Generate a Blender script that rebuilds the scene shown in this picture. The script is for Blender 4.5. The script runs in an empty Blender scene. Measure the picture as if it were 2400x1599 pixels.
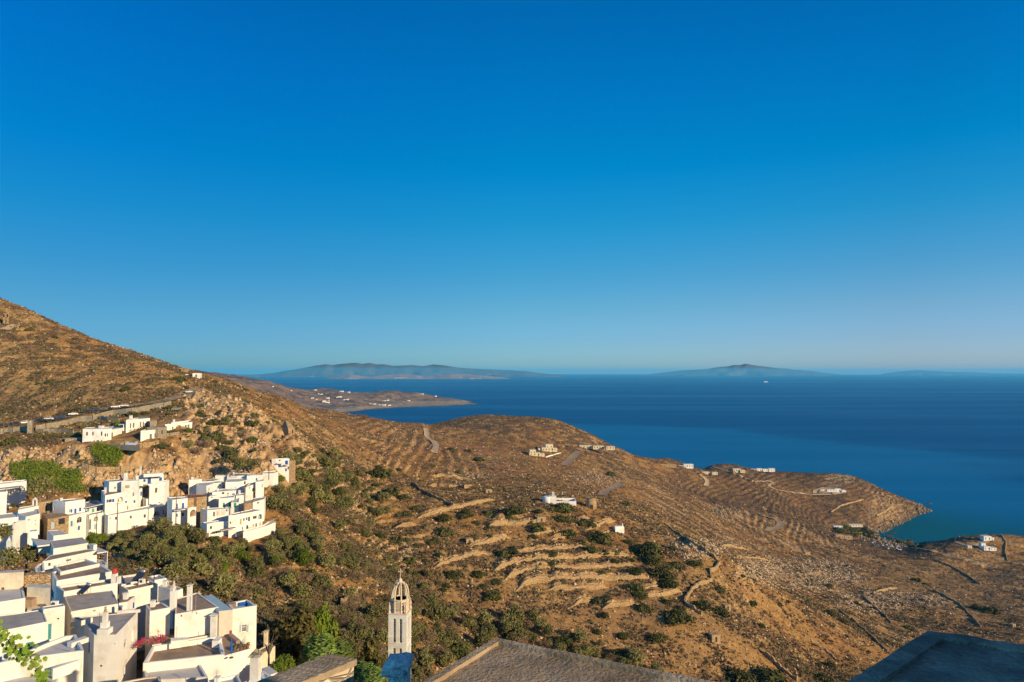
import bpy, bmesh, math, random
import numpy as np
from mathutils import Vector, Matrix
from mathutils.geometry import tessellate_polygon

random.seed(7)
scene = bpy.context.scene
COL = scene.collection
R = math.radians

# ------------------------------------------------------------------ camera: eye at the origin, sea at -SEA
F = 1600.0
SEA = -270.0
P0 = math.atan(0.0439)
CP, SP = math.cos(P0), math.sin(P0)


def ray(u, v):
    """sideways slope a = x/y and downward slope t = -z/y of the sight line through photo point (u, v)."""
    cx, cy = (u - 1200.0) / F, (799.5 - v) / F
    yw = CP - cy * SP
    return cx / yw, -(SP + cy * CP) / yw


def at(u, v, D):
    a, t = ray(u, v)
    return Vector((a * D, D, -t * D))


def uv_of(p):
    x, y, z = p
    yc = y * CP + z * SP
    zc = -y * SP + z * CP
    return 1200 + F * x / yc, 799.5 - F * zc / yc


CROP = {'C1': (0, 660, 3.92), 'C2': (0, 900, 5.8075), 'C3': (0, 1060, 5.8075), 'C4': (0, 1329, 5.8075),
        'C5': (380, 1060, 5.8075), 'C6': (300, 1329, 5.8075), 'C7': (600, 1300, 5.231),
        'D1': (400, 840, 2.904), 'D2': (800, 840, 2.904), 'D3': (1600, 840, 2.904), 'D4': (900, 1140, 3.363),
        'D5': (1500, 1180, 2.6156), 'D7': (1200, 1000, 5.8075), 'D8': (1500, 1060, 2.6156),
        'E1': (60, 1240, 9.8), 'E2': (240, 1320, 9.8), 'E3': (0, 1320, 9.8), 'E4': (0, 1439, 9.8),
        'E5': (300, 1439, 9.8), 'E6': (440, 1439, 9.8), 'E7': (0, 1100, 9.8), 'E8': (440, 1080, 9.8),
        'F1': (180, 940, 7.84), 'F2': (480, 940, 7.84), 'G': (860, 1340, 6.053), 'F4': (2000, 1230, 5.885), '': (0, 0, 1.0)}


def px(crop, x, y):
    ox, oy, s = CROP[crop]
    return ox + x / s, oy + y / s


# ------------------------------------------------------------------ objects
def tag(o, label=None, cat=None, group=None, kind=None):
    if label: o['label'] = label
    if cat: o['category'] = cat
    if group: o['group'] = group
    if kind: o['kind'] = kind
    return o


def link(o, parent=None):
    COL.objects.link(o)
    if parent is not None:
        o.parent = parent
    return o


def empty(name, loc, rz=0.0):
    o = bpy.data.objects.new(name, None)
    o.location = loc
    o.rotation_euler = (0, 0, rz)
    o.empty_display_size = 0.5
    return link(o)


class MB:
    """collects polygons, builds one mesh object."""
    def __init__(s):
        s.v, s.f, s.m = [], [], []

    def poly(s, pts, m=0):
        b = len(s.v)
        s.v += [tuple(p) for p in pts]
        s.f.append(tuple(range(b, b + len(pts))))
        s.m.append(m)

    def mesh(s, vs, fs, m=0):
        b = len(s.v)
        s.v += [tuple(p) for p in vs]
        s.f += [tuple(b + i for i in f) for f in fs]
        s.m += [m] * len(fs)

    def box(s, x0, y0, z0, x1, y1, z1, m=0, M=None):
        vs = [Vector(p) for p in ((x0, y0, z0), (x1, y0, z0), (x1, y1, z0), (x0, y1, z0), (x0, y0, z1), (x1, y0, z1), (x1, y1, z1), (x0, y1, z1))]
        if M is not None: vs = [M @ p for p in vs]
        s.mesh(vs, [(0, 3, 2, 1), (4, 5, 6, 7), (0, 1, 5, 4), (1, 2, 6, 5), (2, 3, 7, 6), (3, 0, 4, 7)], m)

    def prism(s, poly, z0, z1, m=0):
        n = len(poly)
        vs = [(p[0], p[1], z0) for p in poly] + [(p[0], p[1], z1) for p in poly]
        s.mesh(vs, [tuple(range(n))[::-1], tuple(range(n, 2 * n))] + [(i, (i + 1) % n, n + (i + 1) % n, n + i) for i in range(n)], m)

    def tube(s, pts, r, n=6, m=0):
        pts = [Vector(p) for p in pts]
        rs = r if isinstance(r, (list, tuple)) else [r] * len(pts)
        vs, fs = [], []
        for i, p in enumerate(pts):
            d = (pts[min(i + 1, len(pts) - 1)] - pts[max(i - 1, 0)]).normalized()
            q = d.orthogonal().normalized()
            w = d.cross(q)
            for k in range(n):
                a = 2 * math.pi * k / n
                vs.append(p + (q * math.cos(a) + w * math.sin(a)) * rs[i])
        for i in range(len(pts) - 1):
            for k in range(n):
                fs.append((i * n + k, i * n + (k + 1) % n, (i + 1) * n + (k + 1) % n, (i + 1) * n + k))
        fs.append(tuple(range(n))[::-1])
        fs.append(tuple(range((len(pts) - 1) * n, len(pts) * n)))
        s.mesh(vs, fs, m)

    def lathe(s, prof, c=(0, 0, 0), n=12, m=0):
        vs, fs = [], []
        for r, z in prof:
            for k in range(n):
                a = 2 * math.pi * k / n
                vs.append((c[0] + r * math.cos(a), c[1] + r * math.sin(a), c[2] + z))
        for i in range(len(prof) - 1):
            for k in range(n):
                fs.append((i * n + k, i * n + (k + 1) % n, (i + 1) * n + (k + 1) % n, (i + 1) * n + k))
        fs.append(tuple(range(n))[::-1])
        fs.append(tuple(range((len(prof) - 1) * n, len(prof) * n)))
        s.mesh(vs, fs, m)

    def me(s, name, mats, smooth=False):
        me = bpy.data.meshes.new(name)
        me.from_pydata(s.v, [], s.f)
        for m in (mats if isinstance(mats, (list, tuple)) else [mats]):
            me.materials.append(m)
        me.polygons.foreach_set('material_index', s.m)
        if smooth: me.polygons.foreach_set('use_smooth', [True] * len(s.f))
        me.update()
        return me

    def build(s, name, mats, parent=None, smooth=False, loc=None):
        """vertices are in world space when loc is None and the parent is unrotated: they are moved to the parent's origin."""
        off = Vector((0, 0, 0))
        if parent is not None and loc is None:
            q = parent
            while q is not None:
                off += q.location
                q = q.parent
            s.v = [tuple(Vector(p) - off) for p in s.v]
        elif parent is None and loc is None and s.v:
            lo = Vector([min(p[i] for p in s.v) for i in range(3)])
            hi = Vector([max(p[i] for p in s.v) for i in range(3)])
            loc = Vector(((lo.x + hi.x) / 2, (lo.y + hi.y) / 2, lo.z))
            s.v = [tuple(Vector(p) - loc) for p in s.v]
        o = bpy.data.objects.new(name, s.me(name, mats, smooth))
        if loc is not None: o.location = loc
        return link(o, parent)


def np_mesh(name, verts, faces, nper, mat, smooth=False):
    """fast mesh from numpy arrays; faces (n, nper)."""
    me = bpy.data.meshes.new(name)
    nv, nf = len(verts), len(faces)
    me.vertices.add(nv)
    me.vertices.foreach_set('co', np.ascontiguousarray(verts, dtype=np.float32).ravel())
    me.loops.add(nf * nper)
    me.loops.foreach_set('vertex_index', np.ascontiguousarray(faces, dtype=np.int32).ravel())
    me.polygons.add(nf)
    me.polygons.foreach_set('loop_start', np.arange(0, nf * nper, nper, dtype=np.int32))
    try:
        me.polygons.foreach_set('loop_total', np.full(nf, nper, dtype=np.int32))
    except Exception:
        pass
    if smooth: me.polygons.foreach_set('use_smooth', np.ones(nf, dtype=bool))
    if mat is not None: me.materials.append(mat)
    me.update(calc_edges=True)
    me.validate()
    return me


# ------------------------------------------------------------------ noise
def _hash(ix, iy, seed):
    h = (ix.astype(np.int64) * 374761393 + iy.astype(np.int64) * 668265263 + seed * 974711) & 0xFFFFFFFF
    h = ((h ^ (h >> 13)) * 1274126177) & 0xFFFFFFFF
    return ((h ^ (h >> 16)) & 0xFFFF) / 65535.0


def vnoise(x, y, seed=0):
    ix, iy = np.floor(x), np.floor(y)
    fx, fy = x - ix, y - iy
    fx = fx * fx * (3 - 2 * fx)
    fy = fy * fy * (3 - 2 * fy)
    a, b = _hash(ix, iy, seed), _hash(ix + 1, iy, seed)
    c, d = _hash(ix, iy + 1, seed), _hash(ix + 1, iy + 1, seed)
    return (a * (1 - fx) + b * fx) * (1 - fy) + (c * (1 - fx) + d * fx) * fy


def fbm(x, y, seed=0, oct=4, gain=0.5):
    s, amp, tot = 0.0, 1.0, 0.0
    for k in range(oct):
        s = s + amp * vnoise(x * 2 ** k + 17.3 * k, y * 2 ** k - 9.1 * k, seed + k)
        tot += amp
        amp *= gain
    return s / tot


def sstep(e0, e1, x):
    k = np.clip((x - e0) / (e1 - e0), 0, 1)
    return k * k * (3 - 2 * k)


# ------------------------------------------------------------------ materials
def new_mat(name):
    m = bpy.data.materials.new(name)
    m.use_nodes = True
    nt = m.node_tree
    for n in list(nt.nodes): nt.nodes.remove(n)
    out = nt.nodes.new('ShaderNodeOutputMaterial')
    b = nt.nodes.new('ShaderNodeBsdfPrincipled')
    nt.links.new(b.outputs[0], out.inputs['Surface'])
    return m, nt, b


def _node(nt, t, **kw):
    n = nt.nodes.new(t)
    for k, v in kw.items():
        if k in n.inputs: n.inputs[k].default_value = v
        else: setattr(n, k, v)
    return n


def mat_noise(name, c1, c2, scale=1.0, rough=0.85, bump=0.0, bscale=None, detail=6.0, spec=0.2, lo=0.35, hi=0.65, c3=None, s3=0.15, per_obj=0.0):
    """two-tone noise paint/plaster/stone; optional third tone in large blotches."""
    m, nt, b = new_mat(name)
    L = nt.links.new
    tc = _node(nt, 'ShaderNodeTexCoord')
    n1 = _node(nt, 'ShaderNodeTexNoise', Scale=scale, Detail=detail, Roughness=0.6)
    L(tc.outputs['Object'], n1.inputs['Vector'])
    cr = _node(nt, 'ShaderNodeValToRGB')
    cr.color_ramp.elements[0].position = lo
    cr.color_ramp.elements[0].color = (*c1, 1)
    cr.color_ramp.elements[1].position = hi
    cr.color_ramp.elements[1].color = (*c2, 1)
    L(n1.outputs['Fac'], cr.inputs['Fac'])
    col = cr.outputs['Color']
    if c3 is not None:
        n2 = _node(nt, 'ShaderNodeTexNoise', Scale=scale * s3, Detail=5.0, Roughness=0.65)
        L(tc.outputs['Object'], n2.inputs['Vector'])
        r2 = _node(nt, 'ShaderNodeValToRGB')
        r2.color_ramp.elements[0].position = 0.5
        r2.color_ramp.elements[1].position = 0.68
        L(n2.outputs['Fac'], r2.inputs['Fac'])
        mx = _node(nt, 'ShaderNodeMix', data_type='RGBA')
        L(r2.outputs['Color'], mx.inputs['Factor'])
        L(col, mx.inputs['A'])
        mx.inputs['B'].default_value = (*c3, 1)
        col = mx.outputs['Result']
    if per_obj > 0:
        oi = _node(nt, 'ShaderNodeObjectInfo')
        mr = _node(nt, 'ShaderNodeMapRange')
        mr.inputs['To Min'].default_value = 1 - per_obj
        mr.inputs['To Max'].default_value = 1 + per_obj
        L(oi.outputs['Random'], mr.inputs['Value'])
        hs = _node(nt, 'ShaderNodeHueSaturation')
        L(mr.outputs['Result'], hs.inputs['Value'])
        L(col, hs.inputs['Color'])
        col = hs.outputs['Color']
    L(col, b.inputs['Base Color'])
    b.inputs['Roughness'].default_value = rough
    b.inputs['Specular IOR Level'].default_value = spec
    if bump > 0:
        nb = _node(nt, 'ShaderNodeTexNoise', Scale=bscale or scale * 3, Detail=5.0)
        L(tc.outputs['Object'], nb.inputs['Vector'])
        bp = _node(nt, 'ShaderNodeBump', Strength=bump, Distance=0.1)
        L(nb.outputs['Fac'], bp.inputs['Height'])
        L(bp.outputs['Normal'], b.inputs['Normal'])
    return m
# ------------------------------------------------------------------ land: one height field in (sight slope, log distance)
# control points: (u, v, D) seen in the photo, or (u, None, D, z) hidden ones
CTRL = []
def C(D, *uv):
    for u, v in uv: CTRL.append((u, v, D))
def Z(D, z, *us):
    for u in us: CTRL.append((u, (D, z)))

# under and in front of the photographer
Z(6, -11, -300, 400, 1200, 2000, 2700); Z(14, -12, -300, 400, 1200, 2000, 2700)
Z(30, -21, -300, 200, 700, 1200, 1700, 2200, 2700)
Z(60, -38, -300, 0, 300, 600, 900, 1300, 1700, 2200, 2700)
Z(85, -44, -300, 0, 250, 500); Z(100, -48.5, 60, 250, 420, 600); Z(118, -50, 300, 450, 600)
Z(100, -52, 800, 1200, 1700, 2300)
Z(125, -42.5, -300, 0, 80); Z(140, -43.5, 160, 250); Z(135, -48, 340)
Z(190, -55, 100); Z(200, -58, 200); Z(200, -57, 0, -300)
# mid village and cliff behind it
CTRL += [(60, 1262, 236), (180, 1247, 246), (300, 1232, 250), (395, 1228, 250), (60, 1200, 250), (490, 1258, 240), (560, 1265, 238), (640, 1222, 262)]
C(262, (40, 1165), (130, 1155)); Z(262, -56.5, 300, 345, 390); Z(270, -52.5, 330, 380); C(279, (330, 1135), (420, 1140))
C(274, (40, 1115), (150, 1120), (230, 1118)); C(285, (330, 1112), (420, 1115))
C(288, (40, 1062), (150, 1060), (230, 1056)); C(294, (330, 1056), (410, 1068))
C(304, (0, 1043), (-250, 1060)); C(295, (130, 1048), (240, 1047), (290, 1044), (345, 1033)); C(311, (300, 1015), (360, 1018), (420, 1021), (450, 1014), (210, 1026))
C(331, (100, 1003), (240, 994), (340, 985), (430, 978))
CTRL += [(-250, 1010, 335), (0, 992, 340), (100, 985, 346), (200, 967, 354), (300, 950, 362), (400, 925, 378), (470, 908, 400)]
C(372, (0, 962), (150, 945), (300, 925)); C(392, (-250, 960), (0, 930), (200, 900), (380, 895))
C(430, (-250, 880), (0, 840), (150, 850), (300, 868)); C(470, (0, 765), (150, 800), (300, 838), (420, 868)); C(500, (-250, 660))
C(530, (0, 700), (50, 720), (100, 745), (200, 789), (300, 825), (400, 860)); C(520, (450, 877), (480, 878)); C(600, (-250, 560))
Z(640, -40, -250, 0, 200); Z(700, -90, 400, 480); Z(1100, -275, -300, 0, 300, 480); Z(1800, -300, -300, 0, 300)
# central cluster, cliff, ruins
Z(252, -57.5, 440, 500, 560, 610); Z(266, -54.5, 450, 520, 580, 625); Z(278, -51.5, 450, 520, 580, 630); Z(290, -49, 470, 520, 580, 640); C(301, (450, 1098), (510, 1096), (570, 1095)); C(304, (640, 1116)); Z(312, -45, 655)
C(318, (450, 1020), (520, 1030), (590, 1050), (660, 1072)); C(340, (480, 980), (540, 985), (620, 1030), (690, 1042))
C(368, (500, 940), (560, 955), (620, 975)); C(352, (660, 1012), (690, 1008))
C(430, (520, 915), (600, 940), (660, 965)); C(520, (500, 885), (560, 905), (640, 935), (720, 972))
C(700, (600, 917), (680, 942), (740, 968)); C(900, (720, 957), (800, 970), (860, 976))
Z(1100, -120, 600, 700); Z(1150, -150, 800); Z(1500, -280, 560, 700, 860)
# skyline towards the sea
C(1080, (940, 994), (1000, 1000)); C(1280, (1060, 997), (1100, 993), (1160, 998)); C(1260, (1250, 1014), (1330, 1024)); C(1180, (1395, 1047), (1370, 1035))
C(1090, (1510, 1083)); Z(1600, -285, 940, 1000, 1100, 1200); Z(1480, -285, 1300, 1390, 1450)
Z(1230, -268, 1430, 1500); Z(1900, -300, 600, 1000, 1400, 1800, 2300, 2700)
# peninsula
C(1190, (1545, 1080), (1590, 1088)); C(1330, (1680, 1085), (1740, 1096)); C(1400, (1850, 1106), (1920, 1110)); C(1430, (1985, 1112), (2020, 1124))
C(1410, (2070, 1148)); C(1370, (2120, 1168), (2150, 1182)); Z(1318, -268.5, 2165); Z(1270, -268.5, 2110); Z(1200, -269, 2075)
Z(1600, -285, 1540, 1700, 1850, 2000, 2150, 2300); Z(1420, -280, 2160, 2230); Z(1300, -279, 2230); Z(1500, -274, 2100)
C(1260, (1900, 1150), (2000, 1160), (2080, 1180)); C(1130, (1640, 1118), (1720, 1142), (1800, 1160)); C(1170, (1900, 1200), (2000, 1212))
C(1050, (1600, 1140), (1680, 1170), (1780, 1190)); C(1020, (1830, 1208))
Z(1160, -268.5, 2045, 2070); Z(1110, -267, 2010); Z(1080, -268, 2100); C(1010, (1950, 1258)); C(1000, (2040, 1285), (2120, 1295))
Z(1075, -272, 2150); Z(1120, -276, 2170, 2250, 2400, 2700); Z(1200, -280, 2300, 2500)
C(1055, (2250, 1256)); C(1030, (2330, 1254), (2400, 1257)); Z(1030, -262, 2700); C(960, (2230, 1290), (2320, 1300), (2400, 1300))
C(880, (2100, 1325), (2200, 1332), (2330, 1345)); C(740, (2050, 1365), (2200, 1390), (2350, 1400)); C(600, (2100, 1440), (2300, 1470)); C(470, (2250, 1540), (2400, 1560)); Z(470, -205, 2700); Z(800, -240, 2700)
C(900, (1860, 1270)); C(800, (1700, 1240), (1800, 1290), (1930, 1320)); C(680, (1900, 1360)); C(560, (1800, 1360), (1980, 1420))
# plateau between chapel and sea
C(750, (850, 1012), (950, 1030), (1100, 1070), (1250, 1100), (1400, 1130), (1520, 1165)); C(900, (1080, 1040), (1200, 1058), (1290, 1066), (1380, 1085), (1480, 1115)); C(960, (1300, 1046), (1160, 1030))
C(620, (850, 1040), (1000, 1085), (1600, 1230)); C(520, (860, 1075), (980, 1120), (1150, 1140), (1300, 1148), (1420, 1165), (1540, 1200))
# terraced hill
C(398, (1130, 1170), (1300, 1178), (1440, 1206)); C(418, (980, 1150)); C(395, (1500, 1235)); C(366, (1000, 1195), (1140, 1215), (1280, 1235), (1420, 1262)); C(362, (1600, 1295)); C(368, (1690, 1300))
C(334, (960, 1240), (1080, 1270), (1240, 1298), (1400, 1325)); C(304, (1010, 1320), (1120, 1345), (1270, 1372), (1420, 1395)); C(320, (1560, 1380)); C(342, (1680, 1360))
C(283, (1200, 1425), (1330, 1450), (1450, 1465)); C(288, (1560, 1450), (1690, 1480)); C(350, (1780, 1420), (1880, 1480)); C(450, (1760, 1340), (2000, 1470))
C(264, (1600, 1560), (1740, 1590)); C(335, (1950, 1560), (2050, 1570)); Z(200, -108, 1400, 1600, 1800, 2000); Z(140, -84, 1400, 1800, 2200, 2700); Z(300, -150, 2400, 2700)
# ravine and village side
C(268, (1250, 1472)); C(256, (1400, 1530)); C(250, (1540, 1585)); C(284, (1080, 1410)); C(300, (980, 1345)); C(345, (890, 1240)); C(400, (830, 1140)); C(470, (800, 1070))
C(390, (740, 1085)); C(335, (700, 1110)); C(310, (680, 1160), (760, 1200)); C(262, (700, 1240)); C(230, (560, 1300), (680, 1300), (780, 1340)); C(205, (420, 1300), (560, 1350), (720, 1400), (840, 1430))
C(185, (330, 1310), (900, 1490)); C(205, (1020, 1510)); C(170, (520, 1395), (640, 1450), (760, 1490), (900, 1560)); C(185, (1080, 1580)); C(135, (660, 1530), (780, 1580)); C(225, (330, 1262), (440, 1262))
C(165, (380, 1350)); Z(130, -66, 930); Z(130, -76, 1200)

_pa, _pl, _pz = [], [], []
for c in CTRL:
    if isinstance(c[1], tuple):
        u, (D, z) = c
        a = (u - 1200) / F
    else:
        u, v, D = c
        a, t = ray(u, v)
        z = -t * D
    _pa.append(a); _pl.append(math.log(D)); _pz.append(z)
_pa, _pl, _pz = map(np.array, (_pa, _pl, _pz))
_K = 0.035
_n = len(_pa)
_A = np.zeros((_n + 3, _n + 3))
_A[:_n, :_n] = np.sqrt((_pa[:, None] - _pa[None]) ** 2 + (_pl[:, None] - _pl[None]) ** 2 + _K * _K)
_A[:_n, :_n] += np.eye(_n) * -0.004
_A[:_n, _n] = 1; _A[:_n, _n + 1] = _pa; _A[:_n, _n + 2] = _pl
_A[_n:, :_n] = _A[:_n, _n:].T
_w = np.linalg.solve(_A, np.concatenate([_pz, np.zeros(3)]))

U = np.concatenate([np.arange(-260, -40, 12.0), np.arange(-40, 2441, 2.6), np.arange(2452, 2660, 12.0)])
GA = (U - 1200) / F
lns = [math.log(6.0)]
while lns[-1] < math.log(1850):
    D = math.exp(lns[-1])
    lns.append(lns[-1] + (0.03 if D < 90 else 0.005 if D < 180 else 0.0030 if D < 480 else 0.0042))
GL = np.array(lns)
GA2, GL2 = np.meshgrid(GA, GL)          # rows: distance, columns: direction
GD = np.exp(GL2)
GX, GY = GA2 * GD, GD


def _base(a, l):
    out = np.zeros(a.size)
    a, l = a.ravel(), l.ravel()
    for i in range(0, a.size, 40000):
        aa, ll = a[i:i + 40000, None], l[i:i + 40000, None]
        out[i:i + 40000] = np.sqrt((aa - _pa) ** 2 + (ll - _pl) ** 2 + _K * _K) @ _w[:_n] + _w[_n] + _w[_n + 1] * aa[:, 0] + _w[_n + 2] * ll[:, 0]
    return out
# evaluated on a coarser grid, then interpolated
_ca = np.linspace(GA[0], GA[-1], 300); _cl = np.linspace(GL[0], GL[-1], 420)
_CA, _CL = np.meshgrid(_ca, _cl)
_CZ = _base(_CA, _CL).reshape(_CA.shape)


def bil(Zg, ia, il):
    i0 = np.clip(np.floor(ia).astype(int), 0, Zg.shape[1] - 2); j0 = np.clip(np.floor(il).astype(int), 0, Zg.shape[0] - 2)
    fa, fl = np.clip(ia - i0, 0, 1), np.clip(il - j0, 0, 1)
    return (Zg[j0, i0] * (1 - fa) + Zg[j0, i0 + 1] * fa) * (1 - fl) + (Zg[j0 + 1, i0] * (1 - fa) + Zg[j0 + 1, i0 + 1] * fa) * fl
GZ = bil(_CZ, (GA2 - _ca[0]) / (_ca[1] - _ca[0]), (GL2 - _cl[0]) / (_cl[1] - _cl[0]))
GZ0 = GZ.copy()

GU = 1200 + F * GA2                      # approximate photo column, for placing zones
GV = 869.8 - F * GZ / GD
def zone(u0, u1, d0, d1, fu=40, fd=0.08):
    """soft mask over a range of directions and distances."""
    return sstep(u0 - fu, u0 + fu, GU) * (1 - sstep(u1 - fu, u1 + fu, GU)) * sstep(math.log(d0) - fd, math.log(d0) + fd, GL2) * (1 - sstep(math.log(d1) - fd, math.log(d1) + fd, GL2))


def disc(u, v, ru, rv):
    """soft spot around a point of the visible ground."""
    return np.clip(1.4 - 1.4 * np.sqrt(((GU - u) / ru) ** 2 + ((GV - v) / rv) ** 2), 0, 1)


# large undulation and gullies
GZ += (fbm(GX / 60, GY / 60, 3) - 0.5) * 6 * sstep(130, 300, GD) * (0.4 + 0.6 * sstep(400, 900, GD))
GZ += (fbm(GX / 14, GY / 14, 5, 4) - 0.5) * 2.2 * sstep(90, 200, GD)
# rock faces
cliff = np.maximum(zone(-300, 445, 270, 292, 20, 0.02), zone(430, 640, 296, 400, 25, 0.05))
cliff = np.maximum(cliff, 0.8 * zone(620, 720, 340, 365, 20, 0.03))
cliff = np.maximum(cliff, 0.7 * zone(2030, 2180, 1180, 1480, 20, 0.03) * (GZ > -275))
rid = np.abs(fbm(GX / 9, GY / 22, 11, 4) - 0.5) * 2
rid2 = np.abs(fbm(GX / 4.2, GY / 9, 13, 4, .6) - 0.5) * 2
GZ += cliff * ((fbm(GX / 12, GY / 12, 12, 5, 0.62) - 0.5) * 9 - rid * 4.5 + (0.3 - rid2) * 2.6 + (fbm(GX / 2.2, GY / 2.2, 14, 3, .6) - .5) * 1.6)
# terraces built by hand long ago: level steps along the smooth contours
warp = (fbm(GX / 110, GY / 110, 21, 3) - 0.5) * 4 + (fbm(GX / 16, GY / 16, 22, 3) - 0.5) * 0.9
def terrace(step, mask, w=0.10):
    global GZ
    q = (GZ0 + warp) / step
    n = np.floor(q); f = q - n
    GZ = GZ + ((n + sstep(0.5 - w, 0.5 + w, f)) - q) * step * mask * (0.45 + 0.55 * sstep(0.35, 0.5, fbm(GX / 40, GY / 40, 23, 3)))
terrace(2.6, 0.8 * zone(860, 1500, 430, 760, 60, 0.05))
terrace(3.4, 0.8 * np.maximum(zone(1560, 2080, 940, 1400, 60), zone(820, 1080, 700, 1080, 40)), 0.14)
terrace(2.8, 0.6 * zone(1640, 2600, 420, 1000, 60))
terrace(2.4, 0.38 * zone(-300, 500, 380, 620, 30))
terrace(2.0, 0.6 * zone(380, 760, 150, 235, 30))
terrace(1.6, 0.7 * zone(760, 1010, 300, 470, 30, 0.05))

# the walled terraces opposite the village, line by line: (photo line, wall height in metres)
TWALLS = []
def dl(c, *p): return [px(c, *q) for q in p]
TLINES = [(dl('D4', (240, 272), (330, 228), (420, 207), (640, 158), (880, 102)), 1.7), (dl('D4', (830, 282), (960, 276), (1100, 256), (1175, 240)), 1.9),
          (dl('D4', (790, 335), (900, 304), (1050, 302), (1180, 287), (1300, 285)), 2.0), (dl('D4', (1140, 378), (1250, 366), (1385, 346)), 1.9),
          (dl('D4', (640, 500), (760, 462), (900, 422), (1010, 400)), 1.9), (dl('D4', (1260, 434), (1400, 418), (1530, 405)), 1.9), (dl('D4', (960, 572), (1100, 547), (1260, 512), (1400, 502), (1560, 490), (1650, 470)), 2.1),
          (dl('D4', (850, 665), (960, 632), (1080, 607), (1200, 592), (1400, 582), (1600, 567), (1800, 552), (1960, 550)), 2.3), (dl('D4', (930, 745), (1020, 702), (1120, 672), (1250, 657), (1400, 657), (1600, 657), (1800, 642), (1990, 630)), 2.2),
          (dl('D4', (1030, 830), (1080, 782), (1180, 752), (1280, 747), (1500, 742), (1800, 737), (2110, 725)), 2.5), (dl('D4', (1270, 805), (1450, 805), (1600, 812), (1770, 790)), 1.9),
          (dl('D4', (1430, 965), (1540, 912), (1650, 890)), 1.9), (dl('D4', (1690, 955), (1900, 932), (1990, 915)), 1.7), (dl('D4', (1460, 302), (1560, 262), (1650, 240)), 1.6), (dl('D4', (1570, 345), (1700, 302), (1840, 260)), 1.7),
          (dl('D4', (1670, 380), (1790, 345)), 1.6), (dl('D4', (1890, 805), (2040, 812), (2210, 790)), 1.7), (dl('D4', (1990, 865), (2150, 862), (2340, 825)), 1.7), (dl('D2', (560, 868), (700, 878), (850, 884), (950, 872)), 1.9),
          (dl('D2', (600, 800), (720, 806), (900, 828)), 1.8), (dl('D4', (60, 345), (180, 312), (300, 296)), 1.7), (dl('D4', (380, 640), (520, 590), (700, 545), (840, 520)), 1.6), (dl('D2', (140, 930), (260, 912), (380, 905)), 1.7),
          (dl('D2', (200, 985), (330, 960), (420, 965)), 1.6), (dl('D5', (430, 268), (540, 268), (660, 285)), 2.0), (dl('D5', (1380, 555), (1450, 540), (1560, 515)), 1.8), (dl('D5', (600, 330), (720, 345), (860, 385)), 1.6)]
for line, hgt in TLINES:
    us = [p[0] for p in line]
    cols = np.nonzero((U >= us[0]) & (U <= us[-1]))[0]
    vt = np.interp(U[cols], us, [p[1] for p in line]) + (vnoise(U[cols] / 9, U[cols] * 0, 77) - .5) * 2.5
    tt = np.array([ray(u, v)[1] for u, v in zip(U[cols], vt)])
    r0 = int(np.searchsorted(GL, math.log(235)))
    ok = GZ[r0:, cols] >= -tt * GD[r0:, cols]
    j = r0 + np.argmax(ok, axis=0)
    dw = GD[j, cols]
    k = np.ones(9) / 9
    dw = np.convolve(np.pad(dw, 4, 'edge'), k, 'valid')
    tp = sstep(0, 10, np.arange(len(cols))) * sstep(0, 10, np.arange(len(cols))[::-1]) * (0.75 + 0.5 * vnoise(U[cols] / 14, U[cols] * 0, 78))
    d = GD[:, cols] - dw
    before = np.array([np.interp(dw[i] - 1.9, GD[:, c], GZ[:, c]) for i, c in enumerate(cols)])
    GZ[:, cols] += np.where(d >= 0, np.clip(1 - d / 16.0, 0, 1) * hgt * tp, 0)
    TWALLS.append((U[cols], dw, before, hgt * tp))
# ------------------------------------------------------------------ finishing the height field, colouring it, asking it questions
GZ += (fbm(GX / 3.1, GY / 3.1, 31, 3) - 0.5) * 1.0 * sstep(110, 200, GD) * (1 - 0.5 * sstep(900, 1500, GD)) * (1 - .65 * zone(1000, 1760, 262, 400, 40, .04))
rocky = np.maximum.reduce([disc(1900, 1340, 170, 60), disc(1780, 1330, 120, 45), disc(2050, 1400, 160, 40), 0.55 * disc(1100, 1115, 120, 40), disc(1640, 1280, 110, 35),
                           0.5 * disc(1400, 1115, 130, 40), .5 * disc(1960, 1130, 120, 25), 0.45 * disc(1700, 1200, 140, 40), 0.7 * disc(2180, 1400, 120, 30), 0.6 * disc(960, 1300, 70, 60)])
rocky = sstep(0.25, 0.8, rocky * (0.5 + fbm(GX / 25, GY / 25, 41, 4)))
GZ += rocky * (np.abs(fbm(GX / 7, GY / 7, 43, 4) - 0.5)) * 5
GZ = np.maximum(GZ, -276.5)


def _il(x, y):
    a = np.asarray(x) / np.asarray(y); l = np.log(np.asarray(y))
    ia = np.interp(a, GA, np.arange(len(GA)))
    il = np.interp(l, GL, np.arange(len(GL)))
    return ia, il


def ground(x, y):
    """height of the land under (x, y)."""
    ia, il = _il(x, np.maximum(y, 6.01))
    return bil(GZ, ia, il)


def hit(u, v, dmin=90.0):
    """the land point that shows at photo point (u, v)."""
    a, t = ray(u, v)
    D = np.exp(np.linspace(math.log(dmin), math.log(1840), 2600))
    z = ground(a * D, D)
    k = np.nonzero(z >= -t * D)[0]
    if len(k) == 0: return None
    i = k[0]
    if i > 0:
        g0, g1 = z[i - 1] + t * D[i - 1], z[i] + t * D[i]
        w = -g0 / max(g1 - g0, 1e-6)
        d = D[i - 1] + (D[i] - D[i - 1]) * w
    else:
        d = D[i]
    return Vector((a * d, d, float(ground(a * d, d))))


# slope of the finished land
_dz_l = np.gradient(GZ, axis=0) / np.gradient(GD, axis=0)
_dz_a = np.gradient(GZ, axis=1) / np.gradient(GX, axis=1)
slope = np.sqrt(_dz_l ** 2 + _dz_a ** 2)
stone = sstep(0.75, 1.5, slope)

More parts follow.
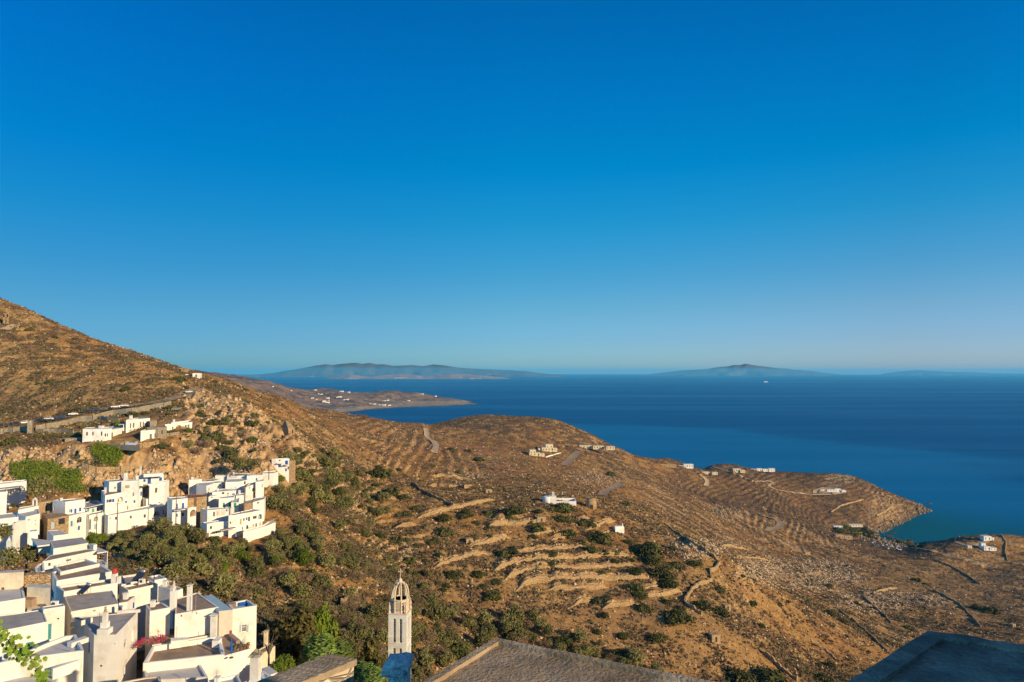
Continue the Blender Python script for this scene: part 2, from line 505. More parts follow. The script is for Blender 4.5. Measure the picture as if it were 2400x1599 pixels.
# colour of the ground itself: dry grass, bare earth, dark heath, pale rock
def lerp(c, d, k):
    return c + (np.array(d) - c) * k[..., None]
n1 = fbm(GX / 45, GY / 45, 51, 5); n2 = fbm(GX / 8, GY / 8, 52, 4); n3 = fbm(GX / 2.6, GY / 2.6, 53, 3); n4 = fbm(GX / 150, GY / 150, 54, 4)
col = np.zeros(GX.shape + (3,)) + np.array([0.345, 0.195, 0.076])
col = lerp(col, [0.42, 0.262, 0.112], sstep(0.45, 0.65, n1))
col = lerp(col, [0.25, 0.130, 0.060], sstep(0.52, 0.68, n2) * 0.7)
farlow = sstep(700, 1050, GD)
heath = np.clip(sstep(0.47, 0.58, 0.55 * n2 + 0.45 * n1) * (0.35 + 0.65 * farlow) + 0.55 * farlow * zone(1560, 2200, 950, 1500, 40), 0, 1)
heath = np.maximum(heath, 0.75 * sstep(0.42, 0.55, n2) * zone(1540, 2700, 420, 900, 60))
heath = np.maximum(heath, 0.8 * sstep(0.40, 0.54, n2) * zone(-300, 470, 440, 700, 60, 0.04))
heath = np.maximum(heath, 0.7 * sstep(0.42, 0.55, n2) * zone(1000, 1600, 900, 1400, 60))
col = lerp(col, [0.135, 0.088, 0.062], np.clip(heath, 0, 1) * 0.85)
ravine = np.maximum.reduce([zone(640, 1010, 120, 330, 60), zone(900, 1560, 120, 236, 60), zone(640, 860, 300, 420, 50)])
col = lerp(col, [0.13, 0.088, 0.050], 0.55 * ravine * sstep(0.35, 0.6, n2))
col = lerp(col, [0.42, 0.27, 0.13], zone(1150, 1760, 250, 345, 60) * 0.45 * (1 - ravine))
field = zone(2020, 2340, 640, 860, 40)
col = lerp(col, [0.33, 0.21, 0.10], field * 0.7)
redsoil = np.maximum(disc(1190, 1100, 60, 22), disc(1060, 1055, 150, 20))
col = lerp(col, [0.33, 0.165, 0.085], 0.7 * sstep(0.2, 0.7, redsoil))
# rock beds striking across the slope
cs = fbm((.76 * GX + .65 * GY) / 5.5, (.65 * GX - .76 * GY) / 60, 59, 4); cs2 = fbm((.76 * GX + .65 * GY) / 13, (.65 * GX - .76 * GY) / 110, 60, 4)
bedz = zone(1480, 2700, 380, 1020, 80) * (1 - field)
col = lerp(col, [0.47, 0.35, 0.21], bedz * sstep(.55, .66, cs) * sstep(.42, .55, cs2) * .85)
col = lerp(col, [0.115, 0.075, 0.048], bedz * sstep(.52, .40, cs) * sstep(.52, .42, cs2) * .75)
hx = zone(1560, 2180, 960, 1500, 30)
col = lerp(col, [0.125, 0.080, 0.055], hx * 0.72 * sstep(.30, .5, n2))
col = lerp(col, [0.43, 0.32, 0.18], hx * sstep(.5, .75, disc(1960, 1116, 70, 16) + .4 * disc(2140, 1185, 60, 22)) * .8)
col = lerp(col, [0.50, 0.355, 0.20], stone * 0.8)
col = lerp(col, [0.54, 0.36, 0.19], cliff * sstep(0.35, 0.8, slope) * 0.85)
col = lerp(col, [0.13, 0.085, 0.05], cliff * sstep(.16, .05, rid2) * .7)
col = lerp(col, [0.30, 0.22, 0.15], cliff * sstep(0.5, 0.66, fbm(GX / 5, GZ / 5, 56, 4)) * 0.7)
col = lerp(col, [0.47, 0.365, 0.245], rocky * sstep(0.40, 0.60, n3) * 0.85)
col = lerp(col, [0.14, 0.10, 0.065], rocky * sstep(0.56, 0.66, fbm(GX / 4, GY / 4, 58, 3)) * 0.8)
col *= (0.78 + 0.44 * n3)[..., None]
col *= (0.84 + 0.32 * n4)[..., None]
spots = sstep(0.60, 0.70, fbm(GX / 1.9, GY / 1.9, 57, 2)) * sstep(0.40, 0.60, n1)
col = lerp(col, [0.105, 0.082, 0.045], spots * 0.7 * (1 - cliff))
col *= np.array([0.90, 0.86, 0.79])
wet = sstep(-264.5, -268.5, GZ)
col = lerp(col, [0.42, 0.33, 0.23], sstep(-256, -266, GZ) * disc(2050, 1240, 40, 10))
col = lerp(col, [0.07, 0.06, 0.05], wet * 0.8)

def land_mat(name, attr, bscale, bdist):
    m, nt, b = new_mat(name)
    L = nt.links.new
    at_ = _node(nt, 'ShaderNodeAttribute', attribute_name=attr)
    tc = _node(nt, 'ShaderNodeTexCoord')
    n = _node(nt, 'ShaderNodeTexNoise', Scale=bscale, Detail=8.0, Roughness=0.7)
    L(tc.outputs['Object'], n.inputs['Vector'])
    mr = _node(nt, 'ShaderNodeMapRange')
    mr.inputs['From Min'].default_value = 0.3; mr.inputs['From Max'].default_value = 0.7
    mr.inputs['To Min'].default_value = 0.62; mr.inputs['To Max'].default_value = 1.38
    L(n.outputs['Fac'], mr.inputs['Value'])
    mul = _node(nt, 'ShaderNodeVectorMath', operation='SCALE')
    L(at_.outputs['Color'], mul.inputs[0]); L(mr.outputs['Result'], mul.inputs['Scale'])
    L(mul.outputs[0], b.inputs['Base Color'])
    b.inputs['Roughness'].default_value = 0.95
    b.inputs['Specular IOR Level'].default_value = 0.05
    bp = _node(nt, 'ShaderNodeBump', Strength=0.9, Distance=bdist)
    L(n.outputs['Fac'], bp.inputs['Height'])
    L(bp.outputs['Normal'], b.inputs['Normal'])
    return m


def grid_obj(name, X, Y, Zv, colr, mat, keep=None):
    nr, nc = X.shape
    idx = np.arange(nr * nc).reshape(nr, nc)
    f = np.stack([idx[:-1, :-1], idx[:-1, 1:], idx[1:, 1:], idx[1:, :-1]], -1).reshape(-1, 4)
    if keep is not None:
        k = (keep[:-1, :-1] | keep[:-1, 1:] | keep[1:, 1:] | keep[1:, :-1]).ravel()
        f = f[k]
        used = np.zeros(nr * nc, bool); used[f.ravel()] = True
        new = np.cumsum(used) - 1
        f = new[f]
    else:
        used = np.ones(nr * nc, bool)
    V = np.stack([X, Y, Zv], -1).reshape(-1, 3)[used]
    me = np_mesh(name, V, f, 4, mat, True)
    ca = me.color_attributes.new('ground_colour', 'FLOAT_COLOR', 'POINT')
    c4 = np.ones((len(V), 4), np.float32); c4[:, :3] = colr.reshape(-1, 3)[used]
    ca.data.foreach_set('color', c4.ravel())
    return link(bpy.data.objects.new(name, me))


M_LAND = land_mat('dry_hillside', 'ground_colour', 0.55, 0.35)
# ---- far headland
HC = [(480, 874, 5200), (545, 880, 5200), (593, 889, 5100), (641, 898, 5000), (693, 910, 5300), (731, 915, 5500), (775, 911, 5600), (813, 920, 5700), (841, 921, 5700), (882, 923.5, 5800),
      (910, 919, 5900), (937, 920, 6000), (985, 922, 6100), (1020, 929, 6100), (1071, 937, 6000), (1105, 943, 5900), (380, 862, 5000), (820, 945, 5050), (900, 940, 5500), (985, 940, 5750), (700, 935, 4900), (560, 905, 4600), (480, 900, 4500)]
HZ = [(700, 4300, -262), (760, 4420, -262), (830, 4560, -268), (800, 4300, -275), (882, 4860, -268), (937, 5080, -268), (985, 5180, -268), (1054, 5330, -268), (1118, 5630, -268.5), (1135, 5700, -275), (560, 3700, -200), (480, 3600, -190), (380, 3600, -150),
      (900, 4600, -282), (1000, 4900, -284), (1100, 5250, -284), (1180, 5800, -284), (1120, 6200, -282), (1000, 6800, -284), (900, 6700, -284), (775, 6700, -284), (650, 6500, -284), (500, 6600, -284), (380, 6800, -284), (1180, 6600, -284)]
_ha = [ray(u, v)[0] for u, v, D in HC] + [(u - 1200) / F for u, D, z in HZ]
_hl = [math.log(D) for u, v, D in HC] + [math.log(D) for u, D, z in HZ]
_hz = [-ray(u, v)[1] * D for u, v, D in HC] + [z for u, D, z in HZ]
def rbf(pa, pl, pz, qa, ql, K=0.02):
    pa, pl, pz = map(np.array, (pa, pl, pz)); n = len(pa)
    A = np.zeros((n + 3, n + 3))
    A[:n, :n] = np.sqrt((pa[:, None] - pa) ** 2 + (pl[:, None] - pl) ** 2 + K * K)
    A[:n, n] = 1; A[:n, n + 1] = pa; A[:n, n + 2] = pl; A[n:, :n] = A[:n, n:].T
    w = np.linalg.solve(A, np.concatenate([pz, [0, 0, 0]]))
    qa_, ql_ = qa.ravel()[:, None], ql.ravel()[:, None]
    return (np.sqrt((qa_ - pa) ** 2 + (ql_ - pl) ** 2 + K * K) @ w[:n] + w[n] + w[n + 1] * qa_[:, 0] + w[n + 2] * ql_[:, 0]).reshape(qa.shape)
HA, HL = np.meshgrid((np.arange(360, 1180, 2.2) - 1200) / F, np.linspace(math.log(3600), math.log(6900), 260))
HZg = rbf(_ha, _hl, _hz, HA, HL)
HD = np.exp(HL); HX = HA * HD
HZg += (fbm(HX / 260, HD / 260, 61, 5) - 0.5) * 34 * sstep(-262, -225, HZg)
HZg += (np.abs(fbm(HX / 60, HD / 60, 63, 4) - 0.5) - 0.1) * 26 * sstep(-274, -255, HZg)
_hs = sstep(0.35, 0.7, np.abs(np.gradient(HZg, axis=0) / np.gradient(HD, axis=0)))
hcol = np.zeros(HX.shape + (3,)) + np.array([0.19, 0.12, 0.08])
hcol = lerp(hcol, [0.26, 0.17, 0.10], sstep(0.45, 0.65, fbm(HX / 170, HD / 170, 64, 5)))
hcol = lerp(hcol, [0.10, 0.072, 0.06], sstep(0.52, 0.66, fbm(HX / 60, HD / 60, 65, 4)))
hcol = lerp(hcol, [0.46, 0.35, 0.24], sstep(-246, -264, HZg) * (0.5 + 0.5 * _hs))
hcol = lerp(hcol, [0.08, 0.07, 0.06], sstep(-265, -269.5, HZg))
M_FAR = land_mat('heath_headland', 'ground_colour', 0.02, 6.0)
head = grid_obj('headland', HX, HD, HZg, hcol, M_FAR, HZg > -284)
tag(head, 'low grey brown headland reaching into the sea', kind='structure')


def head_hit(u, v):
    a, t = ray(u, v)
    l = np.linspace(math.log(3600), math.log(6900), 1600); D = np.exp(l)
    ia = np.interp(a, HA[0], np.arange(HA.shape[1])); il = np.interp(l, HL[:, 0], np.arange(HL.shape[0]))
    z = bil(HZg, np.full_like(il, ia), il)
    k = np.nonzero(z >= -t * D)[0]
    i = k[0] if len(k) else int(np.argmin(np.abs(z + t * D)))
    return Vector((a * D[i], D[i], float(z[i])))


# ---- islands far off
def island(name, label, D, base_v, prof, seed, thick, colr):
    us = np.arange(prof[0][0], prof[-1][0] + 0.1, 1.5)
    vs = np.interp(us, [p[0] for p in prof], [p[1] for p in prof])
    zt = np.array([-ray(u, v)[1] * D for u, v in zip(us, vs)])
    zb = SEA - 20
    rows = []
    prof_k = [(-1.0, 0.0), (-0.8, .12), (-0.6, 0.3), (-0.42, .48), (-0.25, 0.70), (-0.1, .9), (0.0, 1.0), (0.3, .6), (1.0, 0.0)]
    aa = (us - 1200) / F
    for kd, kh in prof_k:
        d = D + thick * kd * (0.7 + 0.6 * vnoise(us / 23, us * 0 + kd * 5, seed))
        jag = 1 - (0.5 - np.abs(kh - .5)) * 0.4 * np.abs(fbm(us / 21 + kd * 1.7, us * 0 + kd * 2, seed + 3, 4) - 0.5) * 2
        rows.append(np.stack([aa * d, d, zb + (zt - zb) * kh * jag], -1))
    V = np.array(rows)
    cc = np.zeros(V.shape) + np.array(colr)
    cc *= (0.6 + 0.8 * fbm(V[..., 0] / (D * .012), V[..., 2] / (D * .004), seed + 9, 4))[..., None]
    o = grid_obj(name, V[..., 0], V[..., 1], V[..., 2], cc, M_FAR)
    return tag(o, label, kind='structure')


island('mountain_island', 'hazy blue mountain island on the horizon behind a low island', 33000, 882,
       [(560, 882), (600, 879), (641, 874.5), (670, 869), (693, 866), (720, 861), (744, 856.5), (765, 854), (780, 856), (800, 853), (834, 850.5), (850, 853), (868, 851), (882, 854.5), (900, 854), (923, 858), (945, 857), (965, 856), (992, 858.5), (1016, 854.5), (1035, 856), (1047, 857.5), (1075, 862), (1123, 865), (1162, 866.5), (1192, 868), (1230, 870), (1270, 875), (1330, 881)], 71, 3500, (0.11, 0.11, 0.11))
island('low_island', 'low brown island in front of the hazy mountain island', 24000, 888,
       [(760, 889), (775, 884), (796, 881), (820, 877), (835, 879), (848, 881.5), (868, 883), (885, 880.5), (903, 878.5), (920, 878), (937, 876.5), (965, 878), (980, 880), (992, 882.5), (1005, 881), (1016, 881), (1030, 878), (1054, 875.5), (1082, 876), (1095, 877), (1109, 879), (1140, 881.5), (1170, 883), (1200, 888)], 81, 1300, (0.30, 0.19, 0.13))
island('peaked_island', 'hazy blue island with a central peak on the horizon', 42000, 880,
       [(1500, 881), (1530, 876), (1560, 873), (1600, 868), (1630, 867), (1658, 865), (1675, 862), (1689, 860), (1705, 859), (1720, 855.5), (1735, 856), (1748, 852.5), (1765, 856), (1779, 858), (1800, 860.5), (1820, 863), (1845, 864.5), (1862, 867), (1885, 868.5), (1903, 870), (1930, 874), (1970, 878), (2000, 881)], 91, 3600, (0.11, 0.11, 0.11))
island('flat_island', 'very faint flat island on the horizon above the right coast', 46000, 880,
       [(2045, 881), (2075, 875), (2095, 872), (2110, 870.5), (2135, 868.5), (2151, 867.5), (2170, 869), (2185, 869), (2220, 872), (2270, 872), (2323, 875), (2380, 876), (2480, 875), (2600, 879)], 101, 3600, (0.11, 0.11, 0.11))
# ------------------------------------------------------------------ sea, air, sky, sun, camera
def make_sea():
    m, nt, b = new_mat('deep_blue_sea')
    L = nt.links.new
    tc = _node(nt, 'ShaderNodeTexCoord')
    # wind lanes and calm slicks: only the roughness and the wave height change
    mp = _node(nt, 'ShaderNodeMapping'); mp.inputs['Scale'].default_value = (0.00016, 0.0011, 1); mp.inputs['Rotation'].default_value = (0, 0, R(-12))
    L(tc.outputs['Object'], mp.inputs['Vector'])
    n1 = _node(nt, 'ShaderNodeTexNoise', Scale=1.6, Detail=6.0, Roughness=0.55, Distortion=0.6)
    L(mp.outputs[0], n1.inputs['Vector'])
    r1 = _node(nt, 'ShaderNodeValToRGB')
    r1.color_ramp.elements[0].position = 0.42; r1.color_ramp.elements[1].position = 0.66
    L(n1.outputs['Fac'], r1.inputs['Fac'])
    # depth colour: shallow water by the cove is greener
    sx = _node(nt, 'ShaderNodeVectorMath', operation='DISTANCE'); sx.inputs[1].default_value = (640, 1150, 0)
    L(tc.outputs['Object'], sx.inputs[0])
    mr = _node(nt, 'ShaderNodeMapRange', interpolation_type='SMOOTHSTEP'); mr.inputs['From Min'].default_value = 60; mr.inputs['From Max'].default_value = 420
    L(sx.outputs['Value'], mr.inputs['Value'])
    cx = _node(nt, 'ShaderNodeMix', data_type='RGBA')
    cx.inputs['A'].default_value = (0.002, 0.105, 0.15, 1)
    # calm water in the lee: its brighter sheen is put into the base colour
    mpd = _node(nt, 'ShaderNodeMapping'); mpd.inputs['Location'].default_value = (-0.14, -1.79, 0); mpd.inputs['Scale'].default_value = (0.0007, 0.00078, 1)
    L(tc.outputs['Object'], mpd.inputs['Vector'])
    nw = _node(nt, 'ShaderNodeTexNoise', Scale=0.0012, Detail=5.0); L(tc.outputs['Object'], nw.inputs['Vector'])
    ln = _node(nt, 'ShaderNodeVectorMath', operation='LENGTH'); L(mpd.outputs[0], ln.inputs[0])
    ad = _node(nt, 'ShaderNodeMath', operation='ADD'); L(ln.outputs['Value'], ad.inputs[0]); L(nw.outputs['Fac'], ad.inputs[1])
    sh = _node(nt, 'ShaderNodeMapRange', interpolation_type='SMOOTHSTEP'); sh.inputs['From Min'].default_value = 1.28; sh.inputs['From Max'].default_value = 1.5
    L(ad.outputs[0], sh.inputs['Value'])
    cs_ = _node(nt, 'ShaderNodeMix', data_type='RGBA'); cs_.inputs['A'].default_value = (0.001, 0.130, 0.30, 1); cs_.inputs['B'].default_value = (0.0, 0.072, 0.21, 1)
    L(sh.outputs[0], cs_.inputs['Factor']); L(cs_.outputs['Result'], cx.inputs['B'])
    L(mr.outputs[0], cx.inputs['Factor'])
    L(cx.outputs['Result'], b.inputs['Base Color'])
    rr = _node(nt, 'ShaderNodeMapRange'); rr.inputs['To Min'].default_value = 0.5; rr.inputs['To Max'].default_value = 0.34
    L(r1.outputs['Color'], rr.inputs['Value']); L(rr.outputs[0], b.inputs['Roughness'])
    b.inputs['IOR'].default_value = 1.33
    b.inputs['Specular IOR Level'].default_value = 0.08
    w1 = _node(nt, 'ShaderNodeTexNoise', Scale=0.11, Detail=5.0, Roughness=0.6, Distortion=0.4)
    mp2 = _node(nt, 'ShaderNodeMapping'); mp2.inputs['Scale'].default_value = (0.6, 1.5, 1); mp2.inputs['Rotation'].default_value = (0, 0, R(14))
    L(tc.outputs['Object'], mp2.inputs['Vector']); L(mp2.outputs[0], w1.inputs['Vector'])
    bs = _node(nt, 'ShaderNodeMapRange'); bs.inputs['To Min'].default_value = 0.6; bs.inputs['To Max'].default_value = 0.35
    L(r1.outputs['Color'], bs.inputs['Value'])
    bp = _node(nt, 'ShaderNodeBump', Distance=1.6)
    L(bs.outputs[0], bp.inputs['Strength']); L(w1.outputs['Fac'], bp.inputs['Height'])
    L(bp.outputs['Normal'], b.inputs['Normal'])
    n = 160
    rad = [0, 900, 2500, 8000, 25000, 59000]
    V = [(0, 0, 0)]; Fc = []
    for r in rad[1:]:
        V += [(r * math.cos(2 * math.pi * k / n), r * math.sin(2 * math.pi * k / n), 0) for k in range(n)]
    for k in range(n): Fc.append((0, 1 + k, 1 + (k + 1) % n))
    for j in range(len(rad) - 2):
        a, c = 1 + j * n, 1 + (j + 1) * n
        for k in range(n): Fc.append((a + k, c + k, c + (k + 1) % n, a + (k + 1) % n))
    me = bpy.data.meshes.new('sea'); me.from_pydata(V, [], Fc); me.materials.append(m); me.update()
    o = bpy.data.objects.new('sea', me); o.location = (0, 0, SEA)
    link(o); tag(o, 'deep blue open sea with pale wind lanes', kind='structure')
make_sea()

HAZE_DENSITY = 2.3e-5
def make_haze():
    m = bpy.data.materials.new('sea_haze'); m.use_nodes = True
    nt = m.node_tree
    for n in list(nt.nodes): nt.nodes.remove(n)
    out = nt.nodes.new('ShaderNodeOutputMaterial')
    v = nt.nodes.new('ShaderNodeVolumePrincipled')
    v.inputs['Color'].default_value = (0.15, 0.66, 1.0, 1)
    v.inputs['Density'].default_value = HAZE_DENSITY
    v.inputs['Anisotropy'].default_value = 0.0
    nt.links.new(v.outputs[0], out.inputs['Volume'])
    b = MB(); b.box(-60500, -60500, -278, 60500, 60500, 118)
    o = b.build('haze', m)
    tag(o, 'thin blue sea haze over the whole view', kind='stuff')
make_haze()

SUN_EL, SUN_AZ = 17.0, -37.0        # azimuth measured from +x towards +y
def make_light():
    w = bpy.data.worlds.new('World'); scene.world = w; w.use_nodes = True
    nt = w.node_tree
    for n in list(nt.nodes): nt.nodes.remove(n)
    L = nt.links.new
    out = nt.nodes.new('ShaderNodeOutputWorld'); bg = nt.nodes.new('ShaderNodeBackground')
    sky = nt.nodes.new('ShaderNodeTexSky'); sky.sky_type = 'NISHITA'
    sky.sun_disc = False; sky.sun_elevation = R(SUN_EL); sky.sun_rotation = R(SUN_AZ - 90)
    sky.altitude = 300; sky.air_density = 1.0; sky.dust_density = 0.6; sky.ozone_density = 2.5
    hs = nt.nodes.new('ShaderNodeHueSaturation'); hs.inputs['Saturation'].default_value = SKY_SAT
    L(sky.outputs[0], hs.inputs['Color'])
    # deeper blue overhead, as the filtered photograph has it
    tc = nt.nodes.new('ShaderNodeTexCoord'); sp = nt.nodes.new('ShaderNodeSeparateXYZ')
    L(tc.outputs['Generated'], sp.inputs[0])
    cr = nt.nodes.new('ShaderNodeValToRGB')
    for i, (p, c) in enumerate(SKY_RAMP):
        e = cr.color_ramp.elements[i] if i < 2 else cr.color_ramp.elements.new(p)
        e.position = p; e.color = (*c, 1)
    L(sp.outputs['Z'], cr.inputs['Fac'])
    mx = nt.nodes.new('ShaderNodeMix'); mx.data_type = 'RGBA'; mx.blend_type = 'MULTIPLY'; mx.inputs['Factor'].default_value = 1
    L(hs.outputs[0], mx.inputs['A']); L(cr.outputs['Color'], mx.inputs['B'])
    cr2 = nt.nodes.new('ShaderNodeValToRGB'); mr = nt.nodes.new('ShaderNodeMapRange'); mr.inputs['From Min'].default_value = -1; mr.inputs['From Max'].default_value = 1
    L(sp.outputs['X'], mr.inputs['Value']); L(mr.outputs[0], cr2.inputs['Fac'])
    cr2.color_ramp.elements[0].position = 0.25; cr2.color_ramp.elements[0].color = (.85, 1.1, 1.24, 1)
    cr2.color_ramp.elements[1].position = 0.75; cr2.color_ramp.elements[1].color = (1.0, .72, .72, 1)
    e = cr2.color_ramp.elements.new(0.5); e.color = (1, 1, 1, 1)
    mx2 = nt.nodes.new('ShaderNodeMix'); mx2.data_type = 'RGBA'; mx2.blend_type = 'MULTIPLY'; mx2.inputs['Factor'].default_value = 1
    L(mx.outputs['Result'], mx2.inputs['A']); L(cr2.outputs['Color'], mx2.inputs['B'])
    L(mx2.outputs['Result'], bg.inputs['Color'])
    bg.inputs['Strength'].default_value = 0.1
    L(bg.outputs[0], out.inputs[0])
    sd = bpy.data.lights.new('sun', 'SUN'); sd.energy = 4.4; sd.angle = R(0.53); sd.color = (1.0, 0.79, 0.50)
    so = bpy.data.objects.new('sun', sd); link(so)
    d = Vector((math.cos(R(SUN_EL)) * math.cos(R(SUN_AZ)), math.cos(R(SUN_EL)) * math.sin(R(SUN_AZ)), math.sin(R(SUN_EL))))
    so.rotation_euler = d.to_track_quat('Z', 'Y').to_euler(); so.location = d * 60
SKY_SAT = 1.0
SKY_RAMP = [(0.0, (0.40, 0.72, 1.16)), (0.0435, (0.308, 0.593, 0.966)), (0.0872, (0.256, 0.572, 0.812)), (0.1366, (0.164, 0.58, 0.803)), (0.2122, (0.046, 0.637, 0.888)), (0.2846, (0.0, 0.659, 1.0)), (0.3916, (0.0, 0.638, 1.116)), (0.4805, (0.0, 0.61, 1.109)), (0.6, (0.40, 0.66, 1.0)), (1.0, (0.85, 0.78, 0.92))]
make_light()

cd = bpy.data.cameras.new('camera'); cd.sensor_width = 36; cd.lens = 36 * F / 2400; cd.clip_start = 0.3; cd.clip_end = 130000
cam = bpy.data.objects.new('camera', cd); link(cam); cam.location = (0, 0, 0); cam.rotation_euler = (R(90) + P0, 0, 0)
scene.camera = cam
scene.view_settings.view_transform = 'Standard'; scene.view_settings.look = 'None'
scene.view_settings.exposure = 0.55; scene.view_settings.gamma = 1.0
scene.cycles.max_bounces = 6; scene.cycles.diffuse_bounces = 3; scene.cycles.glossy_bounces = 2; scene.cycles.volume_bounces = 1
scene.cycles.transparent_max_bounces = 6
scene.cycles.use_adaptive_sampling = True
# ------------------------------------------------------------------ paints and stones
WHITE = mat_noise('whitewash', (0.72, 0.69, 0.63), (0.66, 0.62, 0.55), 0.5, 0.85, 0.25, 2.0, c3=(0.53, 0.48, 0.41), s3=0.7)
WHITE2 = mat_noise('fresh_whitewash', (0.76, 0.74, 0.69), (0.70, 0.67, 0.61), 0.4, 0.8, 0.2, 2.0, c3=(0.60, 0.56, 0.50), s3=0.8)
CREAM = mat_noise('old_limewash', (0.72, 0.62, 0.46), (0.62, 0.50, 0.34), 1.2, 0.9, 0.3, 5.0, c3=(0.50, 0.42, 0.30), s3=0.4)
GREYROOF = mat_noise('grey_screed', (0.42, 0.38, 0.34), (0.33, 0.30, 0.275), 0.8, 0.9, 0.15, 6.0, c3=(0.26, 0.23, 0.21), s3=0.3)
TANROOF = mat_noise('weathered_screed', (0.36, 0.26, 0.18), (0.25, 0.18, 0.13), 0.9, 0.9, 0.2, 6.0, c3=(0.20, 0.15, 0.11), s3=0.3)
PALEROOF = mat_noise('pale_screed', (0.55, 0.52, 0.48), (0.44, 0.42, 0.39), 0.7, 0.9, 0.1, 6.0)
BLUEROOF = mat_noise('pale_blue_sheet', (0.36, 0.50, 0.55), (0.30, 0.43, 0.48), 0.5, 0.6)
REDROOF = mat_noise('terracotta_roof', (0.33, 0.11, 0.06), (0.24, 0.09, 0.05), 1.2, 0.9)
GREENROOF = mat_noise('lichen_stone_roof', (0.30, 0.27, 0.16), (0.22, 0.20, 0.12), 1.2, 0.9)


def masonry(name, c1, c2, mort, scale=1.0):
    m, nt, b = new_mat(name)
    L = nt.links.new
    tc = _node(nt, 'ShaderNodeTexCoord')
    mp = _node(nt, 'ShaderNodeMapping'); mp.inputs['Scale'].default_value = (scale, scale, scale * 2.2)
    L(tc.outputs['Object'], mp.inputs['Vector'])
    v = _node(nt, 'ShaderNodeTexVoronoi', Scale=1.6); v.feature = 'F1'
    ve = _node(nt, 'ShaderNodeTexVoronoi', Scale=1.6); ve.feature = 'DISTANCE_TO_EDGE'
    L(mp.outputs[0], v.inputs['Vector']); L(mp.outputs[0], ve.inputs['Vector'])
    cr = _node(nt, 'ShaderNodeValToRGB')
    cr.color_ramp.elements[0].color = (*c1, 1); cr.color_ramp.elements[1].color = (*c2, 1)
    sp = _node(nt, 'ShaderNodeSeparateColor'); L(v.outputs['Color'], sp.inputs[0]); L(sp.outputs[0], cr.inputs['Fac'])
    er = _node(nt, 'ShaderNodeMapRange'); er.inputs['From Min'].default_value = 0.01; er.inputs['From Max'].default_value = 0.09
    L(ve.outputs['Distance'], er.inputs['Value'])
    mx = _node(nt, 'ShaderNodeMix', data_type='RGBA'); L(er.outputs[0], mx.inputs['Factor'])
    mx.inputs['A'].default_value = (*mort, 1); L(cr.outputs['Color'], mx.inputs['B'])
    L(mx.outputs['Result'], b.inputs['Base Color'])
    b.inputs['Roughness'].default_value = 0.95; b.inputs['Specular IOR Level'].default_value = 0.1
    bp = _node(nt, 'ShaderNodeBump', Strength=0.8, Distance=0.12); L(er.outputs[0], bp.inputs['Height']); L(bp.outputs['Normal'], b.inputs['Normal'])
    return m


STONE = masonry('ochre_rubble_stone', (0.34, 0.22, 0.11), (0.52, 0.37, 0.21), (0.20, 0.14, 0.08), 0.9)
DRYSTONE = masonry('dry_stone', (0.36, 0.24, 0.12), (0.54, 0.38, 0.20), (0.12, 0.08, 0.045), 0.8)
GREYSTONE = masonry('grey_field_stone', (0.27, 0.235, 0.17), (0.38, 0.32, 0.24), (0.17, 0.14, 0.10), 0.7)


def paint(name, c, rough=0.5):
    return mat_noise(name, c, tuple(k * 0.82 for k in c), 1.5, rough, 0, lo=0.3, hi=0.7)


PAINT = {'blue': paint('blue_paint', (0.015, 0.10, 0.40)), 'teal': paint('teal_paint', (0.06, 0.28, 0.34)), 'green': paint('green_paint', (0.03, 0.33, 0.09)), 'sea': paint('sea_green_paint', (0.10, 0.38, 0.33)),
         'dark': paint('dark_brown_wood', (0.05, 0.038, 0.03)), 'grey': paint('grey_wood', (0.16, 0.15, 0.15)), 'orange': paint('varnished_wood', (0.33, 0.13, 0.035)), 'ochre': paint('ochre_paint', (0.48, 0.36, 0.16)),
         'pale': paint('pale_blue_paint', (0.38, 0.50, 0.55)), 'white': WHITE2, 'cream': paint('cream_panel', (0.66, 0.56, 0.44)), 'brown': paint('brown_paint', (0.16, 0.085, 0.05)), 'red': paint('red_paint', (0.42, 0.055, 0.04))}
GLASS, _nt, _b = new_mat('window_glass')
_b.inputs['Base Color'].default_value = (0.035, 0.04, 0.045, 1); _b.inputs['Roughness'].default_value = 0.12; _b.inputs['Specular IOR Level'].default_value = 0.5
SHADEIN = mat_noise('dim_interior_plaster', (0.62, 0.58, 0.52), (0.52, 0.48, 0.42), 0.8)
METAL, _nt, _b = new_mat('galvanised_metal')
_b.inputs['Base Color'].default_value = (0.55, 0.55, 0.54, 1); _b.inputs['Metallic'].default_value = 0.8; _b.inputs['Roughness'].default_value = 0.35
DARKMETAL = mat_noise('dark_iron', (0.05, 0.05, 0.05), (0.08, 0.075, 0.07), 3.0, 0.5)
POLEWOOD = mat_noise('weathered_pole', (0.13, 0.09, 0.06), (0.20, 0.15, 0.11), 2.0, 0.9)


# ------------------------------------------------------------------ flat roofed houses from their roof outlines
def on_z(crop, x, y, z):
    u, v = px(crop, x, y)
    a, t = ray(u, v)
    D = -z / t
    return Vector((a * D, D, z))


def area2(p):
    return sum(p[i].x * p[(i + 1) % len(p)].y - p[(i + 1) % len(p)].x * p[i].y for i in range(len(p)))


def inset(poly, d):
    n = len(poly); out = []
    for i in range(n):
        p0, p1, p2 = poly[i - 1], poly[i], poly[(i + 1) % n]
        d1 = Vector((p1.x - p0.x, p1.y - p0.y)).normalized(); d2 = Vector((p2.x - p1.x, p2.y - p1.y)).normalized()
        n1, n2 = Vector((-d1.y, d1.x)), Vector((-d2.y, d2.x))
        b = n1 + n2
        k = b.dot(b)
        b = b * (2 / k) if k > 0.25 else n1
        off = b * d
        out.append(Vector((p1.x + off.x, p1.y + off.y, p1.z)))
    return out


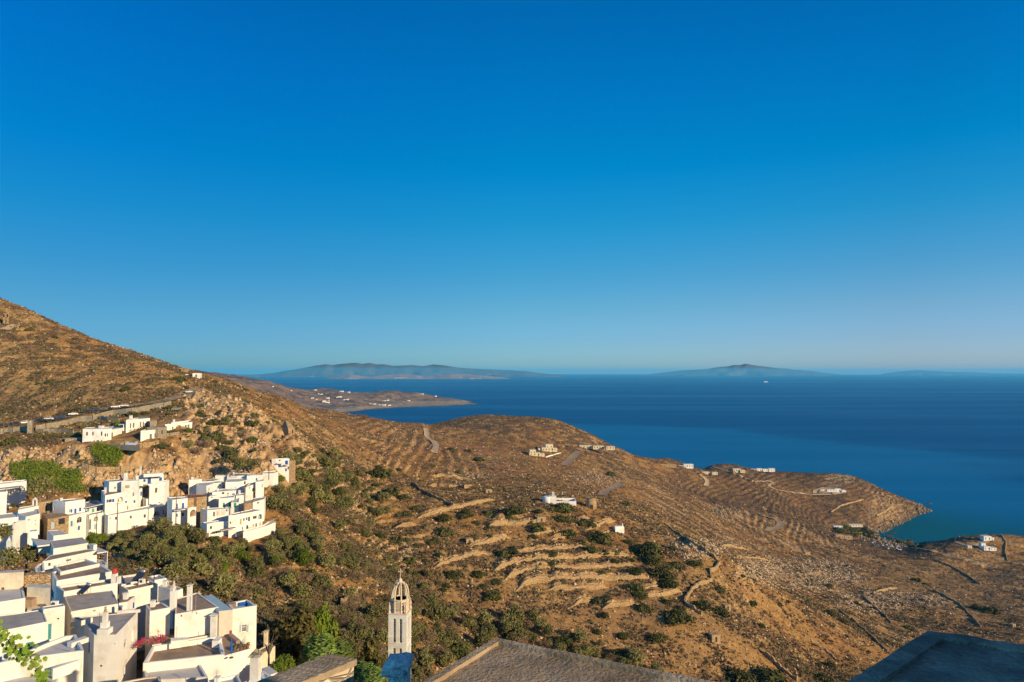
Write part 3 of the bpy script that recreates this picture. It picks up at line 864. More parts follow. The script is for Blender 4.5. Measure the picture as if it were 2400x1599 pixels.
class House:
    def __init__(s, name, label, cat='house', group=None, wall=None, roof=None):
        s.name, s.root = name, None
        s.label, s.cat, s.group = label, cat, group
        s.wall, s.roof = wall or WHITE, roof or GREYROOF
        s.blocks = []
        s.feats = []

    def block(s, crop, pts, D=None, z=None, h=None, par=0.3, pw=0.28, wall=None, roof=None, part='wall', soffit=False):
        u, v = px(crop, *pts[0])
        a, t = ray(u, v)
        if z is None: z = -t * D
        P = [on_z(crop, x, y, z) for x, y in pts]
        if area2(P) < 0: P = [P[0]] + P[1:][::-1]
        if h is None:
            zb = min(float(ground(p.x, p.y)) for p in P) - 0.4
            zb = min(zb, z - 1.0)
        else:
            zb = z - h
        if s.root is None:
            c = sum(P, Vector()) / len(P)
            s.root = empty(s.name, (c.x, c.y, zb))
            tag(s.root, s.label, s.cat, s.group)
        b = dict(P=P, z=z, zb=zb, par=par, pw=pw, wall=wall or s.wall, roof=roof or s.roof, part=part, holes={i: [] for i in range(len(P))}, soffit=soffit)
        s.blocks.append(b)
        return b

    def f(s, kind, crop, x0, y0, x1, y1, c='blue', only=None):
        s.feats.append((kind, crop, x0, y0, x1, y1, c, only))
        return s

    def _wall_of(s, crop, x, y, only):
        u, v = px(crop, x, y); a, t = ray(u, v)
        d = Vector((a, 1.0, -t))
        best = None
        for bi, b in enumerate(s.blocks if only is None else [only]):
            P = b['P']
            for i in range(len(P)):
                p, q = P[i], P[(i + 1) % len(P)]
                e = Vector((q.x - p.x, q.y - p.y, 0)); L = e.length
                if L < 0.2: continue
                n = Vector((e.y, -e.x, 0)) / L
                dn = d.dot(n)
                if dn >= -1e-4: continue
                k = n.dot(Vector((p.x, p.y, 0))) / dn
                if k <= 0: continue
                X = d * k
                sc = (X - Vector((p.x, p.y, X.z))).dot(e) / L
                if -0.15 < sc < L + 0.15 and b['zb'] - 0.5 < X.z < b['z'] + 0.4:
                    if best is None or k < best[0]: best = (k, b, i, p, e / L, n, L)
        return best

    def finish(s):
        for ft in s.feats:
            kind, crop, x0, y0, x1, y1, c, only = ft
            w = s._wall_of(crop, (x0 + x1) / 2, (y0 + y1) / 2, only)
            if w is None: continue
            _, b, i, p, e, n, L = w
            def proj(x, y):
                u, v = px(crop, x, y); a, t = ray(u, v); d = Vector((a, 1.0, -t))
                k = n.dot(Vector((p.x, p.y, 0))) / d.dot(n)
                X = d * k
                return (X - Vector((p.x, p.y, X.z))).dot(e), X.z
            xm, ym = (x0 + x1) / 2, (y0 + y1) / 2
            sa, sb = sorted((proj(x0, ym)[0], proj(x1, ym)[0])); za, zb = proj(xm, y1)[1], proj(xm, y0)[1]
            sa, sb = max(sa, 0.06), min(sb, L - 0.06); za, zb = max(za, b['zb'] + 0.06), min(zb, b['z'] - 0.06)
            if sb - sa < 0.12 or zb - za < 0.12: continue
            ok = all(sb < h[0] or sa > h[1] or zb < h[2] or za > h[3] for h in b['holes'][i])
            if not ok: continue
            b['holes'][i].append((sa, sb, za, zb, kind, c, p, e, n))
        for b in s.blocks: s._make(b)
        return s

    def _make(s, b):
        P, z, zb = b['P'], b['z'], b['zb']
        n = len(P)
        m = MB()
        R0 = inset(P, b['pw']) if b['par'] > 0 else P
        for i in range(n):
            p, q = P[i], P[(i + 1) % n]
            e = Vector((q.x - p.x, q.y - p.y, 0)); L = e.length
            if L < 1e-4: continue
            e /= L; nn = Vector((e.y, -e.x, 0))
            W = lambda sc, zz, dep=0.0: Vector((p.x + e.x * sc - nn.x * dep, p.y + e.y * sc - nn.y * dep, zz))
            H = b['holes'][i]
            if not H:
                m.poly([W(0, zb), W(L, zb), W(L, z), W(0, z)])
                continue
            loops = [[Vector((0, zb, 0)), Vector((L, zb, 0)), Vector((L, z, 0)), Vector((0, z, 0))]]
            for (sa, sb, za, zt, kind, c, *_r) in H:
                if kind in ('a', 'aw', 'ad'):
                    r = (sb - sa) / 2; hh = min(r, (zt - za) * 0.75); mid = (sa + sb) / 2
                    pts = [(sa, za), (sb, za)] + [(mid + r * math.cos(k * math.pi / 8), zt - hh + hh * math.sin(k * math.pi / 8)) for k in range(9)]
                else:
                    pts = [(sa, za), (sb, za), (sb, zt), (sa, zt)]
                dep = {'a': 1.3, 'w': 0.16, 'aw': 0.16, 'd': 0.14, 'ad': 0.3, 's': 0.05, 'n': 0.2, 'v': 0.3}[kind]
                loops.append([Vector((x, y, 0)) for x, y in pts][::-1])
                for k in range(len(pts)):
                    x0, y0 = pts[k]; x1, y1 = pts[(k + 1) % len(pts)]
                    if abs(x0 - x1) + abs(y0 - y1) < 1e-6: continue
                    m.poly([W(x0, y0), W(x0, y0, dep), W(x1, y1, dep), W(x1, y1)])
                s._panel(b, W, pts, sa, sb, za, zt, dep, kind, c)
            flat = [v for l in loops for v in l]
            for tri in tessellate_polygon(loops):
                a_, b_, c_ = [flat[k] for k in tri]
                if (b_.x - a_.x) * (c_.y - a_.y) - (b_.y - a_.y) * (c_.x - a_.x) < 0: b_, c_ = c_, b_
                m.poly([W(v.x, v.y) for v in (a_, b_, c_)])
        if b['par'] > 0:
            for i in range(n):
                j = (i + 1) % n
                m.poly([P[i], P[j], R0[j], R0[i]])
                lo = Vector((0, 0, -b['par']))
                m.poly([R0[i], R0[j], R0[j] + lo, R0[i] + lo])
        if b['soffit']: m.poly([Vector((p.x, p.y, zb)) for p in P][::-1])
        m.build(b['part'], b['wall'], s.root)
        r = MB()
        zr = z - b['par'] + (0.0 if b['par'] > 0 else 0.0)
        r.poly([Vector((p.x, p.y, zr)) for p in R0])
        r.build('roof' if b['part'] == 'wall' else 'slab', b['roof'], s.root)

    def _panel(s, b, W, pts, sa, sb, za, zt, dep, kind, c):
        w, h = sb - sa, zt - za
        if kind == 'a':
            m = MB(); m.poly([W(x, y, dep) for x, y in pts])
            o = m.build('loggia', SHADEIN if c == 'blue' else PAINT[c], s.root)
            if w > 1.3 and h > 1.2:
                d = MB(); mid = (sa + sb) / 2
                d.mesh([W(mid - .35, za + .05, dep - .05), W(mid + .35, za + .05, dep - .05), W(mid + .35, za + min(1.9, h * .8), dep - .05), W(mid - .35, za + min(1.9, h * .8), dep - .05)], [(0, 1, 2, 3)])
                d.build('door', PAINT['brown'], o)
            return
        if kind in ('w', 'aw'):
            m = MB()
            m.poly([W(x, y, dep) for x, y in pts], 1)
            fw = min(0.09, w * 0.14); dd = dep - 0.05
            def bar(x0, y0, x1, y1): m.poly([W(x0, y0, dd), W(x1, y0, dd), W(x1, y1, dd), W(x0, y1, dd)], 0)
            bar(sa, za, sa + fw, zt if kind == 'w' else zt - w / 2); bar(sb - fw, za, sb, zt if kind == 'w' else zt - w / 2)
            bar(sa + fw, za, sb - fw, za + fw)
            if kind == 'w': bar(sa + fw, zt - fw, sb - fw, zt)
            bar((sa + sb) / 2 - fw * .4, za + fw, (sa + sb) / 2 + fw * .4, zt - fw)
            bar(sa + fw, za + h * .62, (sa + sb) / 2 - fw * .4, za + h * .62 + fw * .8); bar((sa + sb) / 2 + fw * .4, za + h * .62, sb - fw, za + h * .62 + fw * .8)
            fr = PAINT.get(c, WHITE2) if c != 'blue' else WHITE2
            m.build('window', [fr, GLASS], s.root)
            return
        if kind == 'v':
            m = MB(); m.poly([W(x, y, dep) for x, y in pts]); m.build('vent', PAINT['dark'], s.root); return
        if kind == 'n':
            m = MB(); m.poly([W(x, y, dep) for x, y in pts]); m.build('niche', b['wall'], s.root); return
        m = MB()
        mat = PAINT[c]
        if kind in ('d', 'ad'):
            m.poly([W(x, y, dep) for x, y in pts])
            k = max(2, int(w / 0.3))
            for q in range(1, k):
                xx = sa + w * q / k
                m.poly([W(xx - .012, za, dep - .012), W(xx + .012, za, dep - .012), W(xx + .012, zt - (0 if kind == 'd' else w / 2), dep - .012), W(xx - .012, zt - (0 if kind == 'd' else w / 2), dep - .012)], 1)
            o = m.build('door', [mat, PAINT['dark']], s.root)
            k = MB(); k.mesh([W(sb - w * .18, za + h * .46, dep - .06), W(sb - w * .1, za + h * .46, dep - .06), W(sb - w * .1, za + h * .5, dep - .06), W(sb - w * .18, za + h * .5, dep - .06)], [(0, 1, 2, 3)])
            k.build('handle', METAL, o)
        else:
            mid = (sa + sb) / 2
            for x0, x1 in ((sa, mid - .015), (mid + .015, sb)):
                m = MB()
                vs = [W(x0, za, dep), W(x1, za, dep), W(x1, zt, dep), W(x0, zt, dep), W(x0, za, -.03), W(x1, za, -.03), W(x1, zt, -.03), W(x0, zt, -.03)]
                m.mesh(vs, [(4, 5, 6, 7), (0, 4, 7, 3), (1, 2, 6, 5), (3, 7, 6, 2), (0, 1, 5, 4)])
                m.build('shutter', mat, s.root)

    def chimney(s, crop, x, y, z, w, h, cap='slab', mat=None, capmat=None):
        p = on_z(crop, x, y, z)
        m = MB()
        m.box(p.x - w / 2, p.y - w / 2, p.z - 0.5, p.x + w / 2, p.y + w / 2, p.z + h)
        o = m.build('chimney', mat or WHITE, s.root)
        c = MB()
        if cap == 'slab':
            c.box(p.x - w * .65, p.y - w * .65, p.z + h + .18, p.x + w * .65, p.y + w * .65, p.z + h + .28)
            for sx in (-1, 1):
                for sy in (-1, 1): c.box(p.x + sx * w * .35 - .06, p.y + sy * w * .35 - .06, p.z + h, p.x + sx * w * .35 + .06, p.y + sy * w * .35 + .06, p.z + h + .2)
        elif cap == 'pot':
            c.lathe([(w * .3, 0), (w * .36, .3), (w * .22, .34), (w * .22, .5), (w * .34, .6), (w * .1, .72)], (p.x, p.y, p.z + h))
        elif cap == 'drum':
            c.lathe([(w * .5, 0), (w * .55, .1), (w * .55, .75), (w * .45, .85)], (p.x, p.y, p.z + h), 14)
        elif cap == 'pyramid':
            q = w * .75
            c.mesh([(p.x - q, p.y - q, p.z + h), (p.x + q, p.y - q, p.z + h), (p.x + q, p.y + q, p.z + h), (p.x - q, p.y + q, p.z + h), (p.x, p.y, p.z + h + w * .8)], [(3, 2, 1, 0), (0, 1, 4), (1, 2, 4), (2, 3, 4), (3, 0, 4)])
        c.build('cowl', capmat or (mat or WHITE), o)
        return o

    def box(s, crop, x, y, z, w, d, h, mat, part, rot=0.0, dz=0.0):
        p = on_z(crop, x, y, z)
        m = MB(); m.box(-w / 2, -d / 2, 0, w / 2, d / 2, h, 0, Matrix.Translation(p + Vector((0, 0, dz))) @ Matrix.Rotation(rot, 4, 'Z'))
        return m.build(part, mat, s.root)

    def post(s, crop, x, y, z, h, mat, r=0.06, part='post'):
        p = on_z(crop, x, y, z)
        m = MB(); m.tube([p, p - Vector((0, 0, h))], r, 6)
        return m.build(part, mat, s.root)


def solar_heater(crop, x, y, z, label, rot=0.0, k=1.0):
    p = on_z(crop, x, y, z)
    r = empty('solar_water_heater', p, rot)
    tag(r, label, 'water heater', 'solar water heaters on the roofs')
    M = MB(); M.tube([(-.65 * k, 0.35, 1.65 * k), (.65 * k, .35, 1.65 * k)], .27 * k, 12); M.build('tank', METAL, r, True, loc=Vector())
    M = MB(); M.mesh([(-.9 * k, -1.3 * k, .25), (.9 * k, -1.3 * k, .25), (.9 * k, .2, 1.4 * k), (-.9 * k, .2, 1.4 * k), (-.9 * k, -1.3 * k, .17), (.9 * k, -1.3 * k, .17), (.9 * k, .2, 1.32 * k), (-.9 * k, .2, 1.32 * k)], [(0, 1, 2, 3), (7, 6, 5, 4), (0, 4, 5, 1), (1, 5, 6, 2), (2, 6, 7, 3), (3, 7, 4, 0)])
    M.build('panel', GLASS, r, loc=Vector())
    for sx in (-1, 1):
        for yy, hh in ((.35, 1.4), (-1.2, .25)):
            M = MB(); M.tube([(sx * .7 * k, yy * k, -.05), (sx * .7 * k, yy * k, hh * k)], .03, 5); M.build('leg', METAL, r, loc=Vector())
    return r


def ac_unit(crop, x, y, z, label, w=.85, h=.65, rot=0.0):
    p = on_z(crop, x, y, z)
    r = empty('air_conditioner', p, rot); tag(r, label, 'air conditioner', 'air conditioning units')
    M = MB(); M.box(-w / 2, -.16, 0, w / 2, .16, h); M.build('casing', WHITE2, r, loc=Vector())
    M = MB(); M.lathe([(h * .36, 0), (h * .36, .02), (h * .1, .03)], n=14)
    M.v = [(a - w * .12, -.165 - c, b + h / 2) for a, b, c in M.v]
    M.build('fan_grille', DARKMETAL, r, loc=Vector())
    return r


def leaf_mat(name, c1, c2, scale=0.9, per_obj=0.32):
    return mat_noise(name, c1, c2, scale, 0.75, 0, lo=0.38, hi=0.62, spec=0.15, per_obj=per_obj, c3=tuple(.75 * a + .25 * b for a, b in zip(c2, (.26, .17, .08))), s3=.35)


LEAF_OLIVE = leaf_mat('olive_leaves', (0.10, 0.10, 0.032), (0.20, 0.185, 0.066))
LEAF_DARK = leaf_mat('dark_evergreen_leaves', (0.045, 0.052, 0.015), (0.10, 0.102, 0.030))
LEAF_DRY = leaf_mat('dry_brown_twigs', (0.14, 0.095, 0.055), (0.22, 0.155, 0.090))
LEAF_GREEN = leaf_mat('bright_green_leaves', (0.06, 0.092, 0.010), (0.135, 0.18, 0.016))
LEAF_CYPRESS = leaf_mat('olive_brown_evergreen', (0.055, 0.050, 0.014), (0.135, 0.115, 0.032))
LEAF_REED = leaf_mat('reed_green', (0.075, 0.14, 0.030), (0.16, 0.21, 0.045))
LEAF_PINK = leaf_mat('magenta_flowers', (0.45, 0.02, 0.10), (0.55, 0.05, 0.16))
BARK = mat_noise('grey_brown_bark', (0.13, 0.095, 0.065), (0.20, 0.15, 0.11), 3.0, 0.95)
# ------------------------------------------------------------------ the near houses (bottom left)
HOUSES = []
def house(*a, **k):
    h = House(*a, **k); HOUSES.append(h); return h

h = house('house', 'white house with a stepped chimney on its grey prow-shaped roof and arched blue window', wall=WHITE)
b = h.block('C4', [(1280, 925), (1580, 922), (1876, 607), (962, 690), (1150, 752), (1213, 838)], D=97, par=.1, pw=.14)
z1 = b['z']
h.f('aw', 'C4', 1690, 985, 1722, 1100, 'blue').f('n', 'C4', 1790, 868, 1816, 1035).f('d', 'C4', 1682, 1375, 1702, 1500, 'blue').f('s', 'C4', 1208, 1022, 1222, 1165, 'blue').f('v', 'C4', 1345, 1335, 1390, 1362).f('v', 'C4', 1542, 1040, 1572, 1052)
h.box('C4', 1428, 905, z1, 1.55, 1.2, .75, WHITE, 'chimney_base'); h.box('C4', 1428, 893, z1, 0.9, .8, 1.5, WHITE, 'chimney_base'); h.chimney('C4', 1428, 893, z1, .55, 2.9, 'pot', capmat=TANROOF)
h.box('C4', 1752, 625, z1, 3.2, .25, .45, WHITE, 'upstand', 0.18)
h.box('C4', 1180, 775, z1, .16, 1.6, .7, WHITE, 'upstand', -.5)

h = house('house', 'white house with a wide bare grey roof just behind the stepped chimney', wall=WHITE)
b = h.block('C4', [(965, 608), (1618, 498), (1527, 318), (872, 388)], D=105, par=.06, pw=.12); z2 = b['z']
h.block('C4', [(1620, 492), (1735, 472), (1842, 393), (1660, 425)], z=z2 + .15, par=0, roof=TANROOF)
h.f('v', 'C4', 1265, 590, 1300, 606).f('s', 'C4', 1808, 485, 1826, 560, 'blue').f('w', 'C4', 942, 645, 957, 685)
ac_unit('C4', 1655, 610, z1 - .1, 'white air conditioner in the corner by the grey prow-shaped roof', 1.1, .9, -.6)
solar_heater('E1', 1400, 1470, z2 + .1, 'solar water heater on the grey roof below the brown roofs', -.5, .8)

h = house('house', 'white house with three stepped brown roof strips and a red drum on its chimney', wall=WHITE, roof=TANROOF)
b = h.block('E1', [(880, 1440), (2115, 1235), (2000, 1135), (712, 1310)], D=112, par=.35); z3 = b['z']
b2 = h.block('E1', [(712, 1190), (1995, 972), (1700, 795), (600, 985)], D=115.5, par=.3)
h.block('E1', [(800, 985), (1700, 792), (1370, 685), (640, 842)], D=119.5, par=.3)
h.chimney('E1', 2040, 1200, z3 + .1, 0.75, 1.3, 'drum', capmat=PAINT['red'])
h.f('s', 'E3', 1182, 620, 1236, 790, 'blue')
h.box('E1', 2140, 1250, z3 - .2, .5, .5, 1.2, WHITE, 'pillar')

h = house('house', 'white terrace house with a grey flat roof and a side porch on a blue post', wall=WHITE)
b = h.block('E1', [(390, 752), (1640, 490), (1440, 455), (560, 605)], D=130, par=.05, pw=.2, roof=TANROOF); zt = b['z']
b = h.block('E1', [(640, 452), (1440, 322), (1300, 185), (560, 272)], D=136, h=2.6, par=.05, pw=.1)
h.block('E1', [(270, 388), (550, 352), (600, 268), (130, 210)], z=b['z'] - .05, h=.28, par=0, roof=PALEROOF, part='porch_slab', soffit=True)
h.block('E1', [(300, 330), (560, 300), (600, 268), (160, 215)], z=b['z'] - .35, h=2.2, par=0)
h.block('E1', [(1560, 372), (1642, 352), (1600, 330), (1470, 340)], z=b['z'] + .05, par=0, roof=WHITE)
zs = b['z'] - .9
h.block('E1', [(1640, 548), (1892, 510), (1650, 412)], z=zs, h=.2, par=0, roof=PALEROOF, part='porch_slab', soffit=True)
h.block('E1', [(1640, 800), (1895, 830), (1800, 720), (1650, 690)], z=zs - 2.5, par=.2, roof=PALEROOF)
h.post('E1', 1812, 540, zs, 2.6, PAINT['blue'], .09); h.post('E1', 1880, 520, zs, 2.6, PAINT['white'], .07)
h.f('v', 'E1', 930, 700, 1050, 735, 'dark').f('v', 'E1', 520, 780, 575, 850)
h.block('E1', [(215, 880), (300, 800), (420, 775), (440, 960), (240, 1015)], D=121, par=.25, wall=WHITE2, part='wall')

h = house('house', 'long white house with a narrow brown roof and shadows of chimneys on its front wall', wall=WHITE, roof=TANROOF)
b = h.block('E2', [(590, 625), (1272, 478), (1100, 395), (430, 530)], D=121.5, par=.3); z6 = b['z']
h.block('E2', [(435, 500), (965, 372), (830, 238), (395, 298)], D=126, par=.35, roof=GREYROOF)
h.block('E2', [(1285, 532), (1562, 600), (1600, 520), (1440, 478)], D=122.5, par=.12, roof=PALEROOF)
ac_unit('E2', 910, 462, z6 + .5, 'white air conditioner on the parapet of the narrow brown roof', 1.0, .75)
solar_heater('E2', 880, 395, z6 + .5, 'solar water heater with a bright tank high above the narrow brown roof', -.3, .95)
h.post('E2', 1190, 285, z6 + 1.6, 2.0, DARKMETAL, .08, 'flue')

h = house('house', 'small white house with a grey roof and a pale blue sunshade on its right', wall=WHITE2, roof=GREYROOF)
b = h.block('E2', [(1195, 392), (1472, 345), (1300, 258), (1070, 300)], D=131, par=.25)
h.block('E2', [(1430, 412), (1600, 415), (1478, 345)], z=b['z'] - .6, h=.1, par=0, roof=BLUEROOF, part='sunshade', soffit=True)
h.post('E2', 1520, 420, b['z'] - .7, 2, PAINT['white'], .05)

h = house('house', 'tiny white cube house with a tilted grey roof panel among bushes', wall=WHITE2)
b = h.block('E2', [(1690, 640), (1850, 588), (1710, 522), (1585, 562)], D=124, par=.3)
h.block('E2', [(1595, 740), (1690, 650), (1585, 562), (1540, 640)], z=b['z'] - .4, par=.1)
h.chimney('E2', 1640, 610, b['z'], .35, .9, 'pot')

# the big house with the terraces
h = house('house', 'large cream white house with two tall chimneys and a shuttered window on its right tower', wall=WHITE, roof=TANROOF)
ba = h.block('E2', [(1090, 1103), (1555, 1020), (1345, 878), (1000, 962)], D=108, par=.2)
bb = h.block('C6', [(640, 642), (1232, 546), (945, 345), (650, 432)], D=107.5, par=.12, pw=.2); zb_ = bb['z']
h.block('C6', [(1240, 602), (1425, 582), (1155, 382), (1035, 390)], D=109, par=0, roof=BLUEROOF, wall=PAINT['cream'])
bd = h.block('C6', [(1425, 578), (1752, 525), (1622, 440), (1345, 490)], D=110.5, par=.7, pw=.3, roof=BLUEROOF)
h.f('w', 'C6', 1548, 783, 1612, 885, 'white').f('v', 'C6', 715, 655, 735, 680).f('v', 'C6', 925, 620, 945, 640).f('v', 'C6', 690, 870, 705, 880)
for x0, x1 in ((1515, 1546), (1614, 1642)): h.f('s', 'C6', x0, 790, x1, 885, 'pale')
h.f('d', 'C6', 1378, 865, 1412, 925, 'red')
h.chimney('C6', 617, 545, zb_, .8, 2.6, 'pot'); h.chimney('C6', 836, 580, zb_, .62, 3.6, 'slab')
h.box('C6', 1420, 560, bd['z'] - .6, .9, .8, .8, TANROOF, 'planter'); h.box('C6', 1560, 520, bd['z'] - .7, 1.2, .8, .5, PAINT['blue'], 'planter', .3)
h.post('C6', 920, 620, zb_, -2.6, METAL, .03, 'aerial')

h = house('house', 'white terraced house with a low-walled grey roof terrace below the big cream house', wall=WHITE2, roof=TANROOF)
b = h.block('C6', [(205, 1310), (1308, 1192), (1242, 935), (335, 1075)], D=98, par=.75, pw=.32); zt1 = b['z']
h.block('C6', [(585, 1010), (825, 985), (820, 955), (580, 965)], z=zt1 + .55, h=.8, par=0, roof=WHITE2)
h.block('C6', [(560, 1055), (715, 1035), (715, 1005), (565, 1020)], z=zt1 + .15, h=.7, par=0, roof=WHITE2)
h.box('C6', 1210, 1085, zt1 - .7, 1.0, 1.2, 1.1, WHITE2, 'upstand')
h.block('C6', [(330, 1062), (1110, 930), (1030, 790), (590, 842), (350, 872)], z=zt1 - .45, par=0, wall=WHITE)
h.chimney('C6', 1175, 930, zt1 - .4, .95, 3.0, 'slab')
for xx in (705, 780, 900): h.box('C6', xx, 880, zt1 - .4, .5, .4, .5, WHITE2, 'bench')
h.box('C6', 1050, 880, zt1 - .4, .5, 3.2, .6, WHITE, 'upstand', -.3)
h.block('E6', [(830, 968), (1440, 800), (1115, 512), (860, 300), (682, 325)], z=zt1 - .4, par=.16, pw=.2)
h.block('C6', [(250, 1545), (1090, 1500), (945, 1245), (210, 1372)], D=95, par=.3, wall=WHITE, roof=PALEROOF)
h.box('C6', 1440, 1000, zt1 - .55, 3.6, .55, .5, TANROOF, 'bench', -.85)
zt3 = zt1 - .4
u = empty('parasol', on_z('E6', 1000, 1010, zt3), 0); tag(u, 'closed dark blue parasol standing on the brown roof terrace', 'parasol')
M = MB(); M.lathe([(.05, .6), (.2, .9), (.16, 1.6), (.12, 2.4), (.03, 2.6)], n=9); M.build('canopy', PAINT['blue'], u, loc=Vector())
M = MB(); M.tube([(0, 0, 0), (0, 0, 2.7)], .03, 6); M.build('pole', METAL, u, loc=Vector())
M = MB(); M.lathe([(.3, 0), (.3, .08), (.05, .12)], n=12); M.build('base', DARKMETAL, u, loc=Vector())
for i, (xx, yy) in enumerate(((1080, 850), (1150, 840), (1230, 820), (1310, 800), (1380, 780))):
    p = on_z('E6', xx, yy, zt3); q = empty('flowerpot', p)
    tag(q, ['small terracotta pot nearest the parasol on the white parapet', 'pale pot second along the parapet from the parasol', 'pot with yellowish plants in the middle of the parapet row', 'red clay pot beside the tallest pot on the parapet', 'tallest clay pot at the right end of the parapet'][i], 'flowerpot', 'pots along the terrace parapet')
    k = 1.5 if i == 4 else 1
    M = MB(); M.lathe([(.12 * k, 0), (.19 * k, .3 * k), (.2 * k, .34 * k), (.14 * k, .34 * k)], n=10); M.build('pot', REDROOF if i != 1 else TANROOF, q, loc=Vector())
    rr = random.Random(i); M = MB()
    for k2 in range(22):
        c = Vector((rr.uniform(-.2, .2), rr.uniform(-.2, .2), .34 * k + rr.uniform(0, .3))); d = Vector((rr.uniform(-1, 1), rr.uniform(-1, 1), rr.uniform(-.3, 1))).normalized() * .12; e_ = d.orthogonal().normalized() * .06
        M.poly([c - d - e_, c + d - e_, c + d + e_, c - d + e_])
    M.build('plant', LEAF_OLIVE, q, loc=Vector())

h = house('house', 'house at the lower edge whose tan roof shows between the white terraces', wall=CREAM, roof=TANROOF)
h.block('C6', [(-60, 1640), (470, 1630), (432, 1482), (250, 1500), (-80, 1560)], D=87, par=.12)
h = house('house', 'low white house at the lower edge with a shaded roof inside a white rim', wall=WHITE2, roof=PALEROOF)
h.block('C6', [(1090, 1640), (1570, 1620), (1490, 1462), (1100, 1540)], D=90, par=.4, pw=.2)
h = house('house', 'house mostly below view with a tall white chimney under a pyramid cap', wall=WHITE)
p0 = at(599, 1640, 60)
b = h.block('', [(560, 1690), (650, 1690), (655, 1640), (545, 1640)], D=62, par=.2)
h.chimney('', 597, 1680, b['z'], .75, b['z'] * -1 - 25.6, 'pyramid', capmat=GREYSTONE)
h = house('outbuilding', 'low whitewashed outbuilding with a grey slab roof beyond the stone wall', 'outbuilding', wall=WHITE2, roof=PALEROOF)
h.block('E6', [(1705, 1250), (1900, 1400), (2070, 1340), (1862, 1200)], D=76, par=0)
h.block('E6', [(1640, 1400), (1760, 1520), (1920, 1420), (1740, 1290)], D=74, par=.1)
h = house('cottage', 'half ruined cream cottage with a stone roof beside the dark evergreens', 'cottage', wall=CREAM, roof=GREENROOF)
b = h.block('E6', [(1590, 985), (1830, 850), (2010, 742), (1885, 672), (1590, 835)], D=110, par=.1)
h.chimney('E6', 1795, 700, b['z'], .55, 1.9, 'slab', mat=CREAM)

h = house('house', 'white house with turquoise doors and a flat grey roof at the left edge', wall=WHITE)
b = h.block('E3', [(-150, 1590), (1085, 1345), (988, 1060), (290, 1165), (-150, 1215)], D=90, par=.1, pw=.14); zl = b['z']
h.block('E3', [(998, 1062), (1492, 985), (1450, 925), (960, 1000)], D=97, par=.1, pw=.15)
h.f('d', 'E4', 590, 650, 745, 915, 'teal').f('d', 'E3', 1100, 1395, 1180, 1750, 'teal').f('v', 'E3', 1312, 1258, 1358, 1298)
b = h.block('E4', [(-100, 1150), (480, 1020), (1800, 857), (1890, 848), (1922, 836), (1905, 770), (1745, 470), (1500, 500), (1100, 650)], D=83, par=.5, pw=.3, roof=PALEROOF); zf = b['z']
h.block('E4', [(-100, 1660), (1250, 1640), (1400, 1185), (480, 1320), (230, 1465), (-100, 1500)], z=zf - 2.3, par=0, roof=PALEROOF)
h.box('E4', 1500, 1400, zf - 2.3, .5, 3.0, 1.3, WHITE2, 'stair_wall', -.6)
h.box('E4', 1790, 700, zf - .45, .9, 2.2, .6, WHITE, 'trough', -.45)
ac_unit('E4', 190, 1045, zf - .2, 'white air conditioner with a round fan beside the climbing vine', 1.3, .85)
ac_unit('E4', 350, 1460, zf - 2.3, 'white boxed air conditioner on the tan floor below the vine', 1.2, 1.2)

h = house('house', 'old cream limewashed house with crumbling stonework and a small grey terrace', wall=CREAM, roof=PALEROOF)
h.block('E3', [(-100, 238), (552, 202), (545, 150), (-100, 190)], D=104, par=0)
h.block('E3', [(622, 545), (1150, 575), (1165, 500), (645, 482)], D=102.5, par=0)
b = h.block('E3', [(-150, 915), (582, 800), (525, 515), (-150, 560)], D=98, par=.12, wall=WHITE)
h.f('d', 'E3', 20, 560, 100, 640, 'brown')
h.box('E3', 715, 1090, b['z'] - 2.6, 1.9, 2.6, 2.0, TANROOF, 'steps')
h.block('E3', [(985, 1075), (1150, 1035), (1160, 560), (640, 540), (620, 1085)], z=b['z'] - 1.7, par=0, roof=CREAM)
ac_unit('E3', 1255, 1000, zl + .2, 'white boxed air conditioner above the shaded alley', .95, .8)
wl = House('stone_wall', 'crumbling ochre rubble wall behind the old cream house', 'wall', wall=STONE, roof=STONE); HOUSES.append(wl)
wl.block('E3', [(562, 278), (1172, 245), (1172, 190), (572, 225)], D=106, par=0)

# ------------------------------------------------------------------ mid village
h = house('house', 'white house with blue shutters under a grey awning, above the bushy olive tree', wall=WHITE2, roof=PALEROOF)
b = h.block('E7', [(-150, 357), (612, 272), (600, 235), (-150, 305)], D=250, par=.3)
h.block('E7', [(-20, 475), (558, 392), (400, 352), (-20, 412)], D=247, h=.2, par=0, part='awning', roof=GREYROOF, soffit=True)
h.f('s', 'E7', 330, 430, 385, 490).f('s', 'E7', 455, 400, 525, 455).f('s', 'E7', 95, 468, 150, 515).f('d', 'E7', 225, 468, 278, 592, 'grey').f('s', 'E7', 5, 480, 60, 520)
h = house('house', 'tall plain white house wall at the left edge beside the outdoor staircase', wall=WHITE2)
h.block('E7', [(-180, 540), (160, 512), (150, 440), (-150, 480)], D=234, par=.2)

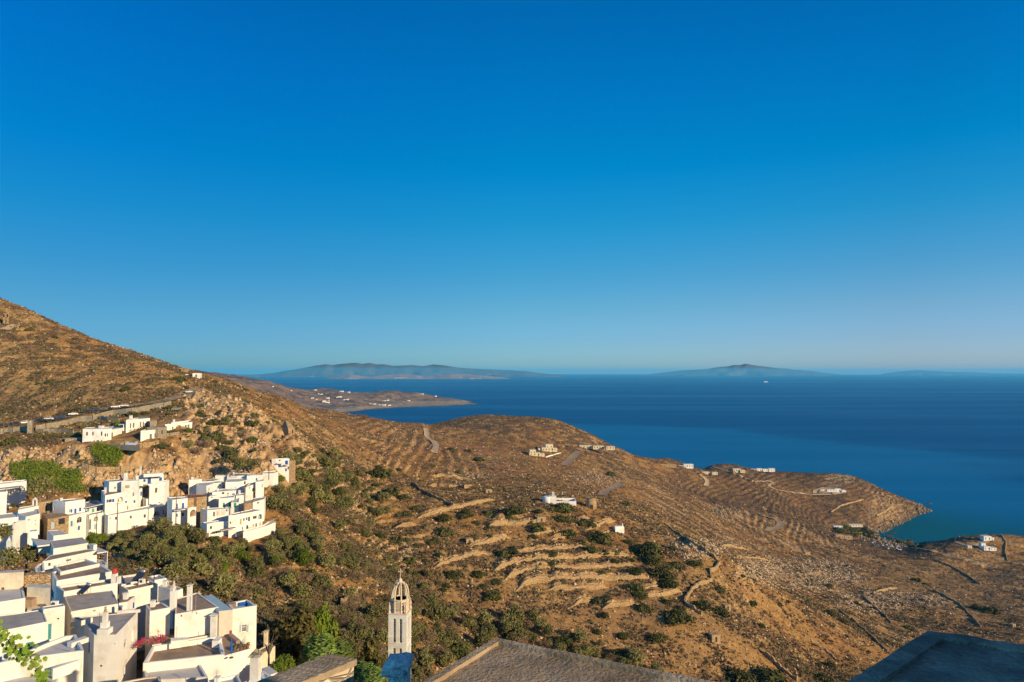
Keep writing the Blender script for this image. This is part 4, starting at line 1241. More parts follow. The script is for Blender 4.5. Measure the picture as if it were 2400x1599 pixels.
h = house('house', 'white house with a steep outdoor staircase and a small bell gable', wall=WHITE2, roof=PALEROOF)
b = h.block('E7', [(590, 1092), (918, 1018), (885, 850), (420, 920), (400, 1010)], D=221, par=.3); zz = b['z']
b1 = h.block('E7', [(420, 935), (885, 842), (870, 810), (430, 880)], D=227, par=.15)
h.block('E7', [(-120, 1150), (425, 1095), (400, 985), (-120, 1040)], D=220, par=.2)
h.block('E7', [(678, 1440), (872, 1415), (830, 1378), (690, 1392)], D=214, par=.1)
h.f('v', 'E7', 640, 1150, 690, 1175).f('v', 'E7', 800, 1160, 840, 1180).f('v', 'E7', 795, 1255, 830, 1270).f('w', 'E7', 785, 920, 868, 950, 'brown').f('v', 'E7', 815, 1165, 845, 1190)
M = MB(); p = on_z('E7', 490, 1165, zz - 1.0)
for k in range(14):
    M.box(p.x - .9, p.y - .36 * (k + 1), p.z - .42 * (k + 1) - 6, p.x + .9, p.y - .36 * k, p.z - .42 * k - .0)
M.build('staircase', WHITE2, h.root)
M = MB(); M.box(p.x + .95, p.y - 5.2, p.z - 12, p.x + 1.4, p.y + .6, p.z + .1); M.build('stair_wall', WHITE, h.root)
g = on_z('E7', 800, 835, b1['z']); M = MB()
M.box(g.x - .75, g.y - .2, g.z - .3, g.x - .45, g.y + .2, g.z + 1.9); M.box(g.x + .45, g.y - .2, g.z - .3, g.x + .75, g.y + .2, g.z + 1.9)
M.mesh([(g.x - .8, g.y - .2, g.z + 1.9), (g.x + .8, g.y - .2, g.z + 1.9), (g.x, g.y - .2, g.z + 2.8), (g.x - .8, g.y + .2, g.z + 1.9), (g.x + .8, g.y + .2, g.z + 1.9), (g.x, g.y + .2, g.z + 2.8)], [(0, 1, 2), (5, 4, 3), (0, 3, 4, 1), (1, 4, 5, 2), (2, 5, 3, 0)])
M.build('bell_gable', WHITE2, h.root)

h = house('stone_house', 'low ochre stone house with a pale blue door and a dark barred window', wall=STONE, roof=TANROOF)
h.block('E7', [(1095, 1148), (1585, 1058), (1430, 1012), (950, 1000)], D=227, par=.05)
h.f('d', 'E7', 1175, 1212, 1255, 1368, 'pale').f('w', 'E7', 1345, 1130, 1490, 1262, 'dark')
h = house('stone_house', 'tall ochre stone ruin with one narrow window beside the grey gable', wall=STONE, roof=STONE)
h.block('E7', [(865, 765), (1205, 722), (1195, 690), (880, 722)], D=243, par=0)
h.f('aw', 'E7', 1035, 830, 1078, 972, 'dark')
h = house('house', 'white courtyard wall with a pale blue gate in front of the stone house', wall=WHITE2, roof=PALEROOF)
h.block('E7', [(1230, 1530), (1570, 1490), (1360, 1395), (1080, 1400)], D=213, par=.15)
h.f('d', 'E7', 1240, 1425, 1305, 1520, 'pale')

h = house('house', 'white two storey house with blue shutters and a blue glazed arch', wall=WHITE2, roof=GREYROOF)
h.block('E7', [(1503, 748), (1957, 692), (1740, 668), (1215, 705)], D=238, par=.25)
h.block('E7', [(1583, 1078), (2052, 972), (1960, 935), (1490, 1005)], D=234, par=.3, roof=PALEROOF)
h.f('s', 'E7', 1625, 915, 1662, 998).f('w', 'E7', 1588, 920, 1620, 995, 'white').f('d', 'E7', 1705, 902, 1757, 1022, 'blue').f('s', 'E7', 1816, 880, 1866, 968).f('w', 'E7', 1225, 870, 1250, 932)
h.f('aw', 'E7', 1765, 1095, 1882, 1230).f('d', 'E7', 1620, 1187, 1670, 1312, 'teal').f('d', 'E7', 1790, 1302, 1838, 1397, 'blue')
h = house('house', 'white house with sea green doors under a flat porch roof', wall=WHITE2, roof=GREYROOF)
h.block('C3', [(1215, 858), (1410, 820), (1395, 788), (1160, 838)], D=239, par=.3)
h.block('C3', [(1160, 748), (1395, 692), (1320, 655), (1160, 680)], D=246, par=.2)
h.block('C3', [(1160, 758), (1400, 704), (1395, 692), (1160, 742)], D=241, h=.2, par=0, part='porch_slab', soffit=True)
h.f('a', 'C3', 1275, 876, 1336, 938, 'white').f('d', 'C3', 1210, 915, 1240, 1055, 'grey').f('d', 'C3', 1278, 980, 1315, 1052, 'pale')
h.f('d', 'C3', 1250, 768, 1285, 838, 'sea').f('s', 'C3', 1315, 758, 1345, 802, 'sea').f('s', 'C3', 1188, 770, 1214, 808, 'sea')

h = house('house', 'large stepped white house with arched loggias above the long plain wall', wall=WHITE2, roof=PALEROOF)
h.block('C3', [(1472, 864), (2250, 728), (2200, 688), (1700, 788), (1425, 848)], D=240, par=.35, wall=WHITE2)
b = h.block('C3', [(1432, 590), (1700, 540), (1937, 490), (1880, 468), (1380, 520)], D=247, par=.3, roof=TANROOF)
h.block('C3', [(1487, 403), (1660, 393), (1740, 358), (1418, 380)], D=256, par=.15, roof=GREYROOF)
bc = h.block('C3', [(1652, 393), (1882, 386), (1895, 378), (1740, 366)], D=255, par=.2)
h.block('C3', [(1990, 638), (2237, 606), (2220, 568), (1912, 600)], D=259, par=.25)
h.f('w', 'C3', 1488, 885, 1513, 913, 'blue').f('w', 'C3', 1565, 880, 1590, 920, 'grey').f('w', 'C3', 1768, 865, 1794, 903, 'grey').f('w', 'C3', 1955, 846, 1985, 892, 'grey')
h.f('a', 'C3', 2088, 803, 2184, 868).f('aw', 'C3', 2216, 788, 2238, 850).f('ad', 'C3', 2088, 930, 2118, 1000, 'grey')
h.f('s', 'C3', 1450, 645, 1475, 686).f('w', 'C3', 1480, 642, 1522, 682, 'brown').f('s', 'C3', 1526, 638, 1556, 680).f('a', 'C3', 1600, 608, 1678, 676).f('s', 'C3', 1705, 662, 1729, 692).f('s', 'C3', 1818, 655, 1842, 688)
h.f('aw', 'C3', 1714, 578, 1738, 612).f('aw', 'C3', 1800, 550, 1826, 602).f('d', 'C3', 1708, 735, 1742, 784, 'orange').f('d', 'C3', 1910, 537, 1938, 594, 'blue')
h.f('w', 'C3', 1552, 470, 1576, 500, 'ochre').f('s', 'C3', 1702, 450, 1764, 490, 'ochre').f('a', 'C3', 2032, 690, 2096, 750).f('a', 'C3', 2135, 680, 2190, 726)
h.chimney('C3', 1708, 360, bc['z'], 1.0, 2.2, 'pot', capmat=PAINT['green'])
h.chimney('C3', 1434, 560, b['z'] - .3, .5, 1.9, 'slab')

h = house('house', 'white house with bright blue door at the top of the mid village', wall=WHITE2, roof=PALEROOF)
b = h.block('C3', [(1915, 318), (2230, 300), (2215, 282), (1848, 320)], D=268, par=.15)
h.block('C3', [(1955, 300), (2220, 285), (2215, 272), (1960, 285)], z=b['z'] + .9, h=1.2, par=.1, roof=TANROOF)
h.block('C3', [(2035, 442), (2242, 403), (2305, 378), (2290, 370), (2060, 425)], D=259, par=.3)
h.f('s', 'C3', 1952, 370, 1982, 404).f('d', 'C3', 2008, 352, 2054, 430, 'blue').f('s', 'C3', 2166, 342, 2204, 390).f('d', 'C3', 2110, 485, 2142, 552, 'brown')
h.chimney('C3', 1912, 312, b['z'], .55, 3.4, 'slab')
M = MB(); p = on_z('C3', 1985, 440, b['z'] - 3.2)
for k in range(9): M.box(p.x - .9, p.y - .4 * (k + 1), p.z - .5 * (k + 1) - 4, p.x + .9, p.y - .4 * k, p.z - .5 * k)
M.build('staircase', GREYSTONE, h.root)

# ------------------------------------------------------------------ the cluster on the spur
h = house('house', 'white house with blue balcony doors and blue windows', wall=WHITE2, roof=GREYROOF)
b = h.block('C5', [(140, 650), (347, 626), (340, 600), (70, 612)], D=246, par=.3)
h.block('C5', [(347, 772), (463, 747), (455, 735), (347, 760)], D=245, par=.2)
h.f('d', 'C5', 185, 703, 213, 785, 'blue').f('d', 'C5', 268, 692, 300, 770, 'blue').f('s', 'C5', 187, 838, 213, 880).f('s', 'C5', 268, 822, 297, 868).f('a', 'C5', 380, 782, 458, 875, 'orange')
h.block('C5', [(165, 795), (340, 770), (335, 755), (160, 778)], D=243.5, h=.25, par=0, part='balcony', soffit=True)
M = MB()
for k in range(15):
    p = at(*px('C5', 166 + 12 * k, 794 - 1.75 * k), 243.4); M.tube([p, p + Vector((0, 0, 1))], .03, 4)
M.tube([at(*px('C5', 166, 794), 243.4) + Vector((0, 0, 1)), at(*px('C5', 334, 769.5), 243.4) + Vector((0, 0, 1))], .04, 4)
M.build('railing', PAINT['blue'], h.root)
h = house('stone_house', 'roofless looking stone house with a terracotta top and dark doorway', wall=STONE, roof=REDROOF)
h.block('C5', [(350, 628), (608, 602), (597, 572), (280, 582)], D=254, par=.1)
h.f('d', 'C5', 432, 590, 468, 742, 'brown').f('w', 'C5', 545, 690, 560, 715, 'brown')
h = house('house', 'white house with beige walls set behind two stepped terraces and a pergola', wall=WHITE2, roof=PALEROOF)
h.block('E8', [(450, 1142), (985, 1092), (960, 1060), (290, 1095)], D=247, par=.2)
h.block('C5', [(612, 978), (720, 955), (990, 930), (960, 900), (540, 955)], D=238, par=.2)
h.f('d', 'E8', 585, 1172, 622, 1282, 'dark').f('s', 'E8', 640, 1140, 745, 1268, 'cream').f('s', 'E8', 760, 1125, 870, 1250, 'cream').f('w', 'E8', 880, 1120, 915, 1165, 'brown')
h.f('w', 'C5', 650, 1006, 680, 1046, 'grey').f('w', 'C5', 733, 1074, 750, 1106, 'grey').f('d', 'C5', 612, 1098, 636, 1170, 'brown')
h.block('C5', [(800, 1068), (1010, 1030), (985, 1015), (790, 1050)], D=235, h=.15, par=0, part='pergola', roof=TANROOF, soffit=True)
for xx, yy in ((803, 1066), (905, 1048), (1005, 1030)):
    p = at(*px('C5', xx, yy), 235); M = MB(); M.tube([p, p - Vector((0, 0, 3))], .07, 5); M.build('post', WHITE2, h.root)
h = house('house', 'long white house with ochre shutters and an arch at its right corner', wall=WHITE2, roof=GREYROOF)
h.block('C5', [(905, 862), (975, 857), (1367, 787), (1230, 772), (940, 835)], D=240, par=.25)
b = h.block('C5', [(1105, 1088), (1395, 1012), (1545, 953), (1450, 935), (1380, 985), (1100, 1060)], D=236, par=.5)
h.f('s', 'C5', 1055, 905, 1082, 985, 'ochre').f('w', 'C5', 1103, 898, 1122, 936, 'grey').f('w', 'C5', 1141, 888, 1160, 926, 'grey').f('w', 'C5', 1170, 880, 1196, 940, 'grey').f('w', 'C5', 1235, 865, 1288, 908, 'ochre').f('a', 'C5', 1310, 842, 1356, 915, 'pale')
h.f('s', 'C5', 1230, 978, 1256, 1015, 'ochre').f('d', 'C5', 1268, 968, 1292, 1036, 'grey').f('s', 'C5', 1322, 953, 1345, 1000, 'ochre').f('w', 'C5', 1145, 995, 1172, 1045, 'brown').f('w', 'C5', 1085, 1018, 1099, 1056, 'grey').f('w', 'C5', 920, 945, 938, 976, 'grey')
M = MB()
for k in range(9):
    p = at(*px('C5', 1425 + 14 * k, 990 - 5 * k), 238); M.tube([p, p + Vector((0, 0, 1))], .03, 4)
M.tube([at(*px('C5', 1425, 990), 238) + Vector((0, 0, 1)), at(*px('C5', 1537, 950), 238) + Vector((0, 0, 1))], .04, 4); M.build('railing', WHITE2, h.root)
h = house('house', 'white house with three bright green shutters', wall=WHITE2, roof=PALEROOF)
h.block('E8', [(715, 872), (1050, 842), (1105, 775), (760, 820)], D=256, par=.2)
h.block('E8', [(1000, 962), (1172, 955), (1192, 850), (1050, 842)], D=253.5, par=.15)
h.f('s', 'E8', 803, 965, 854, 1066, 'green').f('s', 'E8', 940, 958, 988, 1052, 'green').f('s', 'E8', 1058, 968, 1116, 1072, 'green')
CL = [('white cube house with dark windows behind the green shuttered one', [(565, 722), (1110, 682), (1120, 648), (800, 640), (570, 690)], 266, .2, PALEROOF, [('w', 785, 720, 838, 770), ('w', 910, 735, 938, 772), ('w', 895, 795, 935, 815)]),
      ('white house with a curved grey end wall at the left of the spur', [(430, 578), (600, 520), (795, 500), (800, 470), (590, 468), (280, 480), (200, 552)], 272, .12, PALEROOF, [('d', 480, 615, 500, 690), ('w', 670, 590, 700, 620)]),
      ('white house with a tilted grey roof above the curved end wall', [(285, 487), (590, 468), (800, 402), (460, 420)], 280, .1, GREYROOF, []),
      ('small white house at the cliff foot by a bush', [(25, 442), (235, 430), (325, 420), (240, 405), (30, 415)], 278, .15, PALEROOF, []),
      ('white house with an empty flat terrace in the middle of the spur', [(865, 492), (1190, 480), (1385, 440), (1290, 398), (900, 412)], 276, .25, PALEROOF, [('w', 1180, 505, 1200, 592), ('w', 1290, 472, 1332, 540)]),
      ('low white house tucked under the cliff shrubs', [(630, 347), (870, 342), (860, 328), (640, 330)], 289, .1, PALEROOF, []),
      ('long white house with rough stone upper terraces at the cliff foot', [(900, 345), (1140, 348), (1550, 332), (1560, 290), (950, 283)], 288, .3, TANROOF, [('w', 950, 350, 985, 375), ('w', 1120, 352, 1145, 380)]),
      ('tall white house with a square dark doorway on the spur', [(1360, 348), (1560, 332), (1725, 325), (1720, 305), (1370, 318)], 284, .1, REDROOF, [('d', 1548, 395, 1590, 475)]),
      ('white house with an arched door on the outer edge of the spur', [(1330, 604), (1560, 525), (1757, 470), (1740, 438), (1380, 535)], 268, .25, PALEROOF, [('w', 1620, 692, 1656, 782), ('aw', 1480, 622, 1520, 702), ('w', 1560, 580, 1605, 642), ('w', 1405, 610, 1430, 640)]),
      ('white house with a sheer wall over the stone path', [(1560, 492), (1700, 470), (1757, 452), (1745, 425), (1580, 432)], 273, .15, PALEROOF, [('w', 1700, 540, 1720, 610)]),
      ('white walled yard at the top right end of the spur', [(1720, 292), (1960, 288), (2080, 250), (2050, 225), (1730, 248)], 291, .3, PALEROOF, []),
      ('white house between the utility pole and the shrubs', [(1475, 962), (1762, 880), (1792, 820), (1500, 862)], 254, .15, GREYROOF, [('w', 1590, 950, 1640, 985)]),
      ('white house with blank walls left of the green shuttered house', [(480, 830), (640, 800), (700, 780), (560, 760)], 262, .1, PALEROOF, [('w', 540, 830, 570, 860)]),
      ('little white house with pots on its wall in the middle of the spur', [(1110, 810), (1290, 790), (1320, 740), (1140, 745)], 262, .2, PALEROOF, [('w', 1150, 850, 1180, 890)]),
      ('white lean-to house below the flat terrace', [(1160, 690), (1330, 650), (1380, 600), (1190, 620)], 269, .15, PALEROOF, [('w', 1310, 610, 1340, 690), ('w', 1360, 720, 1390, 760)])]
for lab, pts, D, par, rf, fts in CL:
    h = house('house', lab, wall=WHITE2, roof=rf)
    h.block('E8', pts, D=D, par=par)
    for k, x0, y0, x1, y1 in fts: h.f(k, 'E8', x0, y0, x1, y1, 'dark' if k != 'w' else 'grey')
h = house('stone_house', 'small stone house with a grey roof below the utility pole', wall=STONE, roof=GREYROOF)
h.block('E8', [(1290, 985), (1470, 975), (1530, 880), (1330, 930)], D=250, par=.05)
h = house('house', 'narrow white house with blue shutters standing alone beyond the spur', wall=WHITE2, roof=PALEROOF)
h.block('F2', [(1310, 1062), (1556, 1056), (1540, 1044), (1230, 1062)], D=312, par=.1)
h.f('s', 'F2', 1475, 1095, 1528, 1165).f('s', 'F2', 1348, 1163, 1402, 1218).f('d', 'F2', 1475, 1240, 1507, 1292, 'blue').f('w', 'F2', 1360, 1082, 1390, 1105, 'grey').f('w', 'F2', 1520, 1205, 1545, 1260, 'grey')
h.block('F2', [(1330, 1146), (1440, 1144), (1440, 1138), (1330, 1138)], D=310.5, h=.3, par=0, part='balcony', soffit=True)
h.block('F2', [(1470, 1172), (1556, 1170), (1556, 1164), (1470, 1164)], D=310.5, h=.3, par=0, part='balcony', soffit=True)
h.block('F2', [(1558, 1095), (1668, 1092), (1665, 1082), (1560, 1085)], D=313, par=0, wall=STONE, roof=STONE)
h = house('stone_house', 'stepped ochre stone house left of the narrow blue shuttered house', wall=STONE, roof=STONE)
h.block('F2', [(1040, 986), (1195, 978), (1190, 958), (1045, 963)], D=319, par=0)
h.block('F2', [(1085, 1152), (1255, 1142), (1250, 1118), (1085, 1128)], D=313, par=0)
h.f('d', 'F2', 1165, 1180, 1210, 1240, 'dark')
h = house('ruined_church', 'ruined ochre stone church with a pointed roof at the cliff foot', 'church', wall=STONE, roof=STONE)
b = h.block('F2', [(1530, 512), (1655, 500), (1600, 470), (1470, 480)], D=352, par=0)
h.block('F2', [(1440, 625), (1530, 608), (1530, 590), (1445, 605)], D=351, par=0); h.block('F2', [(1345, 682), (1440, 665), (1440, 645), (1350, 665)], D=350, par=0)
h.block('F2', [(1400, 505), (1535, 520), (1520, 470), (1400, 470)], D=356, par=0)
h.f('w', 'F2', 1602, 530, 1626, 598, 'dark').f('v', 'F2', 1570, 620, 1584, 642).f('v', 'F2', 1600, 615, 1614, 660).f('d', 'F2', 1335, 680, 1354, 728, 'dark')
M = MB(); q = [on_z('F2', 1530, 512, b['z']), on_z('F2', 1655, 500, b['z']), on_z('F2', 1610, 470, b['z']), on_z('F2', 1400, 490, b['z'])]; ap = at(*px('F2', 1480, 345), 361)
M.mesh([*q, ap, ap + Vector((1.2, 0, -.3))], [(0, 1, 5, 4), (1, 2, 5), (2, 3, 4, 5), (3, 0, 4)]); M.build('gable_roof', STONE, h.root)
h = house('ruin', 'roofless stone farmhouse ruin with empty windows on the brown saddle', 'ruin', wall=STONE, roof=STONE)
h.block('F2', [(1822, 275), (2030, 268), (2010, 240), (1730, 252)], D=520, par=.4, pw=.6)
for x0 in (1845, 1925, 1965): h.f('w', 'F2', x0, 285, x0 + 16, 310, 'dark')
h.f('w', 'F2', 1840, 338, 1885, 356, 'dark')

# ------------------------------------------------------------------ modern houses under the road
h = house('villa', 'largest white two storey modern house above the ochre cliff', wall=WHITE2, roof=PALEROOF)
b = h.block('F1', [(108, 518), (500, 512), (640, 506), (620, 478), (160, 488)], D=297, par=.2)
h.block('F1', [(625, 528), (874, 490), (868, 470), (410, 476), (520, 505)], D=302, par=.2)
for x0, y0, x1, y1 in ((170, 570, 202, 636), (282, 568, 309, 633), (440, 562, 468, 640), (511, 596, 540, 656), (555, 595, 574, 655), (305, 725, 329, 770), (440, 718, 461, 812), (511, 735, 536, 796), (553, 735, 572, 780), (632, 580, 664, 680), (830, 548, 868, 648)):
    h.f('w', 'F1', x0, y0, x1, y1, 'grey')
h.f('d', 'F1', 362, 720, 412, 815, 'grey')
h.chimney('F1', 450, 490, b['z'], 1.6, .7, 'slab')
h = house('villa', 'white modern house with a porch and tall grey windows', wall=WHITE2, roof=GREYROOF)
b = h.block('F1', [(905, 348), (1132, 332), (1345, 314), (1330, 298), (980, 318)], D=312, par=.2)
for x0, y0, x1, y1 in ((975, 410, 1000, 502), (1028, 405, 1060, 492), (1158, 385, 1186, 480), (1210, 380, 1236, 472), (1277, 372, 1303, 463)): h.f('d', 'F1', x0, y0, x1, y1, 'grey')
h.block('F1', [(762, 440), (912, 415), (905, 392), (780, 415)], D=309, h=.2, par=0, part='porch_slab', soffit=True)
for xx in (860, 905): h.post('F1', xx, 428, b['z'] - 2.0, 3.0, WHITE2, .18)
h.chimney('F1', 995, 320, b['z'], 1.0, 1.2, 'slab')
h = house('villa', 'smallest white modern house with one grey door and a side of glass', wall=WHITE2, roof=GREYROOF)
h.block('F1', [(1175, 548), (1425, 532), (1480, 516), (1440, 505), (1230, 526)], D=298, par=.2)
h.f('d', 'F1', 1338, 605, 1380, 697, 'grey').f('w', 'F1', 1428, 592, 1445, 668, 'grey').f('w', 'F1', 1450, 585, 1462, 660, 'grey')
h = house('villa', 'white modern house with a beige arched porch at the right of the group', wall=WHITE2, roof=PALEROOF)
h.block('F1', [(1620, 432), (1800, 416), (2120, 388), (2080, 368), (1720, 400)], D=312, par=.2)
b = h.block('F1', [(1730, 395), (2095, 350), (2095, 325), (1800, 350)], D=317, par=.2)
h.f('d', 'F1', 1750, 472, 1776, 530, 'grey').f('a', 'F1', 1808, 445, 1942, 562, 'cream').f('w', 'F1', 1985, 440, 2025, 540, 'white').f('w', 'F1', 2035, 430, 2075, 520, 'white')
h.chimney('F1', 1784, 385, b['z'], .7, 1.0, 'slab')
h = house('stone_house', 'grey stone outbuilding beside the smallest modern house', 'outbuilding', wall=GREYSTONE, roof=GREYSTONE)
h.block('F1', [(1498, 485), (1655, 480), (1635, 440), (1290, 485)], D=304, par=0)
h.f('d', 'F1', 1548, 540, 1585, 605, 'brown')
h = house('stone_house', 'flat stone building directly behind the house with the porch', 'outbuilding', wall=GREYSTONE, roof=GREENROOF)
h.block('F1', [(1090, 302), (1332, 308), (1325, 268), (1190, 272)], D=326, par=0)
h.block('F1', [(1345, 362), (1470, 352), (1465, 345), (1345, 350)], D=318, par=0)
h = house('stone_house', 'grey stone base wall and shed left of the largest modern house', 'outbuilding', wall=GREYSTONE, roof=GREYSTONE)
h.block('F1', [(-220, 690), (112, 680), (110, 665), (-200, 670)], D=299, par=0)
h.f('s', 'F1', 10, 690, 100, 768, 'grey').f('s', 'F1', -50, 700, -20, 760, 'grey')
h = house('stone_tower', 'square grey stone tower stub with a white framed window by the road', 'tower', wall=GREYSTONE, roof=GREYSTONE)
h.block('C2', [(372, 500), (440, 498), (470, 545), (450, 490), (380, 488)][:2] + [(462, 488), (382, 486)], D=320, par=0)
h.f('w', 'C2', 412, 500, 436, 548, 'white')
# pool
pl = House('swimming_pool', 'small white rimmed swimming pool below the largest modern house', 'pool', wall=WHITE2, roof=PAINT['pale']); HOUSES.append(pl)
pl.block('F1', [(888, 770), (1085, 778), (1135, 730), (930, 722)], D=292, h=1.2, par=.25, pw=.9)
h = house('stone_wall', 'grey stone terrace wall holding the swimming pool', 'wall', wall=GREYSTONE, roof=GREYSTONE)
h.block('F1', [(800, 810), (1150, 835), (1170, 785), (860, 770)], D=290, h=2.0, par=0)
h = house('stone_wall', 'tall grey stone wall under the front of the largest modern house', 'wall', wall=GREYSTONE, roof=GREYSTONE)
h.block('F1', [(570, 800), (800, 810), (830, 660), (640, 690)], D=292, h=2.6, par=0)
# hill crest
for h in HOUSES: h.finish()
# roof clutter
rr = random.Random(77)
NEAR = [h for h in HOUSES if h.cat == 'house' and h.blocks and 80 < h.blocks[0]['P'][0].y < 290]
for i, h in enumerate(NEAR):
    b = max(h.blocks, key=lambda q: q['z'])
    P = inset(b['P'], .6); c = sum(P, Vector()) / len(P)
    if i % 2 == 0:
        p = P[0].lerp(c, .3); zz = b['z'] - b['par']; M = MB(); hh = rr.uniform(1.8, 2.8)
        M.tube([(p.x, p.y, zz), (p.x, p.y, zz + hh)], .03, 5)
        for k in range(4): M.tube([(p.x - .45 + .06 * k, p.y, zz + hh - .08 - .16 * k), (p.x + .45 - .06 * k, p.y, zz + hh - .08 - .16 * k)], .018, 4)
        M.build('aerial', METAL, h.root)
    if i % 3 == 1:
        p = P[-1].lerp(c, .35); M = MB(); zz = b['z'] - b['par']
        M.box(p.x - .3, p.y - .3, zz, p.x + .3, p.y + .3, zz + .9); M.box(p.x - .38, p.y - .38, zz + .9, p.x + .38, p.y + .38, zz + 1.0)
        M.build('chimney', h.wall, h.root)
# ------------------------------------------------------------------ stone walls, roads, small and far buildings, poles, cars, boat
def strip_wall(name, label, P, H, w, mat, group=None, cat='wall', drop=0.5):
    """a wall along ground points P with heights H above them; irregular top."""
    m = MB(); n = len(P)
    for i in range(n - 1):
        p, q = Vector(P[i]), Vector(P[i + 1])
        d = (q - p); d.z = 0
        if d.length < 1e-3: continue
        s_ = Vector((d.y, -d.x, 0)).normalized() * (w / 2)
        hp, hq = H[i], H[i + 1]
        a = [p - s_ - Vector((0, 0, drop)), p + s_ - Vector((0, 0, drop)), p + s_ * .8 + Vector((0, 0, hp)), p - s_ * .8 + Vector((0, 0, hp))]
        b = [q - s_ - Vector((0, 0, drop)), q + s_ - Vector((0, 0, drop)), q + s_ * .8 + Vector((0, 0, hq)), q - s_ * .8 + Vector((0, 0, hq))]
        m.mesh(a + b, [(1, 5, 6, 2), (0, 3, 7, 4), (3, 2, 6, 7)] + ([(0, 1, 2, 3)] if i == 0 else []) + ([(4, 7, 6, 5)] if i == n - 2 else []))
    o = m.build(name, mat)
    return tag(o, label, cat, group)


WORD = ['lowest', 'second', 'third', 'fourth', 'fifth', 'sixth']
TL = ['long thin terrace wall running down left from the white walled chapel', 'short terrace wall just left of the stone doorway ruin', 'terrace wall under the stone doorway ruin', 'short terrace wall below a row of dark shrubs near the doorway ruin',
      'broken terrace wall beside the little square stone hut', 'terrace wall just left of the big round dark bush', 'terrace wall under the large pair of dark bushes', 'long even terrace wall above the two joined round bushes', 'long golden terrace wall below the two joined round bushes',
      'longest and tallest golden terrace wall with a curved left end', 'faint terrace wall below the tallest golden wall', 'short rough terrace wall above the ravine trees', 'low terrace wall beside the ball shaped green bush', 'uppermost slanting terrace wall right of the doorway ruin', 'middle slanting terrace wall near the tiny white chapel',
      'lowest slanting terrace wall near the tiny white chapel', 'terrace wall left of the winding field wall', 'lowest terrace wall reaching the winding field wall', 'upper terrace wall on the rubbly slope beyond the ravine', 'highest terrace wall on the rubbly slope beyond the ravine', 'faded terrace wall on the slope above the ravine',
      'broken terrace wall among dry scrub over the ravine', 'pale terrace wall near the grey bushes across the ravine', 'second pale terrace wall near the grey bushes across the ravine', 'golden terrace wall on the heath right of the winding field wall', 'pale terrace wall between two fans of white scree', 'short pale terrace wall on the brown heath']
for k, (us, dw, zb, hh) in enumerate(TWALLS):
    idx = list(range(0, len(us), 2))
    P = [(((us[i] - 1200) / F) * (dw[i] - 1.3), dw[i] - 1.3, zb[i]) for i in idx]
    H = [max(.15, hh[i] + .25 + .3 * (random.random() - .5)) for i in idx]
    strip_wall('terrace_wall', TL[k], P, H, .8, DRYSTONE, 'terrace walls on the dry hillside')


def wall_on(crop, pts, h, w, label, group='dry stone field walls', mat=None, name='dry_stone_wall', step=5, dmin=90, jit=.4):
    Q = []
    for (x0, y0), (x1, y1) in zip(pts, pts[1:]):
        a, b = px(crop, x0, y0), px(crop, x1, y1)
        n = max(1, int(math.hypot(b[0] - a[0], b[1] - a[1]) / step))
        for i in range(n): Q.append((a[0] + (b[0] - a[0]) * i / n, a[1] + (b[1] - a[1]) * i / n))
    Q.append(px(crop, *pts[-1]))
    P = [hit(u, v, dmin) for u, v in Q]; P = [p for p in P if p is not None]
    # drop jumps where the line of sight skips behind a rise
    out = [P[0]]
    for p in P[1:]:
        if (p - out[-1]).length < 0.12 * p.y + 6: out.append(p)
    if len(out) < 2: return None
    return strip_wall(name, label, out, [h * random.uniform(1 - jit, 1 + jit * .7) for _ in out], w, mat or DRYSTONE, group)


wall_on('D5', [(175, 155), (260, 210), (330, 250), (390, 290), (440, 325), (490, 372), (470, 400), (432, 425), (440, 470)], 1.9, .9, 'winding dark field wall climbing past the white scree')
wall_on('D5', [(440, 480), (365, 500), (320, 535), (290, 580), (275, 615), (320, 650), (380, 690)], 1.8, .9, 'curved field wall hugging the large round bush')
wall_on('D5', [(735, 905), (800, 960), (880, 1030), (965, 1092)], 1.7, .9, 'field wall running off the lower edge beside the biggest dark bush')
wall_on('D5', [(1800, 535), (1880, 575), (1960, 620), (2030, 690), (2090, 760)], 1.7, 1.0, 'long dark field wall above the shadowed roof')
wall_on('D5', [(1720, 335), (1830, 355), (1920, 395), (2000, 440), (2090, 500)], 1.7, 1.0, 'field wall crossing the smooth brown field')
wall_on('D5', [(1220, 655), (1300, 715), (1390, 790), (1450, 850), (1520, 915)], 1.4, .8, 'straight field wall on the rough slope left of the shadowed roof')
wall_on('D5', [(1370, 570), (1440, 640), (1500, 690), (1540, 735)], 1.5, .9, 'field wall along the edge of the pale scree fan')
wall_on('D5', [(2215, 195), (2245, 240), (2240, 300), (2255, 355)], 1.8, 1.2, 'dark boundary wall at the right beside the white villas')
wall_on('D5', [(1010, 815), (1080, 860), (1140, 905), (1200, 960)], 1.3, .8, 'crooked low field wall in the scrub')
wall_on('D8', [(430, 80), (520, 110), (620, 150), (710, 190)], 2.2, 1.5, 'thin field wall on the brown peninsula')
wall_on('D8', [(1170, 370), (1230, 330), (1300, 310), (1370, 292)], 2.0, 1.6, 'faint pale field wall in the middle of the peninsula')
wall_on('D8', [(1450, 390), (1510, 360), (1545, 330), (1540, 300)], 2.0, 1.6, 'bent field wall near the tip of the peninsula')
wall_on('D2', [(480, 845), (540, 900), (640, 950), (740, 995), (790, 1015)], 1.4, .8, 'thin field wall going down the slope beside scattered bushes')
wall_on('D2', [(1390, 675), (1440, 660), (1495, 645)], 1.2, 1.0, 'white wall in front of the two cream villas', mat=WHITE, group='white garden walls', name='garden_wall')
wall_on('C7', [(1050, 652), (1140, 590), (1240, 505)], 2.4, .7, 'straight stone wall lit on its face above the bell tower', mat=STONE)
wall_on('D1', [(1150, 465), (1210, 510), (1290, 545), (1420, 575)], 1.3, .9, 'pale old wall descending the brown saddle')
